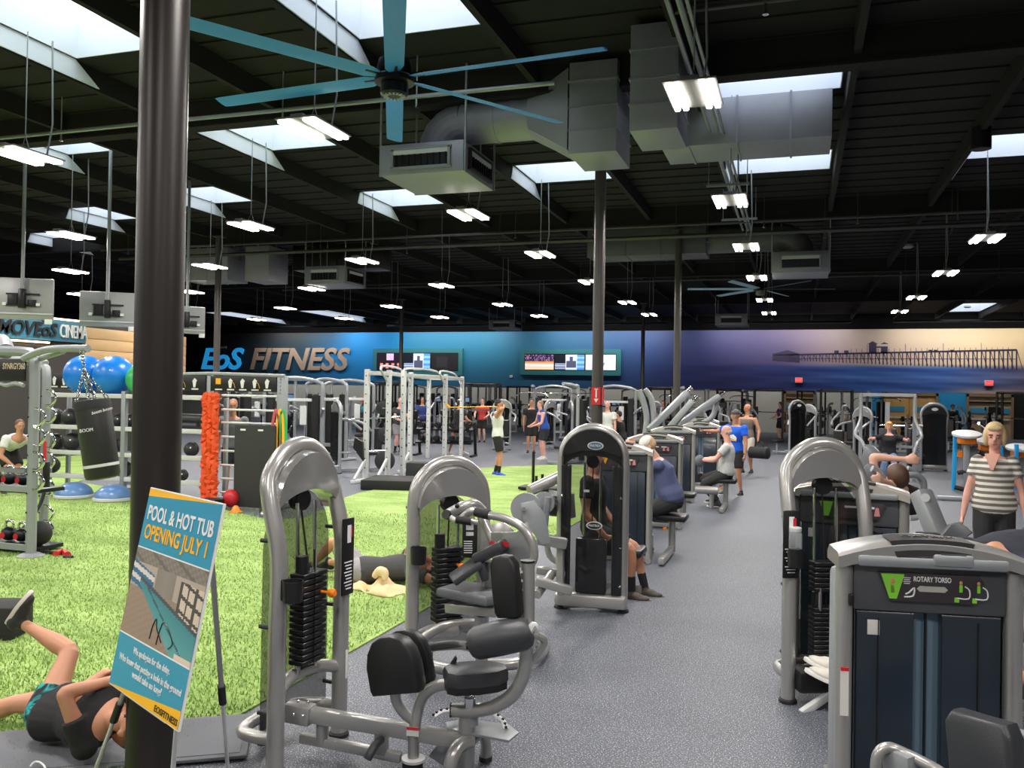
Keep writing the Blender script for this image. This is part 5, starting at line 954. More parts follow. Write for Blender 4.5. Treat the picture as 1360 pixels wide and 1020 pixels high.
    if face:
        for s in (-1, 1):
            MB().sph(hp_(s*.031, .074, .0), (.0105*hs, .007*hs, .0055*hs), 10, 6, HM).build('eye', mat('eye_white', rgb(190, 182, 176), .4), bd, world=True); MB().sph(hp_(s*.031, .0805, .0), (.006*hs, .004*hs, .006*hs), 8, 5, HM).build('iris', BLACK, bd, world=True)
            MB().sph(hp_(s*.031, .083, .022), (.02*hs, .008*hs, .004*hs), 8, 5, HM).build('eyebrow', mat('brow', rgb(70, 52, 42), .8), bd, world=True)
        MB().sph(hp_(0, .079, -.062), (.023*hs, .009*hs, .006*hs), 10, 6, HM).build('mouth', mat('lips', rgb(168, 96, 90), .5), bd, world=True)
    g = .010 if vox < .02 else .014
    if hair:
        hm = mat('hair_%d_%d' % hair[1][:2], rgb(*hair[1]), .6, var=.3, scale=60); h = MB()
        if hair[0] in ('short', 'bob', 'long', 'back'):
            h.sph(hp_(0, -.026, .045), (.081*hs, .094*hs, .082*hs), 16, 10, HM); h.sph(hp_(0, -.045, .0), (.078*hs, .07*hs, .075*hs), 14, 8, HM)
        if hair[0] == 'bob':
            for s in (-1, 1): h.sph(hp_(s*.066, -.012, -.01), (.03*hs, .055*hs, .085*hs), 12, 8, HM)
            h.sph(hp_(0, .06, .078), (.062*hs, .032*hs, .03*hs), 12, 8, HM)
        if hair[0] == 'long': h.tube([hp_(0, -.06, .04), hp_(0, -.09, -.08), hp_(.02, -.1, -.2), hp_(.03, -.1, -.28)], [.06*hs, .055*hs, .045*hs, .02*hs], 12)
        if hair[0] == 'rim': h.sph(hp_(0, -.05, -.005), (.082*hs, .06*hs, .05*hs), 14, 8, HM)
        remesh(h, 'hair', hm, t, max(vox*.8, .01), 3)
    if cap:
        cm = cloth(cap[0], cap[1]); h = MB(); h.sph(hp_(0, -.014, .058), (.084*hs, .1*hs, .075*hs), 16, 10, HM); s = -1 if len(cap) > 2 else 1; h.sph(hp_(0, s*.105, .04), (.06*hs, .055*hs, .01*hs), 12, 6, HM); remesh(h, 'cap', cm, t, .011, 2)
    if top:
        tm = cloth(top[1], top[2]); s_ = MB(); lo = -.03 if top[0] != 'crop' else .03; loft(s_, [ring(max(a, lo) if a < lo else a, b, c, g+(.006 if a < .1 else 0)) for a, b, c in TORSO[(1 if lo < 0 else 3):(-1 if top[0] != 'tank' else -2)]])
        if top[0] != 'tank':
            for s in 'RL':
                L = .52 if top[0] == 'tee' else 1.0; s_.sph(S[s]-u*.004*H, .041*H*f_+g*.8, 12, 8); limb(s_, S[s]-u*.004*H, S[s].lerp(EL[s], L), [(-.14, .02*H), (-.05, .036*H*f_+g*.6), (.2, .038*H*f_+g*.7), (1, .035*H*f_+g*1.3)])
                if top[0] == 'long': limb(s_, EL[s], HD[s], [(-.12, .024*H), (0, .03*H+g), (.95, .021*H+g)])
        else:
            for s in 'RL': s_.tube(spl([S[s].lerp(neck, .55)+u*.012*H+F*.03*H, S[s].lerp(neck, .5)+u*.028*H, S[s].lerp(neck, .55)+u*.01*H-F*.04*H], 4), .022*H, 8)
            loft(s_, [ring(.2, .1, .075, g), ring(.24, .088, .066, g), ring(.27, .06, .05, g)])
        sh_ = remesh(s_, 'shirt', tm, t, max(.011, vox*.9), 3)
        if len(top) > 3: top[3](sh_, ring)
    if bottom:
        bm_ = cloth(bottom[1], bottom[2]); p = MB(); loft(p, [ring(a, b, c, g*.8) for a, b, c in TORSO[0:4]])
        for s in 'RL':
            L = {'shorts': .8, 'short': .45, 'pants': 1.0}[bottom[0]]; e = hp[s].lerp(KN[s], L); x = .004*H if bottom[0] != 'pants' else 0
            limb(p, hp[s], e, [(-.12, .03*H), (0, .055*H+g), (.4, .053*H+g+x), (1, (.046*H if L < 1 else .037*H)+g+x)])
            if bottom[0] == 'pants': limb(p, KN[s], AN[s]+(KN[s]-AN[s])*.08, [(-.1, .026*H), (0, .036*H+g), (.4, .037*H+g), (1, .03*H+g)])
        remesh(p, 'trousers' if bottom[0] == 'pants' else 'shorts', bm_, t, max(.012, vox), 3)
    for s in 'RL':
        an = AN[s]; td = V(J.get('t'+s, pF)); up = V(J.get('u'+s, (0, 0, 1))).normalized(); td = (td-up*td.dot(up)).normalized(); sd = td.cross(up); FM = Matrix((sd, td, up)).transposed()
        if shoes:
            f = MB(); q = an-up*.026*H; f.sph(q-td*.012*H+up*.0, (.024*H, .034*H, .026*H), 12, 8, FM); f.sph(q+td*.05*H-up*.006*H, (.028*H, .055*H, .018*H), 12, 8, FM); caps(f, an+up*.01*H, an-up*.02*H, .022*H, .024*H, 10); f.sph(q+td*.02*H+up*.004*H, (.025*H, .05*H, .022*H), 12, 8, FM)
            so = remesh(f, 'shoe', mat('shoe_%d_%d_%d' % shoes, rgb(*shoes), .6), t, max(.01, vox*.8), 2)
            pl = [(.024*cos(a_)*(1.1 if sin(a_) > 0 else .9)*H, (.038+.078*sin(a_))*H) for a_ in [i*pi/8 for i in range(16)]]
            MB().prism(pl, q-up*.018*H, sd, td, .014*H, .003).build('sole', mat('sole_%d' % sole[0], rgb(*sole), .7), so, world=True)
        if sock: c = MB(); limb(c, KN[s].lerp(an, .62), an, [(0, .026*H), (1, .023*H)]); remesh(c, 'sock', cloth('sock', sock), t, .012, 1)
    return t
def frame(x, y, deg):            # local (right, forward, up) to world for a figure facing deg
    a = R(deg); f = V((cos(a), sin(a), 0)); r = V((sin(a), -cos(a), 0)); o = V((x, y, 0))
    return lambda a_, b_, c_=0.: o+r*a_+f*b_+V((0, 0, c_)), f, r
def standing(label, x, y, deg, H=1.72, lean=0., hR=None, hL=None, step=.0, look=None, aR=None, aL=None, bend=0., **k):
    L, f, r = frame(x, y, deg); s = H/1.75; ps = .535*H-bend
    J = dict(pel=L(0, -lean*.25, ps), neck=L(0, lean, ps+math.sqrt(max(.01, (.303*H)**2-(lean*1.25)**2))), front=f, aR=aR and L(*aR) or L(.1*s, step, .04*H), aL=aL and L(*aL) or L(-.1*s, -step, .04*H), kR=f, kL=f)
    J['pu'] = V((0, 0, 1)); J['pfront'] = f
    J['hR'] = L(*(hR or (.25*s, .06, .47*H))); J['hL'] = L(*(hL or (-.25*s, .06, .47*H)))
    J['tR'] = L(.15, 1)-L(0, 0); J['tL'] = L(-.15, 1)-L(0, 0); J['headdir'] = V((0, 0, 1))+f*.12
    if look: J['face'] = L(*look)-L(0, 0)
    J.update(k.pop('J', {})); return person(label, J, H, **k)
def seated(label, x, y, deg, zs=.46, H=1.72, lean=.1, hR=None, hL=None, knee=.0, aR=None, aL=None, look=None, **k):
    L, f, r = frame(x, y, deg); zp = zs+.075*H
    J = dict(pel=L(0, 0, zp), neck=L(0, lean, zp+math.sqrt((.3*H)**2-lean**2)), front=f, pfront=f, pu=V((0, 0, 1))+f*lean, aR=L(*(aR or (.12, .40, .04*H))), aL=L(*(aL or (-.12, .40, .04*H))), kR=f+V((0, 0, .8)), kL=f+V((0, 0, .8)), tR=f, tL=f)
    J['hR'] = L(*(hR or (.2, .38, zp+.05))); J['hL'] = L(*(hL or (-.2, .38, zp+.05))); J['headdir'] = V((0, 0, 1))+f*.15
    if look: J['face'] = L(*look)-L(0, 0)
    J.update(k.pop('J', {})); return person(label, J, H, **k)
# the woman walking towards the camera in the striped top
def stripes(o, ring): pass
p = dp(1320, 700, 8.7); W1 = standing('woman with short blond hair in a white and grey striped top walking forward', p.x, p.y, -102, H=1.72, hR=(.28, .08, .80), hL=(-.29, .06, .80), step=.12, fat=.2, fem=True, sk='pink', hair=('bob', (214, 188, 142)), headk=1.16, shk=.9, top=('tee', 'striped', (226, 222, 214)), bottom=('pants', 'charcoal', (44, 44, 46)), shoes=(70, 70, 74), vox=.011)
m = MATS['cloth_striped']; nt = m.node_tree; bs = nt.nodes['Principled BSDF']; tc = nt.nodes.new('ShaderNodeTexCoord'); wv = nt.nodes.new('ShaderNodeTexWave'); wv.bands_direction = 'Z'; wv.inputs['Scale'].default_value = 5.4; wv.inputs['Distortion'].default_value = .5
cr = nt.nodes.new('ShaderNodeValToRGB'); cr.color_ramp.elements[0].position = .42; cr.color_ramp.elements[0].color = (*rgb(228, 224, 214), 1); cr.color_ramp.elements[1].position = .56; cr.color_ramp.elements[1].color = (*rgb(118, 112, 104), 1)
nt.links.new(tc.outputs['Object'], wv.inputs['Vector']); nt.links.new(wv.outputs['Fac'], cr.inputs[0]); nt.links.new(cr.outputs[0], bs.inputs['Base Color'])
nk = dp(1318, 612, 8.59); MB().prism([(-.07, .08), (.07, .08), (.012, -.09), (-.012, -.09)], V((nk.x, nk.y, 1.385)), (1, -.2, 0), (0, .3, 1), .03, .01).build('neckline', skin('pink'), W1, world=True)
# the man in the blue shirt pointing, and the man behind him
p = at(976, 657); B1 = standing('man in bright blue shirt, black shorts and grey cap, right arm stretched out', p.x, p.y, -118, H=1.68, hR=(.62, .18, 1.27), hL=(-.27, .1, .80), step=.04, look=(.9, .5), hair=None, cap=('cap_grey', (84, 84, 86), 1), top=('tee', 'blue', (20, 92, 214)), shoes=(28, 28, 30), vox=.014, aR=(.2, .05, .067), aL=(-.14, .0, .067), J=dict(pnR=V((0, 0, 1))))
L_, f_, r_ = frame(p.x, p.y, -118); e = L_(-.02, .165, 1.16); MB().prism([(-.1, .03), (.02, .06), (.1, .0), (.1, -.05), (-.02, -.02), (-.1, -.01)], e, r_*-1, (0, 0, 1), .012).build('chest_print', WHITEP, B1, world=True); MB().prism([(-.04, -.03), (.1, -.05), (.1, -.075), (-.04, -.055)], e+f_*.004, r_*-1, (0, 0, 1), .012).build('chest_print', YELLOW, B1, world=True)
MB().lathe([(.034, -.012), (.036, 0), (.034, .012)], L_(-.255, .09, .84), (0, 0, 1), 12).build('watch_strap', BLACK, B1, world=True)
p = at(932, 629); q = at(992, 628); B2 = standing('man in grey tank top behind the blue shirt carrying a black bag', q.x, q.y, -115, H=1.76, hL=(-.33, .06, .86), step=.05, look=(.6, .8), hair=None, sk='tan', top=('tank', 'stone', (112, 104, 98)), bottom=('shorts', 'cream', (206, 200, 186)), shoes=(40, 40, 42), vox=.018)
L_, f_, r_ = frame(q.x, q.y, -115); b = L_(-.4, .12, .55); t = thing('duffel_bag', 'black duffel bag hanging from the hand of the man in grey tank', 'bag', b); MB().tube([b-r_*.27, b-r_*.24, b+r_*.24, b+r_*.27], [.08, .15, .15, .08], 14).build('bag_body', RUBBER, t, world=True)
for s in (-1, 1): MB().tube(spl([b+r_*.14*s+V((0, 0, .12)), b+r_*.06*s+V((0, 0, .27)), L_(-.34, .07, .80)], 5), .014, 6).build('bag_strap', RUBBER, t, world=True)
# seated: balding man, leaning woman, man behind the smoked shroud, woman facing the camera
seated('balding man in pale grey shirt and charcoal trousers seated facing left', -1.2, 15.9, 178, zs=.5, H=1.74, lean=-.02, hR=(.16, .42, .84), hL=(-.16, .42, .84), aR=(.12, .2, .14), aL=(-.12, .12, .1), sk='pink', hair=('rim', (196, 188, 178)), top=('tee', 'palegrey', (196, 198, 196)), bottom=('pants', 'charcoal', (44, 44, 46)), shoes=(50, 50, 54), vox=.014, fat=.12)
q_ = dp(893, 674, 10.9); seated('woman in white cap and slate blue shirt bent over the panel machine', q_.x, q_.y, 188, zs=.56, H=1.76, lean=.2, hR=(.12, .50, 1.31), hL=(-.12, .54, 1.31), aR=(.12, .3, .07), aL=(-.12, .3, .07), sk='pink', hair=('back', (206, 168, 128)), cap=('cap_white', (226, 222, 210)), top=('tee', 'slateblue', (84, 92, 128)), bottom=('pants', 'charcoal', (44, 44, 46)), vox=.013, fat=.3, fem=True, J=dict(headdir=V((-.55, -.25, .8)), face=V((-.8, -.3, -.4)), eR=V((-.3, -.3, -1)), eL=V((-.3, .3, -1))))
seated('dark-haired man in black seated behind the smoked tower machine', -1.93, 8.55, -4, zs=.53, H=1.74, lean=-.02, hR=(.2, .16, .62), hL=(-.2, .18, .62), aR=(.1, .42, .068), aL=(-.12, .5, .068), sk='tan', hair=('short', (26, 20, 18)), shoes=(74, 66, 58), sole=(90, 84, 76), vox=.012, sock=(26, 26, 28), look=(.25, 1))
p = at(1180, 640); seated('blond woman in black top and jeans seated facing the camera far back', p.x*1.02, p.y*1.02, -93, zs=.5, H=1.68, lean=.02, hR=(.42, .3, 1.02), hL=(-.42, .3, 1.02), fem=True, sk='pink', hair=('bob', (206, 160, 84)), top=('tee', 'black', (30, 28, 34)), bottom=('pants', 'jeans', (96, 122, 158)), vox=.02, fingers=False)
t = thing('weight_machine', 'grey seated machine with curved arms used by the blond woman', 'gym machine', (p.x*1.02, p.y*1.02+.1, 0)); o = V(t.location); MB().box((0, 0, .45), (.45, .45, .1), .03).build('seat', VINYL, t); MB().cyl((0, 0, .42), (0, 0, 0), .06).build('seat_post', SILVER2, t); MB().box((0, .3, .9), (.4, .1, .7), .03).build('back_pad', VINYL, t); MB().bar((0, .4, .03), (0, .4, 1.9), .1, .1).build('upright', SILVER2, t)
for s in (-1, 1): MB().tube(spl([(s*.62, .3, 2.1), (s*.62, .3, 1.5), (s*.75, .1, 1.1), (s*.6, -.2, .9), (s*.5, -.3, .5)], 5), .04, 8).build('press_arm', SILVER2, t); MB().bar((s*.62, .35, 0), (s*.62, .35, 2.1), .08, .08).build('upright', SILVER2, t)
MB().bar((-.62, .35, 2.08), (.62, .35, 2.08), .08, .08).build('top_bar', SILVER2, t); MB().bar((-.62, .35, .8), (.62, .35, .8), .06, .06).build('cross_bar', SILVER2, t)
# on the recliner: dark-haired woman lying back, hands at her head
h = dp(1192, 628, 7.6); J = dict(pel=h+V((-.05, .58, -.5)), neck=h+V((.02, .2, -.15)), front=V((0, .6, .8)), hR=dp(1170, 638, 7.45), hL=dp(1200, 610, 7.8), eR=V((-.8, -.2, .3)), eL=V((-.9, .2, .8)), aR=V((h.x-.1, h.y+1.3, .35)), aL=V((h.x+.1, h.y+1.3, .35)), kR=V((0, 0, 1)), kL=V((0, 0, 1)), headdir=V((-.1, -.7, .6)), face=V((-.3, .6, .7)))
person('woman with brown hair lying back on the recliner, hands at her head', J, 1.66, 'fair', headk=1.2, hair=('back', (84, 60, 46)), top=('tee', 'brown', (60, 46, 42)), bottom=('pants', 'black', (28, 28, 30)), fem=True, vox=.013)
# bent man at the right edge; somebody lying behind the panel machine with white shoes on the foot bar
pl = dp(1412, 722, 5.3); J = dict(pel=pl, neck=dp(1316, 744, 5.0), front=V((-.3, -.2, -1)), pfront=V((-1, -.3, -.3)), pu=V((-.7, -.1, .5)), hR=dp(1372, 850, 4.9), hL=dp(1352, 850, 5.1), eR=V((.3, 0, 0)), eL=V((.3, 0, 0)), aL=V((pl.x+.1, pl.y+.25, .07)), aR=V((pl.x, pl.y-.15, .07)), kR=V((-1, 0, 0)), kL=V((-1, 0, 0)), tR=V((-1, -.2, 0)), tL=V((-1, -.2, 0)), headdir=V((-.5, -.2, -.9)), face=V((-.8, 0, -.5)))
J['pel'] = J['neck']+(J['pel']-J['neck']).normalized()*.54
person('man in dark navy shirt bent far forward at the right edge of view', J, 1.8, 'tan', hair=('short', (30, 26, 26)), top=('tee', 'navy', (38, 40, 52)), bottom=('pants', 'black', (28, 28, 30)), vox=.013, fat=.15)
J = dict(pel=V((1.0, 5.62, .42)), neck=V((1.5, 5.42, .5)), front=V((0, 0, 1)), hR=V((1.0, 5.2, .5)), hL=V((1.1, 5.9, .5)), aL=dp(1114, 878, 5.55), aR=dp(1116, 893, 5.45), kR=V((0, 0, 1)), kL=V((0, 0, 1)), tR=V((-1, .25, .25)), tL=V((-1, .25, .25)), uR=V((.3, 0, 1)), uL=V((.3, 0, 1)), headdir=V((1, -.3, .1)), face=V((0, 0, 1)))
person('person lying behind the panel machine, only white shoes showing on the foot bar', J, 1.76, 'tan', hair=('short', (60, 50, 46)), top=('tee', 'ash', (90, 90, 92)), bottom=('pants', 'black', (28, 28, 30)), shoes=(216, 212, 202), sole=(235, 235, 230), vox=.014)
# on the turf: woman on the mat and the man lying by the tower
P0, KT, ATg, ET, HT_ = dp(78, 945, 4.8), dp(97, 868, 5.02), dp(30, 828, 5.15), dp(78, 888, 4.72), dp(140, 893, 4.75); cr_ = V((.95, .31, 0)); nk = P0+(dp(178, 960, 4.45)-P0).normalized()*.49
J = dict(pel=P0, neck=nk, front=V((-.35, -.6, .75)), pfront=V((-.1, -.4, 1)), hR=HT_, hL=dp(150, 903, 4.65), eL=V((-.3, 0, 1)), aL=ATg, aR=dp(-70, 962, 5.2), kL=KT-(P0+ATg)/2, kR=V((0, 0, 1)), tL=cr_*.62+V((0, 0, .8)), uL=cr_*.8-V((0, 0, .6)), tR=V((-.5, .2, .6)), uR=V((.6, -.3, .5)), headdir=dp(205, 972, 4.3)-dp(165, 960, 4.45), face=V((-.1, -.2, 1)), pu=nk-P0, hdR=V((1, .3, 0)), pnR=V((0, .3, 1)))
J['eR'] = ET-(nk-(nk-P0).normalized()*.06+HT_)/2
W2 = person('woman in black shirt and teal shorts lying on a grey mat behind the sign', J, 1.66, 'tan', hair=('long', (120, 72, 44)), top=('tee', 'black', (24, 24, 26)), bottom=('short', 'teal', (30, 66, 70)), shoes=(44, 42, 44), sole=(214, 206, 196), fem=True, vox=.01, curl=.9)
m = MATS['cloth_teal']; nt = m.node_tree; tc = nt.nodes.new('ShaderNodeTexCoord'); n = nt.nodes.new('ShaderNodeTexNoise'); n.inputs['Scale'].default_value = 9; n.inputs['Detail'].default_value = 2; n.inputs['Distortion'].default_value = 2; cr = nt.nodes.new('ShaderNodeValToRGB'); cr.color_ramp.elements[0].position = .44; cr.color_ramp.elements[0].color = (*rgb(22, 34, 38), 1); cr.color_ramp.elements[1].position = .52; cr.color_ramp.elements[1].color = (*rgb(30, 150, 150), 1)
nt.links.new(tc.outputs['Object'], n.inputs['Vector']); nt.links.new(n.outputs['Fac'], cr.inputs[0]); nt.links.new(cr.outputs[0], nt.nodes['Principled BSDF'].inputs['Base Color'])
pp_ = at(484, 757, .15); nn_ = at(560, 752, .17); J = dict(pel=pp_, neck=pp_+(nn_-pp_).normalized()*.53, front=V((.05, -.1, 1)), hR=at(572, 745, .25), hL=at(590, 740, .3), aR=at(414, 752, .1), aL=at(424, 742, .1), kR=V((0, 0, 1)), kL=V((0, 0, 1)), tR=V((-1, 0, .1)), tL=V((-1, 0, .1)), headdir=V((1, -.1, .05)), face=V((0, 0, 1)), eR=V((.2, -.3, .3)))
person('man in grey shirt and pale shorts lying on the turf with knees up', J, 1.74, 'tan', hair=('short', (40, 30, 26)), top=('tee', 'darkgrey', (66, 66, 66)), bottom=('shorts', 'lightgrey', (150, 148, 150)), shoes=(40, 38, 40), vox=.012)
# middle distance
p = at(660, 631); T_ = standing('man in white tank top and black shorts pulling a yellow band overhead', p.x, p.y, 10, H=1.78, hR=(.16, .10, 1.60), hL=(-.14, .10, 1.60), J=dict(eR=V((.4, -.6, .3)), eL=V((-.2, .8, .3))), sk='tan', hair=('short', (34, 26, 24)), top=('tank', 'white', (214, 216, 210)), shoes=(40, 80, 190), sole=(60, 100, 210), sock=(24, 24, 26), vox=.016, fingers=False, step=.06)
p = at(722, 610); standing('man in blue singlet and dark shorts leaning on a machine', p.x, p.y, 215, H=1.74, lean=.12, hR=(.15, .4, 1.0), hL=(-.15, .4, 1.0), sk='pink', hair=('short', (150, 120, 100)), top=('tank', 'royal', (44, 84, 170)), bottom=('shorts', 'navy', (34, 36, 54)), shoes=(214, 210, 206), vox=.018, fingers=False)
p = at(528, 601); standing('bald man in dark shirt and pale shorts beside the power rack', p.x, p.y, -30, H=1.74, lean=.1, hR=(.15, .45, 1.02), hL=(-.12, .45, 1.02), sk='pink', hair=None, top=('tee', 'slate', (60, 64, 66)), bottom=('shorts', 'lightgrey', (150, 148, 150)), shoes=(40, 40, 42), sock=(210, 210, 210), vox=.018, fingers=False)
p = at(606, 604); standing('person in white cap and black clothes stepping beside the dumbbells', p.x, p.y, 60, H=1.72, lean=.1, hR=(.2, .4, 1.05), hL=(-.2, .4, 1.05), step=.22, hair=('short', (60, 44, 36)), cap=('cap_white', (226, 222, 210)), top=('tee', 'black', (24, 24, 26)), bottom=('short', 'black', (28, 28, 30)), shoes=(220, 216, 210), vox=.018, fingers=False)
p = at(806, 613); standing('older man in white shirt right of the arrow column', p.x, p.y, -100, H=1.74, sk='pink', hair=('rim', (196, 188, 178)), top=('tee', 'white', (222, 222, 218)), vox=.02, fingers=False)
p = at(826, 612); seated('person in black top with tan arms seated right of the arrow column', p.x, p.y, 170, zs=.55, H=1.7, sk='tan', hair=('short', (34, 26, 24)), vox=.02, fingers=False)
p = onY(1265, 560, 48.6); standing('person in black standing before the bright blue wall panel', p.x, 48.6, -95, H=1.72, hR=(.1, .25, 1.1), hL=(-.1, .25, 1.1), hair=('bob', (30, 24, 22)), top=('long', 'black', (24, 24, 26)), bottom=('pants', 'black', (28, 28, 30)), vox=.024, fingers=False)
p = at(308, 660); standing('man in grey shirt and dark shorts behind the orange ropes', p.x, p.y, -60, H=1.76, lean=.08, sk='tan', hair=('short', (150, 110, 84)), top=('tee', 'heather', (110, 112, 114)), bottom=('shorts', 'navy', (34, 36, 54)), vox=.016)
p = at(12, 655); standing('man in white shirt bending down behind the left rig', p.x, p.y, -20, H=1.74, lean=.38, bend=.12, hR=(.15, .5, .55), hL=(-.15, .5, .6), hair=('short', (96, 70, 50)), top=('tee', 'white', (222, 222, 218)), vox=.016, look=(.1, 1))
p = at(705, 602); standing('dark-haired person behind the blue singlet man', p.x, p.y, -70, H=1.76, hair=('short', (30, 24, 22)), top=('tee', 'black', (24, 24, 26)), vox=.022, fingers=False)
# ------------------------------------------------------------------ pool sign on its easel
TL, TR, BLc = dp(200, 647, 3.95), dp(297, 669, 3.42), dp(145, 908, 3.82); ux = (TR-TL); uy = (TL-BLc); WD, HT = ux.length, uy.length; ux.normalize(); uy = (uy-ux*uy.dot(ux)).normalized(); nz = ux.cross(uy); cc = TL+ux*WD/2-uy*HT/2
def sp(u, v, z=0.): return TL+ux*(u*WD)-uy*((1-v)*HT)+nz*z
PS = thing('poster_board', 'blue pool opening poster board standing on an easel before the column', 'sign', cc)
MB().prism([(-WD/2, -HT/2), (WD/2, -HT/2), (WD/2, HT/2), (-WD/2, HT/2)], cc-nz*.006, ux, uy, .01).build('board', WHITE, PS, world=True, ang=0)
PBL = mat('poster_blue', rgb(44, 146, 180), .4)
def sheet(nm, p, m, z): MB().prism([(0, 0), (1, 0), (0, 1)], (0, 0, 0), (1, 0, 0), (0, 1, 0), 1); mb = MB(); mb.add([sp(u, v, z) for u, v in p], [list(range(len(p)))]); return mb.build(nm, m, PS, world=True, ang=0)
sheet('blue_print', [(.005, .005), (.995, .005), (.995, .995), (.005, .995)], PBL, .0005)
sheet('yellow_print', [(.005, .955), (.995, .995), (.005, .995)], YELLOW, .001); sheet('yellow_print', [(.005, .005), (.995, .005), (.995, .085)], YELLOW, .001)
sheet('white_line', [(.005, .692), (.995, .692), (.995, .699), (.005, .699)], WHITE, .001); sheet('white_line', [(.005, .262), (.995, .262), (.995, .269), (.005, .269)], WHITE, .001)
def pool(u, v):
    w = (62, 132, 140); rnd = (math.sin(u*91)*math.sin(v*77+u*30))*6
    c = (150+rnd, 128+rnd, 112+rnd)                                 # deck
    if v > .80-.22*abs(u-.1)*.3: c = (128+rnd*2, 120+rnd*2, 112+rnd*2) if int(u*14+v*22) % 5 else (104, 98, 92)
    if v <= .84 and v > .56: c = (176, 160, 148)
    if u < .34 and .60-.3*u < v < .86-.34*u:                        # striped left wall
        k = (v-(.60-.3*u))/.26; c = (214, 204, 196) if int(k*4.6) % 2 else (46, 104, 146)
    if .36 < u < .62 and .56 < v < .84: c = (142-60*abs(u-.5), 132-60*abs(u-.5), 124-60*abs(u-.5))
    e0 = .60-.22*u if u > .14 else .0; e1 = .66-.40*max(0, u-.12)
    lo = .58-1.02*max(0, u-.16)
    if u > .14 and v < e1 and v > max(.0, lo): c = lerp(w, (92, 160, 160), min(1, (e1-v)*3)) if (abs((v-lo)-.1-.1*u) > .012) else (40, 84, 96)
    if u > .14 and e1 <= v < e1+.045: c = (70, 74, 84)
    if u > .70 and e1+.045 <= v < .80-.05*(u-.7): c = (72, 68, 64) if (int(u*40) % 4 == 0 or int((v+u*.4)*26) % 4 == 0) else (208, 190, 172)
    if .64 < u < .66 and v > .5: pass
    if u > .78 and v < .10+.0 and v < .06: c = (220, 200, 180)
    return c
pp = picture('pool_photo', pool, 56, 70, sp(.5, .481, .0012), ux, uy, WD*.99, HT*.423, PS, 0, .35)
for a in (((.44, .30), (.45, .36), (.48, .40), (.51, .36), (.60, .31)), ((.54, .29), (.55, .35), (.58, .40), (.66, .38), (.74, .33), (.70, .30))): MB().tube(spl([sp(u, v, .003) for u, v in a], 4), .0022, 5).build('hand_rail_print', STEELD, PS, world=True)
text('POOL & HOT TUB', 'headline', WHITEP, PS, sp(.5, .872, .002), ux, uy, .088, .0006, bold=.002, fit=WD*.9); text('OPENING JULY 1', 'headline', YELLOW, PS, sp(.5, .776, .002), ux, uy, .088, .0006, bold=.002, fit=WD*.86)
for k, s in enumerate(('We apologize for the delay.', 'Who knew that putting a hole in the ground', 'would take so long?')): text(s, 'small_text', WHITEP, PS, sp(.52, .212-.045*k-(.014 if k else 0), .002), ux, uy, .037, .0006, bold=.0008, fit=WD*(.52, .88, .42)[k])
text('EOSFITNESS', 'small_text', BLACK, PS, sp(.83, .03, .002), ux, uy, .034, .0006, bold=.0008, fit=WD*.3)
EZ = thing('easel', 'folding silver tripod easel with black clamps under the pool poster', 'easel', (sp(.5, 0).x, sp(.5, 0).y, 0))
def leg(a, b, j, r=.013):
    b = V((b.x, b.y, 0)) if abs(b.z) < .3 else b; o = MB().tube([a, a.lerp(b, j)], r, 10).build('leg', SILVER, EZ, world=True); MB().tube([a.lerp(b, j), b], r*.75, 10).build('lower_leg', LIGHTGREY, o, world=True); MB().tube([a.lerp(b, j-.04), a.lerp(b, j+.03)], r*1.5, 10).build('leg_clamp', BLACK, o, world=True); MB().cyl(b+V((0, 0, .0)), b+V((0, 0, .02)), r*1.3, n=10).build('rubber_tip', RUBBER, o, world=True)
tp = sp(.55, .93, -.03); leg(tp, at(122, 1035), .72); leg(sp(.6, .93, -.03), at(224, 1085), .62, .015); leg(tp+V((.02, .08, -.02)), at(303, 1028), .66)
MB().bar(sp(.2, .0, -.02), sp(.8, .0, -.02), .015, .02).build('ledge', SILVER, EZ, world=True)
# ---- mat and block by the lying woman
a, b = at(20, 1000), at(215, 985); c = (a+b)/2; MT = thing('exercise_mat', 'grey exercise mat under the lying woman in teal shorts', 'mat', (c.x, c.y, .012), math.atan2((b-a).y, (b-a).x)); MB().box((-.1, -.05, .01), (1.9, .62, .02), .006).build('foam', mat('grey_foam', rgb(104, 106, 112), .8), MT); MB().box((-.1, -.05, .021), (1.82, .54, .004)).build('top_skin', MATS['grey_foam'], MT)
p = at(-14, 850); tag(MB().box((p.x, p.y+.1, .14), (.34, .34, .26), .02, R(20)).build('foam_block', mat('black_foam', rgb(34, 34, 36), .8)), 'black foam block under the lifted shoe at the left edge', 'block')
p = at(53, 1022); tag(MB().tube(spl([at(40, 1018, .05), at(46, 1012, .06), at(54, 1013, .06), at(60, 1020, .06), at(58, 1030, .05)], 5), .005, 6).build('white_cord', WHITE), 'thin white earphone cord on the grey mat', 'cord')
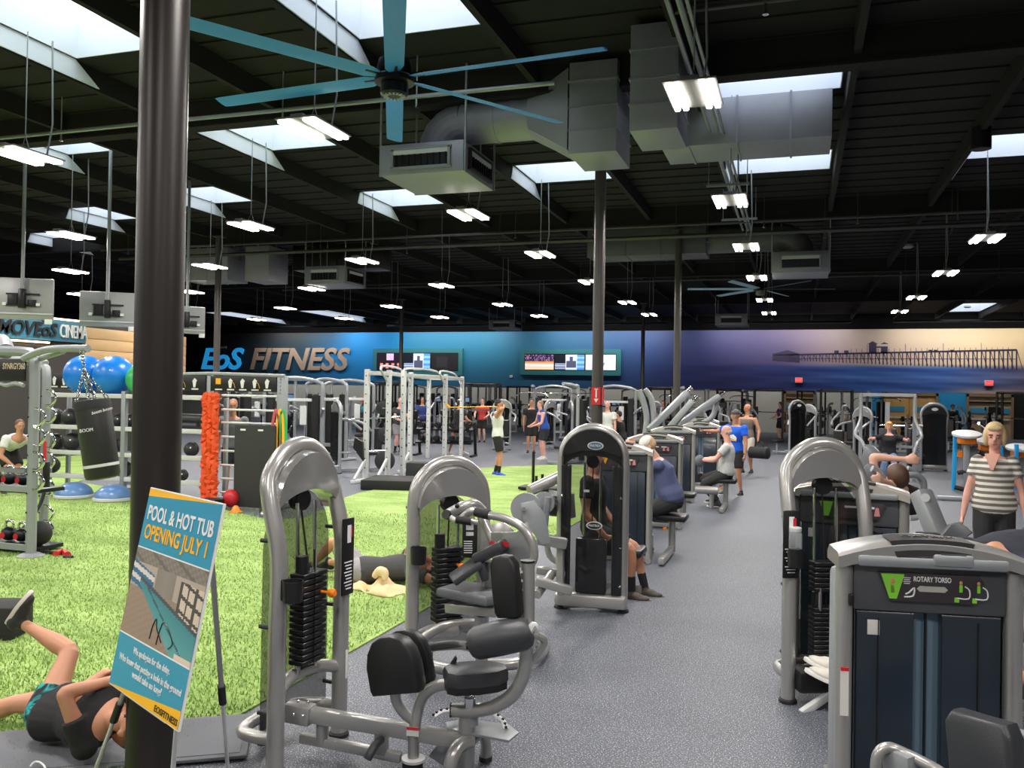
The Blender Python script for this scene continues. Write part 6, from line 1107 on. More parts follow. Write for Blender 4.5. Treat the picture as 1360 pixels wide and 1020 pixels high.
# ---- towel by the lying man
tw = MB(); random.seed(3); t0 = at(498, 786)
for i in range(26):
    for j in range(11):
        x = -.34+.68*i/25; y = -.15+.30*j/10; e = min(i, 25-i)/6; e2 = min(j, 10-j)/3; h = .02+min(1, e)*min(1, e2)*(.05+.045*math.sin(x*15+y*9)+.03*math.sin(y*31-x*8)+.03*math.sin(x*33)); tw.v.append(V((t0.x+x*(1+.15*math.sin(y*12)), t0.y+y*(1+.5*math.sin(x*7)), h+.004)))
for i in range(25):
    for j in range(10): a = i*11+j; tw.f.append([a, a+11, a+12, a+1])
TW = tag(tw.build('towel', mat('cream_towel', rgb(226, 202, 156), .9, bump=.5, bscale=90)), 'crumpled cream towel on the turf beside the lying man', 'towel'); sm = TW.modifiers.new('solid', 'SOLIDIFY'); sm.thickness = .012; sm.offset = -1
MB().tube(spl([t0+V((-.02, .0, .14)), t0+V((.03, .02, .2)), t0+V((.1, .0, .19)), t0+V((.12, -.03, .13))], 4), [.02, .03, .035, .04, .045, .05, .05, .05, .045, .04, .035, .03, .02][:13], 10).build('fold', MATS['cream_towel'], TW)
# ------------------------------------------------------------------ left rig with hooks, kettlebells and the punching bag
RG = thing('training_rig', 'grey multi-station training rig with curved top at the left edge', 'rig', (-8.39, 7.78, 0)); wrg = w_(RG)
A0, A1 = V((-8.39, 7.78, 0)), V((-9.5, 9.0, 0))
for k, (o, s) in enumerate(((A0, 1), (A1, .97))):
    e = o+V((-2.0, -.1, 0)); z = 2.38*s
    wrg(MB().tube(spl([o+V((0, 0, .02)), o+V((0, 0, 1.2)), o+V((0, 0, z-.22)), o+V((-.06, 0, z-.07)), o+V((-.22, 0, z)), e+V((.22, 0, z)), e+V((.06, 0, z-.07)), e+V((0, 0, z-.22)), e+V((0, 0, .02))], 4), .058, 8), 'frame_post', SILVER2); wrg(MB().lathe([(.15, 0), (.15, .02), (.09, .05)], o), 'foot_plate', SILVER2)
    for j in range(8): wrg(MB().cyl(o+V((-.02, -.061, .3+.22*j)), o+V((-.02, -.055, .3+.22*j)), .012, n=6), 'bolt', BLACK)
for z in (2.3, 1.98): wrg(MB().bar(A0+V((-1, -.05, z)), A1+V((-1, -.05, z)), .06, .06), 'cross_beam', SILVER2)
sgn = wrg(MB().box(A0+V((-.42, -.02, 2.16)), (.62, .03, .26), .01), 'sign_plate', BLACK); text('SYNRGY360', 'lettering', mat('pale_print', rgb(214, 196, 170), .5), sgn, A0+V((-.27, -.04, 2.2)), (1, 0, 0), (0, 0, 1), .1, bold=.001, fit=.34)
wrg(MB().tube(spl([A0+V((-1.2+.13*i, 0, 1.98+.025*(i % 2))) for i in range(9)], 3), .024, 8), 'wavy_bar', SILVER2)
for o, zs in ((A0+V((.07, 0, 0)), (1.72, 1.5, 1.22, .99)), (A1+V((.07, 0, 0)), (1.92, 1.7, 1.36, 1.1, .75, .4, .2))):
    for i, z in enumerate(zs): wrg(MB().tube(spl([o+V((0, -.05, z)), o+V((.13, -.1, z-.01)), o+V((.2, -.1, z-.1)), o+V((.13, -.1, z-.19)), o+V((0, -.05, z-.2))], 4), .017, 8), 'ring_hook', CHROME)
for z in (.74, .06):
    wrg(MB().box(A0+V((-.9, .3, z)), (1.7, .45, .05), .01), 'shelf', IRON); wrg(MB().bar(A0+V((-1.7, .05, z+.03)), A0+V((-.02, .05, z+.03)), .03, .07), 'shelf_lip', SILVER2)
wrg(MB().bar(A0+V((-1.7, -.05, 1.0)), A0+V((-.05, -.05, 1.0)), .05, .05), 'cross_bar', CHROME); wrg(MB().box(A0+V((.1, .1, .95)), (.07, .05, .3), .01), 'hook_plate', BLACK)
bt = dp(117, 463, 9.0); wrg(MB().tube(spl([dp(32, 476, 9.8), dp(52, 467, 9.6), dp(75, 463, 9.3), bt], 5), .04, 10), 'boom', SILVER2); wrg(MB().tube(spl([dp(40, 482, 10.4), dp(60, 474, 10), dp(84, 466, 9.3)], 5), .034, 10), 'boom_brace', SILVER2); wrg(MB().tube(spl([A0+V((-.5, .05, 2.38)), A0+V((-.75, .2, 2.5)), A0+V((-1.0, .3, 2.42))], 4), .1, 12), 'pulley_cover', SILVER2)
def kettlebell(c, r, lb):
    t = thing('kettlebell', lb, 'kettlebell', c, 0, 'kettlebells on the rig shelves'); MB().sph((0, 0, r*.92), (r, r, r*.92), 16, 10).build('bell', IRON, t); MB().tube(spl([(-r*.5, 0, r*1.5), (-r*.62, 0, r*2.0), (-r*.4, 0, r*2.5), (r*.4, 0, r*2.5), (r*.62, 0, r*2.0), (r*.5, 0, r*1.5)], 4), r*.17, 10).build('handle', CHROME, t); MB().cyl((-.01, -r*.9, r*.8), (-.01, -r*1.0, r*.8), r*.4, n=16).build('red_label', RED, t)
for px, z, r, lb in ((13, .77, .088, 'black kettlebell with red label on the upper rig shelf, left one'), (31, .77, .085, 'black kettlebell with red label on the upper rig shelf by the post'), (14, .09, .095, 'chrome-handled kettlebell on the lower rig shelf'), (31, .09, .09, 'small kettlebell behind the ball on the lower rig shelf'), (-4, .77, .08, 'blue-tagged kettlebell at the cut left edge of the upper shelf')): p = onY(px, 640, 8.12); kettlebell((p.x, 8.12, z), r, lb)
p = onY(27, 700, 7.72); tag(MB().sph((p.x-.02, 8.0, .085+.15), .145, 18, 12).build('slam_ball', RUBBER), 'big black slam ball on the lower rig shelf by the post', 'ball')
p = A1+V((.12, -.12, 0)); tag(MB().tube(spl([p+V((0, 0, 1.25)), p+V((.03, -.02, 1.0)), p+V((0, 0, .75)), p+V((.02, 0, .62))], 4), .03, 8, flat=.4).build('red_strap', RED), 'red strap hanging from the rig hook beside the rear post', 'strap')
RP = tag(MB().tube(spl([p+V((.02, -.02, 1.0)), p+V((.03, -.03, .55)), p+V((.05, -.3, .2)), p+V((.2, -.8, .035)), at(78, 735, .035)], 6), .022, 8).build('black_rope', RUBBER), 'black rope hanging from the rig onto the turf', 'rope'); MB().tube([at(74, 736, .035), at(84, 733, .035), at(90, 737, .03)], .04, 8).build('red_handle', RED, RP); MB().tube([at(84, 740, .02), at(97, 740, .02)], .02, 6).build('handle_end', RUBBER, RP)
def chain(mb, a, b, n, r=.016):
    a = V(a); b = V(b); t = (b-a).normalized(); u, v = fr(t)
    for i in range(n):
        c = a.lerp(b, (i+.5)/n); h = (b-a).length/n*.68; s = u if i % 2 else v; mb.tube([c+t*h*cos(q)+s*r*sin(q) for q in [k*pi/4 for k in range(8)]], .0055, 5, closed=True)
ct = dp(122, 531, 9.0); cb = dp(137, 636, 9.0); PB = thing('punching_bag', 'black cylindrical punching bag hanging on chains from the rig boom', 'punching bag', ct); ax = (ct-cb).normalized(); L = (ct-cb).length
MB().lathe([(.12, 0), (.16, .015), (.172, .05), (.172, L-.04), (.165, L-.005), (.15, L)], cb, ax, 26).build('bag_body', mat('bag_leather', rgb(34, 34, 34), .4, var=.15, scale=6, bump=.2, bscale=40), PB, world=True)
u_, v_ = fr(ax); MB().lathe([(.176, L-.1), (.177, L-.03), (.17, L-.005)], cb, ax, 26).build('top_collar', RUBBER, PB, world=True); MB().lathe([(.174, .13), (.1745, .16)], cb, ax, 26).build('pale_band', LIGHTGREY, PB, world=True)
hk = dp(109, 470, 9.0); md = dp(112, 492, 9.0); cm = MB(); chain(cm, hk, md, 5)
for q in range(4): chain(cm, md, ct+(u_*cos(q*pi/2+.6)+v_*sin(q*pi/2+.6))*.15, 7)
cm.build('hanging_chain', CHROME, PB, world=True, kind='stuff'); MB().tube([hk+V((.03*cos(q), 0, .03*sin(q)+.02)) for q in [k*pi/5 for k in range(10)]], .009, 6, closed=True).build('hook_ring', CHROME, PB, world=True)
vd = (EYE-ct).normalized(); sd_ = vd.cross(V((0, 0, 1)))*-1; sd_ = (sd_-ax*sd_.dot(ax)).normalized(); fdv = sd_.cross(ax)
def onbag(a_, h): return cb+ax*h+(fdv*cos(a_)+sd_*sin(a_))*.176
text('BOOM', 'lettering', WHITEP, PB, onbag(-.55, .52), sd_*cos(-.55)-fdv*sin(-.55), ax, .05); text('boom boom', 'lettering', WHITEP, PB, onbag(.45, .70), sd_*cos(.45)-fdv*sin(.45)+ax*.15, ax, .045, shear=.3)
# ------------------------------------------------------------------ storage rack, balls, header boards
YK = 12.4; RK = thing('storage_rack', 'long grey storage rack with shelves, header boards and exercise pictures', 'rack', (-10.5, YK, 0)); wk = w_(RK)
for x in (-13.05, -11.35, -9.55): wk(MB().bar((x, YK+.05, 0), (x, YK+.05, 1.9 if x < -10 else 2.2), .09, .09, .01), 'post', SILVER2); wk(MB().bar((x, YK+.5, 0), (x, YK+.5, 1.8), .07, .07, .01), 'post', SILVER2); wk(MB().bar((x, YK-.15, .05), (x, YK+.6, .05), .09, .08, .01), 'foot', SILVER2)
wk(MB().bar((-8.12, YK+.05, 0), (-8.12, YK+.05, 2.2), .14, .12, .01), 'post', SILVER2); wk(MB().bar((-8.12, YK-.3, .05), (-8.12, YK+.6, .05), .12, .08, .01), 'foot', SILVER2)
for k in range(5): wk(MB().cyl((-8.12, YK-.02, 2.15-.06*k), (-8.12, YK-.012, 2.15-.06*k), .012, n=6), 'bolt', CHROME)
for z in (1.80, 1.22, .76, .33): wk(MB().box((-11.3, YK+.25, z), (3.4, .38, .03), .006), 'shelf', SILVER2); wk(MB().box((-11.3, YK+.03, z+.01), (3.4, .03, .08), .01), 'shelf_lip', LIGHTGREY)
for x0, x1 in ((-13.05, -12.5), (-10.55, -9.6), (-9.5, -8.2)):
    b = wk(MB().box(((x0+x1)/2, YK, 2.06), (x1-x0, .03, .26), .005), 'header_board', BLACK); n = int((x1-x0)/.24)
    for k in range(n):
        x = x0+.13+k*(x1-x0-.1)/n; wk(MB().box((x+.04, YK-.017, 1.96), (.14, .004, .022)), 'caption_print', WHITEP)
        if x0 > -9.6 and k == 0: wk(MB().box((x+.03, YK-.017, 2.1), (.1, .004, .1)), 'yellow_print', YELLOW); continue
        wk(MB().prism([(-.02, -.07), (.02, -.07), (.035, .02), (.05, .05), (.0, .09), (-.04, .04)], (x+.03, YK-.017, 2.06), (1, 0, 0), (0, 0, 1), .004), 'figure_print', WHITEP)
        if k % 2: wk(MB().tube(spl([(x+.03, YK-.02, 2.1), (x+.1, YK-.02, 2.07), (x+.13, YK-.02, 1.99)], 3), .005, 5), 'band_print', YELLOW)
wk(MB().tube([(-10.55, YK, 2.2), (-9.5, YK, 2.23), (-8.05, YK, 2.2)], .03, 8), 'top_rail', SILVER2)
for z in [1.86, 1.62, 1.4, 1.16, .92, .68, .45, .22]: wk(MB().cyl((-9.3, YK+.04, z), (-8.1, YK+.04, z), .018, n=8), 'rung', LIGHTGREY)
def ball(px, py, d, r, m, lb, nm='exercise_ball', grp=None, z=None):
    p = dp(px, py, d); t = tag(MB().sph((0, 0, 0), r, 26, 16).build(nm, m), lb, 'ball', grp); t.location = (p.x, p.y, p.z if z is None else z)
    MB().lathe([(.012, 0), (.014, .01), (.008, .014)], (r*.5, -r*.82, r*.25), (.5, -.82, .25), 10).build('valve', WHITE, t); return t
zt = 1.815; p = dp(113, 497, 15.6)
for px, m, r, lb in ((113, BLUEB, .365, 'blue exercise ball on the rack behind the bag chains'), (152, BLUEB, .36, 'blue exercise ball in the middle, left of the thick column'), (191, GREENB, .3, 'green exercise ball half hidden by the thick column')): q = onY(px, 500, YK+.26); ball(px, 500, q.length, r, m, lb, z=zt+r).location = (q.x, YK+.25, zt+r)
for px, zs, r, lb in ((73, 1.235, .16, 'left'), (94, 1.235, .165, 'second from left'), (158, 1.235, .13, 'third from left'), (174, 1.235, .13, 'beside the column'), (75, .775, .16, 'left'), (97, .775, .17, 'second from left'), (153, .775, .13, 'right of the bag'), (255, .775, .13, 'right of the thick column'), (166, .345, .15, 'right of the bag'), (70, .345, .15, 'far left'), (244, .345, .1, 'right of the thick column')):
    q = onY(px, 560, YK+.24); sh = 'upper' if zs > 1 else 'middle' if zs > .5 else 'lower'
    t = ball(px, 560, 15, r, mat('black_ball_leather', rgb(38, 38, 40), .45, bump=.3, bscale=30), 'black medicine ball on the %s rack shelf, %s' % (sh, lb), 'medicine_ball', 'medicine balls on the rack', z=zs+r); t.location = (q.x, YK+.24, zs+r); MB().tube([V((r*1.003*cos(a_), r*1.003*sin(a_)*.25, r*1.003*sin(a_)*.97)) for a_ in [i*pi/12 for i in range(24)]], .006, 5, closed=True).build('seam', IRON, t)
for k, (px, zs) in enumerate(((258, 1.24), (264, 1.37))): q = onY(px, 540, YK+.25); t = thing('foam_roller', 'dark grey foam roller lying on the rack, %s' % ('lower one' if k == 0 else 'upper one'), 'roller', (q.x, YK+.25, zs+.075)); MB().cyl((-.35, 0, 0), (.1, 0, 0), .075, n=18).build('foam', VINYL, t); MB().cyl((.1, 0, 0), (.104, 0, 0), .03, n=12).build('core', BLACK, t)
# orange rope bundles, black board, bands, cone, red ball
OR = mat('orange_rope', rgb(232, 84, 34), .7, bump=.5, bscale=90); random.seed(5)
t = thing('orange_ropes', 'bundles of knobbly orange rope hanging on the rack', 'rope', (-9.42, YK-.08, 0))
for k, (x, z1, z0) in enumerate(((-.1, 1.88, .1), (0, 1.9, .02), (.1, 1.88, .16))):
    P_ = []; r_ = []
    for i in range(90): P_.append((x+.018*math.sin(i*1.1+k), -.02+.02*math.cos(i*1.7+k*2), z1-(z1-z0)*i/89)); r_.append(.038+.02*(i % 2)+.012*random.random())
    MB().tube(P_, r_, 9).build('rope_bundle', OR, t)
for s in range(3): MB().tube(spl([(-.12+.1*s, -.02, .14), (-.08+.1*s, -.1, .03), (.02+.07*s, -.05, .02), (.03+.07*s, 0, .14)], 5), .03, 8).build('rope_loop', OR, t)
bx0, bx1 = onY(311, 600, YK-.16).x, onY(365, 600, YK-.16).x; BD = thing('mat_board', 'tall black exercise mat board leaning on the rack', 'mat', ((bx0+bx1)/2, YK-.16, 0)); MB().box((0, .02, .7), (bx1-bx0, .06, 1.36), .02).build('mat', mat('charcoal_mat', rgb(52, 52, 50), .85, bump=.2, bscale=60), BD); text('TRX', 'lettering', WHITEP, BD, ((bx1-bx0)/2-.14, -.013, .1), (1, 0, 0), (0, 0, 1), .09, world=False, bold=.002)
for x in (-.22, .12): MB().box((x, -.01, 1.3), (.1, .01, .03), .004).build('hang_clip', WHITE, BD)
for m, x, nm in ((mat('rose_band', rgb(200, 84, 90), .5), -.06, 'rose'), (GREENB, .07, 'green'), (YELLOW, .02, 'yellow')): o = V((-8.08+x, YK-.1, 1.48)); tag(MB().tube(spl([o+V((-.05, 0, -.75)), o+V((-.06, 0, -.1)), o+V((0, 0, .16)), o+V((.06, 0, -.1)), o+V((.05, 0, -.75))], 5, True), .026, 6, flat=.4, closed=True).build('resistance_band', m), '%s resistance band looped over the end post of the rack' % nm, 'band')
p = at(313, 681); t = thing('marker_cone', 'small orange cone on the floor before the black mat board', 'cone', (p.x, p.y, .013)); MB().lathe([(.1, 0), (.1, .01), (.08, .015), (.03, .1), (.02, .1)], n=18).build('cone_body', ORANGE, t); MB().lathe([(.11, 0), (.11, .008), (.09, .012)], n=18).build('rim', ORANGE, t)
p = onY(302, 660, YK-.3); tag(MB().sph((p.x, YK-.2, .16), (.14, .12, .15), 16, 10).build('red_ball', RED), 'red ball on the floor beside the black mat board', 'ball'); p = onY(288, 668, YK-.35); tag(MB().box((p.x, YK-.5, .1), (.34, .3, .17), .04).build('gear_box', BLACK), 'low black box below the orange ropes', 'box')
# bosu domes
for px, py, lb in ((133, 668, 'blue half-ball balance trainer on the turf under the punching bag'), (80, 664, 'blue half-ball balance trainer left of the punching bag')):
    p = at(px, py); t = thing('balance_dome', lb, 'balance trainer', (p.x, p.y+.3, .012)); MB().lathe([(.3, 0), (.335, .01), (.335, .05), (.31, .06)], n=30).build('base_ring', LIGHTGREY, t); MB().lathe([(.31, .055)]+[(.31*cos(q), .055+.22*sin(q)) for q in [i*pi/16 for i in range(1, 8)]], n=30).build('dome', mat('pearl_blue', rgb(92, 132, 186), .3, coat=.4), t)
p = at(140, 652); t = thing('chrome_pole_base', 'chrome pole on a grey base behind the balance trainer', 'stand', (p.x, p.y+.8, 0)); MB().cyl((0, 0, .02), (0, 0, .8), .11, n=20).build('pole', CHROME, t); MB().lathe([(.4, 0), (.4, .02), (.14, .04)]).build('base', SILVER2, t); MB().prism([(-.35, 0), (-.05, 0), (-.05, .7)], (0, 0, 0), (1, 0, 0), (0, 0, 1), .06).build('gusset', SILVER2, t)
# ------------------------------------------------------------------ push sled, power rack, plates, boxes
p = at(722, 652); t = thing('push_sled', 'black push sled with upright poles on the turf', 'sled', (p.x, p.y, .013)); MB().box((0, 0, .05), (.95, .5, .06), .02).build('sled_base', BLACKM, t)
for px, h in ((708, .78), (743, .86), (715, .3), (723, .34)): q = onY(px, 640, p.y); MB().cyl((q.x-p.x, 0 if h > .5 else -.15, .05), (q.x-p.x, 0 if h > .5 else -.15, h), .03, n=10).build('pole', BLACKM, t)
def plates(t, c, r, ax=(1, 0, 0), red=False, n=1, grp=None):
    ax = V(ax).normalized(); o = t.build('weight_plate', IRON, None) if False else None
    mb = MB(); mb.lathe([(.03, -.03), (r*.3, -.035), (r*.34, -.012), (r*.8, -.012), (r*.84, -.03), (r, -.024), (r, .024), (r*.84, .03), (.03, .03)], c, ax, 26)
    p = mb.build('weight_plate', PLATEM, t, world=True); u, v = fr(ax); MB().cyl(V(c)-ax*.05, V(c)+ax*.05, .026, n=10).build('hub', CHROME, p, world=True)
    for k in range(3): q = V(c)+(u*cos(k*2.1+.5)+v*sin(k*2.1+.5))*r*.58+ax*.012; MB().lathe([(r*.17, 0), (r*.17, .012)], q, ax, 10).build('grip_slot', RED if red and k == 0 else LIGHTGREY, p, world=True)
    return p
PRK = []
def upr(px, pt, H=2.44):
    hz = 520.5+(px-680)*.0165; d = (H-2)*FOC/(hz-pt); q = dp(px, pt, d); return V((q.x, q.y, 0))
UA, UB, UC, UD, UE, UF = upr(488, 490.5), upr(517, 491.5), upr(546, 494.6), upr(570, 499), upr(592, 497), upr(614, 500)
PRT = thing('power_rack', 'tall pale steel power rack rig with pull-up bars and stored plates', 'rack', UB); wpr = w_(PRT)
for q in (UA, UB, UB+V((.12, .5, 0)), UC, UD, UE, UF):
    u = wpr(MB().bar(q, q+V((0, 0, 2.44)), .1, .1, .01), 'upright', LIGHTGREY)
    for k in range(11): wpr(MB().cyl(q+V((0, -.053, .3+.2*k)), q+V((0, -.05, .3+.2*k)), .016, n=6), 'hole', BLACK)
for a, b in ((UA, UB), (UB, UC), (UC, UE), (UD, UF), (UB, UD), (UE, UF), (UC, UD)): wpr(MB().bar(a+V((0, 0, 2.36)), b+V((0, 0, 2.36)), .08, .09, .01), 'top_beam', LIGHTGREY)
for a, b in ((UB, UC), (UC, UE), (UE, UF)): wpr(MB().tube(spl([a+V((0, -.1, 2.2)), a+V((.05, -.5, 2.5)), b+V((-.05, -.5, 2.5)), b+V((0, -.1, 2.2))], 4), .025, 8), 'pull_up_bar', LIGHTGREY)
for q in (UA, UB, UC): wpr(MB().bar(q+V((0, -.6, .04)), q+V((0, .5, .04)), .09, .07, .01), 'foot', LIGHTGREY); wpr(MB().bar(q+V((0, -.5, .08)), q+V((0, 0, .5)), .05, .05), 'foot_brace', LIGHTGREY)
dz = (UB-EYE).length
for px, py, r, rd in ((511, 612, .225, True), (511, 577, .16, False), (509, 542, .16, False)): c = dp(px, py, dz-.25); plates(PRT, c, r, (EYE-c)+V((.8, 0, 0)), rd); wpr(MB().cyl(c, V((UB.x, UB.y, c.z)), .025), 'plate_peg', CHROME)
b0, b1 = dp(452, 601, dz-.1), dp(512, 599, dz); wpr(MB().cyl(b0, b1, .025), 'storage_bar', CHROME); wpr(MB().prism([(-.16, .2), (.02, .12), (.05, -.3), (-.2, -.02)], UA+V((-.05, -.1, .75)), (1, 0, 0), (0, 0, 1), .06), 'bar_catch', BLACKM)
BR = thing('barbell', 'long barbell resting across the power rack uprights', 'barbell', dp(500, 556, dz)); MB().cyl(dp(463, 557, dz), dp(530, 554, dz+.6), .018).build('bar', CHROME, BR, world=True)
for px, py, k in ((467, 557, 0), (526, 554, .6)): MB().cyl(dp(px-4, py, dz+k), dp(px+5, py, dz+k), .028).build('sleeve', CHROME, BR, world=True)
a, b = at(479, 657), at(545, 646); c = (a+b)/2; tag(MB().box((c.x, c.y+.5, .1), (1.25, 1.1, .2), .02, R(12)).build('step_platform', RUBBER), 'low black step platform in front of the power rack', 'platform')
p = at(549, 641); tag(MB().box((p.x, p.y+.2, .22), (.42, .42, .42), .02, R(10)).build('plyo_box', mat('black_box', rgb(40, 41, 44), .7)), 'black plyometric box right of the low step platform', 'box')
t = thing('band', 'yellow resistance band stretched from the rack to the man in white tank', 'band', dp(600, 541, 22.6)); MB().tube([dp(597, 541, 22.8), dp(660, 540, 20.7)], .035, 6, flat=.4).build('strip', YELLOW, t, world=True); MB().tube([dp(590, 533, 23), dp(597, 541, 22.8)], .03, 6).build('anchor_loop', YELLOW, t, world=True)
DBM = MB(); DBM.cyl((-.17, 0, 0), (-.05, 0, 0), .075, n=10).cyl((.05, 0, 0), (.17, 0, 0), .075, n=10).cyl((-.06, 0, 0), (.06, 0, 0), .018, n=8)
def dumbbell_rack(lb, loc, rz, n, rows=2, hz=(.85, .45), col=None):
    t = thing('dumbbell_rack', lb, 'rack', loc, rz); W_ = n*.24+.1
    for s in (-1, 1): MB().bar((s*W_/2, .3, 0), (s*W_/2, .1, 1.05), .08, .08, .01).build('upright', BLACKM, t); MB().bar((s*W_/2, -.35, .03), (s*W_/2, .4, .03), .08, .06).build('foot', BLACKM, t)
    for r in range(rows):
        MB().box((0, .0-.12*r, hz[r]), (W_, .32, .05), .01, M=Matrix.Rotation(R(-18), 3, 'X').transposed()).build('tray', BLACKM, t)
        for k in range(n):
            m4 = wmat(t) @ Matrix.Translation((-W_/2+.17+k*.24, -.02-.12*r, hz[r]+.1)) @ Matrix.Rotation(R(90), 4, 'Z')
            if not PRK: PRK.append(DBM.build('dumbbell', IRON, None)); o = PRK[0]
            else: o = PRK[0].copy(); COL.objects.link(o)
            o.matrix_basis = m4; tag(o, '%s dumbbell, %s row, %s' % (ORD[k], ('top', 'bottom')[r], lb.split(',')[0]), 'dumbbell', 'dumbbells on the racks')
    return t
p = at(578, 606); dumbbell_rack('black dumbbell rack inside the power rack, two rows', (p.x+.2, p.y+.3, 0), R(8), 7)
# ------------------------------------------------------------------ machines filling the back of the hall
random.seed(21)
PROTO = {}
def tube(t, nm, m, pts, r, n=8): return MB().tube(spl(pts, 3) if len(pts) > 2 else pts, r, n).build(nm, m, t)
def bx(t, nm, m, c, d, bv=.01, **k): return MB().box(c, d, bv, seg=1, **k).build(nm, m, t, ang=30)
def disc(t, c, r, ax=(1, 0, 0)): return MB().lathe([(.03, -.03), (r*.8, -.012), (r*.86, -.03), (r, -.024), (r, .024), (.03, .03)], c, ax, 18).build('weight_plate', IRON, t)
BV = MATS['black_vinyl']
def p_squat(t, m=None):
    m = m or BLACKM
    for x in (-.6, .6):
        for y in (-.45, .45): bx(t, 'upright', m, (x, y, 1.15), (.08, .08, 2.3))
        bx(t, 'top_beam', m, (x, 0, 2.28), (.08, .9, .08)); bx(t, 'foot', m, (x, 0, .04), (.08, 1.3, .08))
    bx(t, 'cross_beam', m, (0, .45, 2.28), (1.2, .08, .08)); tube(t, 'pull_up_bar', CHROME, [(-.6, -.45, 2.3), (.6, -.45, 2.3)], .02)
    tube(t, 'barbell', CHROME, [(-1.05, -.52, 1.3), (1.05, -.52, 1.3)], .018)
    for x in (-.85, .85): disc(t, (x, -.52, 1.3), .225)
    for x in (-.7, .7): disc(t, (x, .5, .6), .2); disc(t, (x, .5, 1.1), .16)
def p_squat_g(t): p_squat(t, SILVER2)
def p_cable(t):
    for x in (-.75, .75):
        tube(t, 'frame_column', SILVER2, [(x, 0, .03), (x, 0, 1.9), (x*.92, 0, 2.15), (x*.6, 0, 2.22)], .05); bx(t, 'stack_shroud', BLACK, (x*.78, .08, .95), (.2, .24, 1.8), .03); bx(t, 'foot', SILVER2, (x*.9, 0, .04), (.35, .7, .06))
        tube(t, 'pulley_arm', SILVER2, [(x, -.05, 1.3), (x*1.2, -.5, 1.5)], .035); tube(t, 'cable', IRON, [(x*.9, -.1, .2), (x*.9, -.1, 1.9)], .008, 5)
    tube(t, 'top_beam', SILVER2, [(-.6, 0, 2.2), (0, 0, 2.28), (.6, 0, 2.2)], .05); bx(t, 'mid_beam', LIGHTGREY, (0, .1, 1.7), (1.2, .06, .08)); bx(t, 'placard', LIGHTGREY, (.25, .05, 1.3), (.18, .02, .5)); bx(t, 'backboard', SILVER2, (0, .15, .4), (1.2, .05, .1))
def p_lat(t):
    tube(t, 'mast', SILVER2, [(0, .5, .03), (0, .5, 2.0), (0, .35, 2.2), (0, -.2, 2.25)], .055); bx(t, 'stack_shroud', BLACK, (0, .62, .95), (.34, .22, 1.75), .03); bx(t, 'seat', BV, (0, -.2, .48), (.34, .4, .09), .03); bx(t, 'seat_post', SILVER2, (0, -.2, .22), (.08, .1, .44)); tube(t, 'thigh_roller', BV, [(-.28, .05, .68), (.28, .05, .68)], .07)
    tube(t, 'pull_bar', CHROME, [(-.6, -.25, 1.85), (-.4, -.2, 1.98), (.4, -.2, 1.98), (.6, -.25, 1.85)], .018); bx(t, 'base', SILVER2, (0, .15, .05), (.1, 1.3, .08)); bx(t, 'base_cross', SILVER2, (0, -.45, .05), (.6, .1, .08)); tube(t, 'cable', IRON, [(0, -.2, 2.2), (0, -.2, 1.98)], .008, 5)
def p_press(t):
    for x in (-.4, .4): tube(t, 'frame_tube', SILVER2, [(x, .6, .03), (x, .5, 1.2), (x*.9, .3, 1.65), (x*.5, .2, 1.72)], .045); tube(t, 'press_arm', SILVER2, [(x*1.1, .3, 1.5), (x*1.5, -.1, 1.2), (x*1.3, -.45, 1.0)], .035); tube(t, 'grip', RUBBER, [(x*1.35, -.38, 1.04), (x*1.2, -.52, .98)], .04); tube(t, 'weight_horn', CHROME, [(x*1.2, .3, 1.35), (x*2.0, .3, 1.35)], .025); disc(t, (x*1.6, .3, 1.35), .22)
    bx(t, 'back_pad', BV, (0, .1, .9), (.34, .1, .7), .03); bx(t, 'seat', BV, (0, -.15, .47), (.36, .42, .09), .03); bx(t, 'seat_post', SILVER2, (0, -.12, .22), (.09, .1, .42)); bx(t, 'base', SILVER2, (0, .1, .05), (.1, 1.2, .08)); bx(t, 'base_cross', SILVER2, (0, .62, .05), (.9, .1, .08))
def p_ellip(t):
    bx(t, 'console', BLACK, (0, .55, 1.55), (.45, .08, .32), .03); bx(t, 'console_screen', mat('console_glow', rgb(120, 150, 190), .3, emit=.5), (0, .505, 1.57), (.34, .01, .2), 0); tube(t, 'mast', SILVER2, [(0, .75, .1), (0, .65, 1.0), (0, .56, 1.45)], .06); MB().lathe([(.1, -.12), (.36, -.1), (.4, 0), (.36, .1), (.1, .12)], (0, .8, .45), (1, 0, 0), 20).build('drive_cover', SILVER2, t)
    for x in (-.28, .28): tube(t, 'moving_arm', SILVER2, [(x, .55, .3), (x, .5, 1.1), (x*1.1, .3, 1.55), (x*1.1, .25, 1.65)], .028); tube(t, 'grip', RUBBER, [(x*1.1, .3, 1.55), (x*1.1, .24, 1.68)], .034); bx(t, 'pedal', BLACK, (x*.7, -.2, .3+.1*(x > 0)), (.16, .42, .05)); tube(t, 'pedal_arm', SILVER2, [(x*.7, .6, .4), (x*.7, -.4, .28)], .03)
    bx(t, 'base', SILVER2, (0, .1, .05), (.5, 1.6, .08), .02)
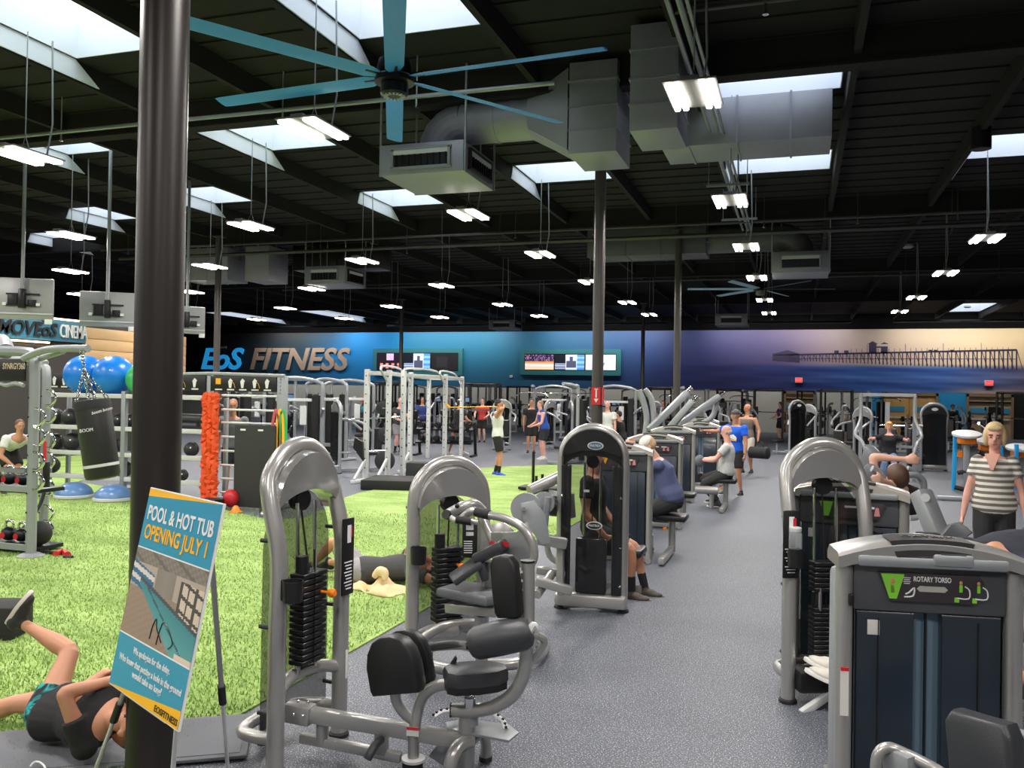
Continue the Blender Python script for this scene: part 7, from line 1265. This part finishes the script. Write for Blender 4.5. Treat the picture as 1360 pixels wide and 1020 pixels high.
def p_tread(t):
    bx(t, 'deck', BLACK, (0, -.1, .12), (.8, 1.9, .22), .03); bx(t, 'belt', RUBBER, (0, -.15, .225), (.5, 1.7, .01), 0); bx(t, 'motor_cover', SILVER2, (0, .8, .25), (.8, .35, .22), .06); bx(t, 'console', BLACK, (0, .72, 1.45), (.75, .1, .36), .04); bx(t, 'console_screen', MATS['console_glow'], (0, .665, 1.47), (.45, .01, .24), 0)
    for x in (-.38, .38): tube(t, 'upright', SILVER2, [(x, .8, .2), (x, .75, .9), (x, .7, 1.35)], .04); tube(t, 'hand_rail', SILVER2, [(x, .7, 1.1), (x, .1, 1.0)], .03); bx(t, 'side_step', LIGHTGREY, (x*.9, -.15, .23), (.12, 1.7, .03))
def p_bench(t):
    bx(t, 'seat', BV, (0, -.35, .45), (.32, .4, .08), .03); bx(t, 'back_pad', BV, (0, .25, .62), (.3, .8, .08), .03, M=Matrix.Rotation(R(28), 3, 'X')); bx(t, 'spine', SILVER2, (0, 0, .3), (.08, 1.1, .08)); bx(t, 'foot', SILVER2, (0, -.55, .05), (.55, .08, .08)); bx(t, 'foot', SILVER2, (0, .55, .05), (.7, .08, .08)); bx(t, 'post', SILVER2, (0, -.45, .2), (.07, .07, .3)); bx(t, 'post', SILVER2, (0, .45, .2), (.07, .07, .3)); tube(t, 'barbell', CHROME, [(-1.0, .6, 1.05), (1.0, .6, 1.05)], .018)
    for x in (-.55, .55): bx(t, 'bar_stand', SILVER2, (x, .62, .55), (.07, .07, 1.1))
    for x in (-.8, .8): disc(t, (x, .6, 1.05), .225)
def p_tree(t):
    bx(t, 'mast', SILVER2, (0, 0, .65), (.08, .08, 1.3)); bx(t, 'base', SILVER2, (0, 0, .04), (.6, .6, .06))
    for x in (-1, 1):
        for z, r in ((.35, .225), (.75, .18), (1.1, .12)): tube(t, 'peg', CHROME, [(0, 0, z), (x*.32, 0, z)], .025); disc(t, (x*.16, 0, z), r); disc(t, (x*.23, 0, z), r)
def p_tower(t):
    arch_tower(t, w=.55, h=1.75, zb=1.25, stack=(.3, .9, 8), cap='silver', cupx=0, placx=0, pins=False, detail=False, back=False, M_=SILVER2); bx(t, 'dark_shroud', MATS.get('black_shroud') or BLACK, (0, .05, .8), (.5, .05, 1.3), .02); bx(t, 'base_beam', SILVER2, (0, -.6, .06), (.09, 1.2, .08)); bx(t, 'seat', BV, (0, -.8, .46), (.36, .4, .09), .03); bx(t, 'seat_post', SILVER2, (0, -.8, .24), (.08, .08, .4)); bx(t, 'back_pad', BV, (0, -1.05, .8), (.34, .1, .55), .03)
    for x in (-.3, .3): tube(t, 'press_arm', SILVER2, [(x, -.1, 1.3), (x*1.4, -.5, 1.2), (x*1.2, -.75, 1.0)], .032)
KINDS = {'squat_rack': (p_squat, 'black squat rack with loaded barbell', 'rack'), 'power_cage': (p_squat_g, 'grey squat rack with loaded barbell', 'rack'), 'cable_machine': (p_cable, 'twin-column cable machine with black shrouds', 'gym machine'), 'lat_machine': (p_lat, 'tall pulldown machine with hanging bar', 'gym machine'), 'press_machine': (p_press, 'plate-loaded press machine with round plates', 'gym machine'), 'elliptical': (p_ellip, 'elliptical trainer with small console', 'gym machine'), 'treadmill': (p_tread, 'treadmill with wide console', 'gym machine'), 'bench': (p_bench, 'padded bench with barbell stand', 'bench'), 'plate_tree': (p_tree, 'plate tree hung with black plates', 'rack'), 'arch_machine': (p_tower, 'grey arch-tower machine with padded seat', 'gym machine')}
CNT = {}; USED = [(o.location.x, o.location.y) for o in COL.objects if o.name.startswith('person') and o.location.y > 14]+[(-16.9, 35.5), (-6.6, 38.8), (-15, 19.8), (-2.85, 21.6)]+[(o.location.x, o.location.y) for o in COL.objects if o.name.startswith('weight_machine') and o.parent is None and o.location.y > 14]
def place(kind, x, y, rz, where):
    for _ in range(30):
        if all(abs(x-a)+abs(y-b) > 1.9 for a, b in USED): break
        y += .5; x += .35 if _ % 2 else -.3
    USED.append((x, y)); f, d, cat = KINDS[kind]; CNT[(kind, where)] = n = CNT.get((kind, where), 0)+1
    lb = '%s, %s of its kind %s' % (d, ORD[min(n, 12)-1], where)
    if kind not in PROTO: t = thing(kind, lb, cat, (0, 0, 0), 0, 'far gym machines'); f(t); t.location = (x, y, 0); t.rotation_euler = (0, 0, rz); PROTO[kind] = t; return t
    return dup(PROTO[kind], lb, (x, y, 0), rz)
def atg(px, py): p = at(px, py); return p.x, p.y
# left middle: cable frames and seats right of the rack
for px, py, k, a in ((388, 618, 'cable_machine', .3), (432, 612, 'cable_machine', -.2), (408, 600, 'power_cage', .2), (462, 604, 'cable_machine', .4), (352, 606, 'lat_machine', 2.6), (330, 596, 'cable_machine', .1), (300, 598, 'arch_machine', 2.9), (446, 628, 'arch_machine', 2.4), (480, 598, 'press_machine', .4)): x, y = atg(px, py); place(k, x, y, a, 'left of the power rack')
for px, py, k, a in ((640, 604, 'arch_machine', .4), (560, 590, 'bench', .2), (520, 592, 'squat_rack', 0), (590, 586, 'press_machine', .4), (640, 590, 'squat_rack', .1), (690, 603, 'arch_machine', 1.2), (668, 596, 'lat_machine', .2), (745, 604, 'arch_machine', 2.0), (712, 590, 'cable_machine', .1), (765, 592, 'press_machine', .3), (752, 616, 'lat_machine', -.4)): x, y = atg(px, py); place(k, x, y, a, 'beyond the turf')
for px, py, k, a in ((815, 597, 'cable_machine', .2), (850, 598, 'press_machine', -.4), (905, 600, 'lat_machine', .3), (945, 596, 'arch_machine', .5), (880, 588, 'squat_rack', 0), (985, 590, 'press_machine', .2), (1020, 586, 'squat_rack', 0), (960, 584, 'elliptical', 3.1), (930, 590, 'bench', .3)): x, y = atg(px, py); place(k, x, y, a, 'behind the panel machines')
for px, py, k, a in ((1085, 604, 'arch_machine', -.5), (1110, 592, 'squat_rack', 0), (1130, 606, 'press_machine', -.3), (1152, 590, 'lat_machine', 0), (1100, 582, 'power_cage', 0), (1190, 600, 'bench', .2), (1205, 590, 'plate_tree', 0), (1270, 590, 'plate_tree', .3), (1260, 600, 'press_machine', -.3), (1300, 596, 'bench', .4), (1070, 588, 'elliptical', 3), (1145, 620, 'arch_machine', -.7), (1350, 600, 'squat_rack', -.4)): x, y = atg(px, py); place(k, x, y, a, 'right of the aisle')
WH = {0: 'in second row from far wall', 1: 'in third row from far wall', 2: 'along the far wall'}
for r, (y, ks) in enumerate(((44.5, ('squat_rack', 'cable_machine', 'treadmill', 'power_cage', 'bench', 'plate_tree')), (39.5, ('elliptical', 'press_machine', 'squat_rack', 'lat_machine', 'bench')), (48.4, ('treadmill', 'cable_machine', 'power_cage', 'squat_rack')))):
    x = -27.
    while x < 7:
        x += random.uniform(1.7, 2.5)
        if abs(x+1.2) < 1.2 or (y > 44 and x > 1.6): continue
        place(random.choice(ks), x, y+random.uniform(-.6, .6), random.uniform(-.3, .3)+(pi if random.random() < .3 else 0), WH[r])
for k, (x, y) in enumerate(((-16.5, 46.8), (-12.2, 46.8), (-8.0, 46.8))): dumbbell_rack('long %s dumbbell rack' % ('left', 'middle', 'right')[k] + ' at the far wall, two rows', (x, y, 0), 0, 12, hz=(1.1, .65))
random.seed(4)
for k, (px, py) in enumerate(((560, 588), (640, 588), (880, 590), (1120, 590), (1045, 586), (480, 592))):
    x, y = atg(px, py)
    while any(abs(x-a)+abs(y-b) < 1.2 for a, b in USED): y += .4; x -= .3
    c = [(40, 60, 120), (190, 60, 60), (60, 60, 62), (210, 210, 206), (90, 40, 90), (30, 110, 120)][k]
    standing('distant %s standing among the far machines' % ('person in navy shirt', 'person in red shirt', 'person in grey shirt', 'person in white shirt', 'person in purple shirt', 'person in teal shirt')[k], x, y, -60-25*k, H=1.72, sk=('tan', 'fair', 'brown')[k % 3], hair=('short', (34+20*k, 26+10*k, 24)), top=('tee', 'far%d' % k, c), vox=.026, fingers=False, face=False, hR=(.2, .35, 1.0), hL=(-.2, .3, 1.0))
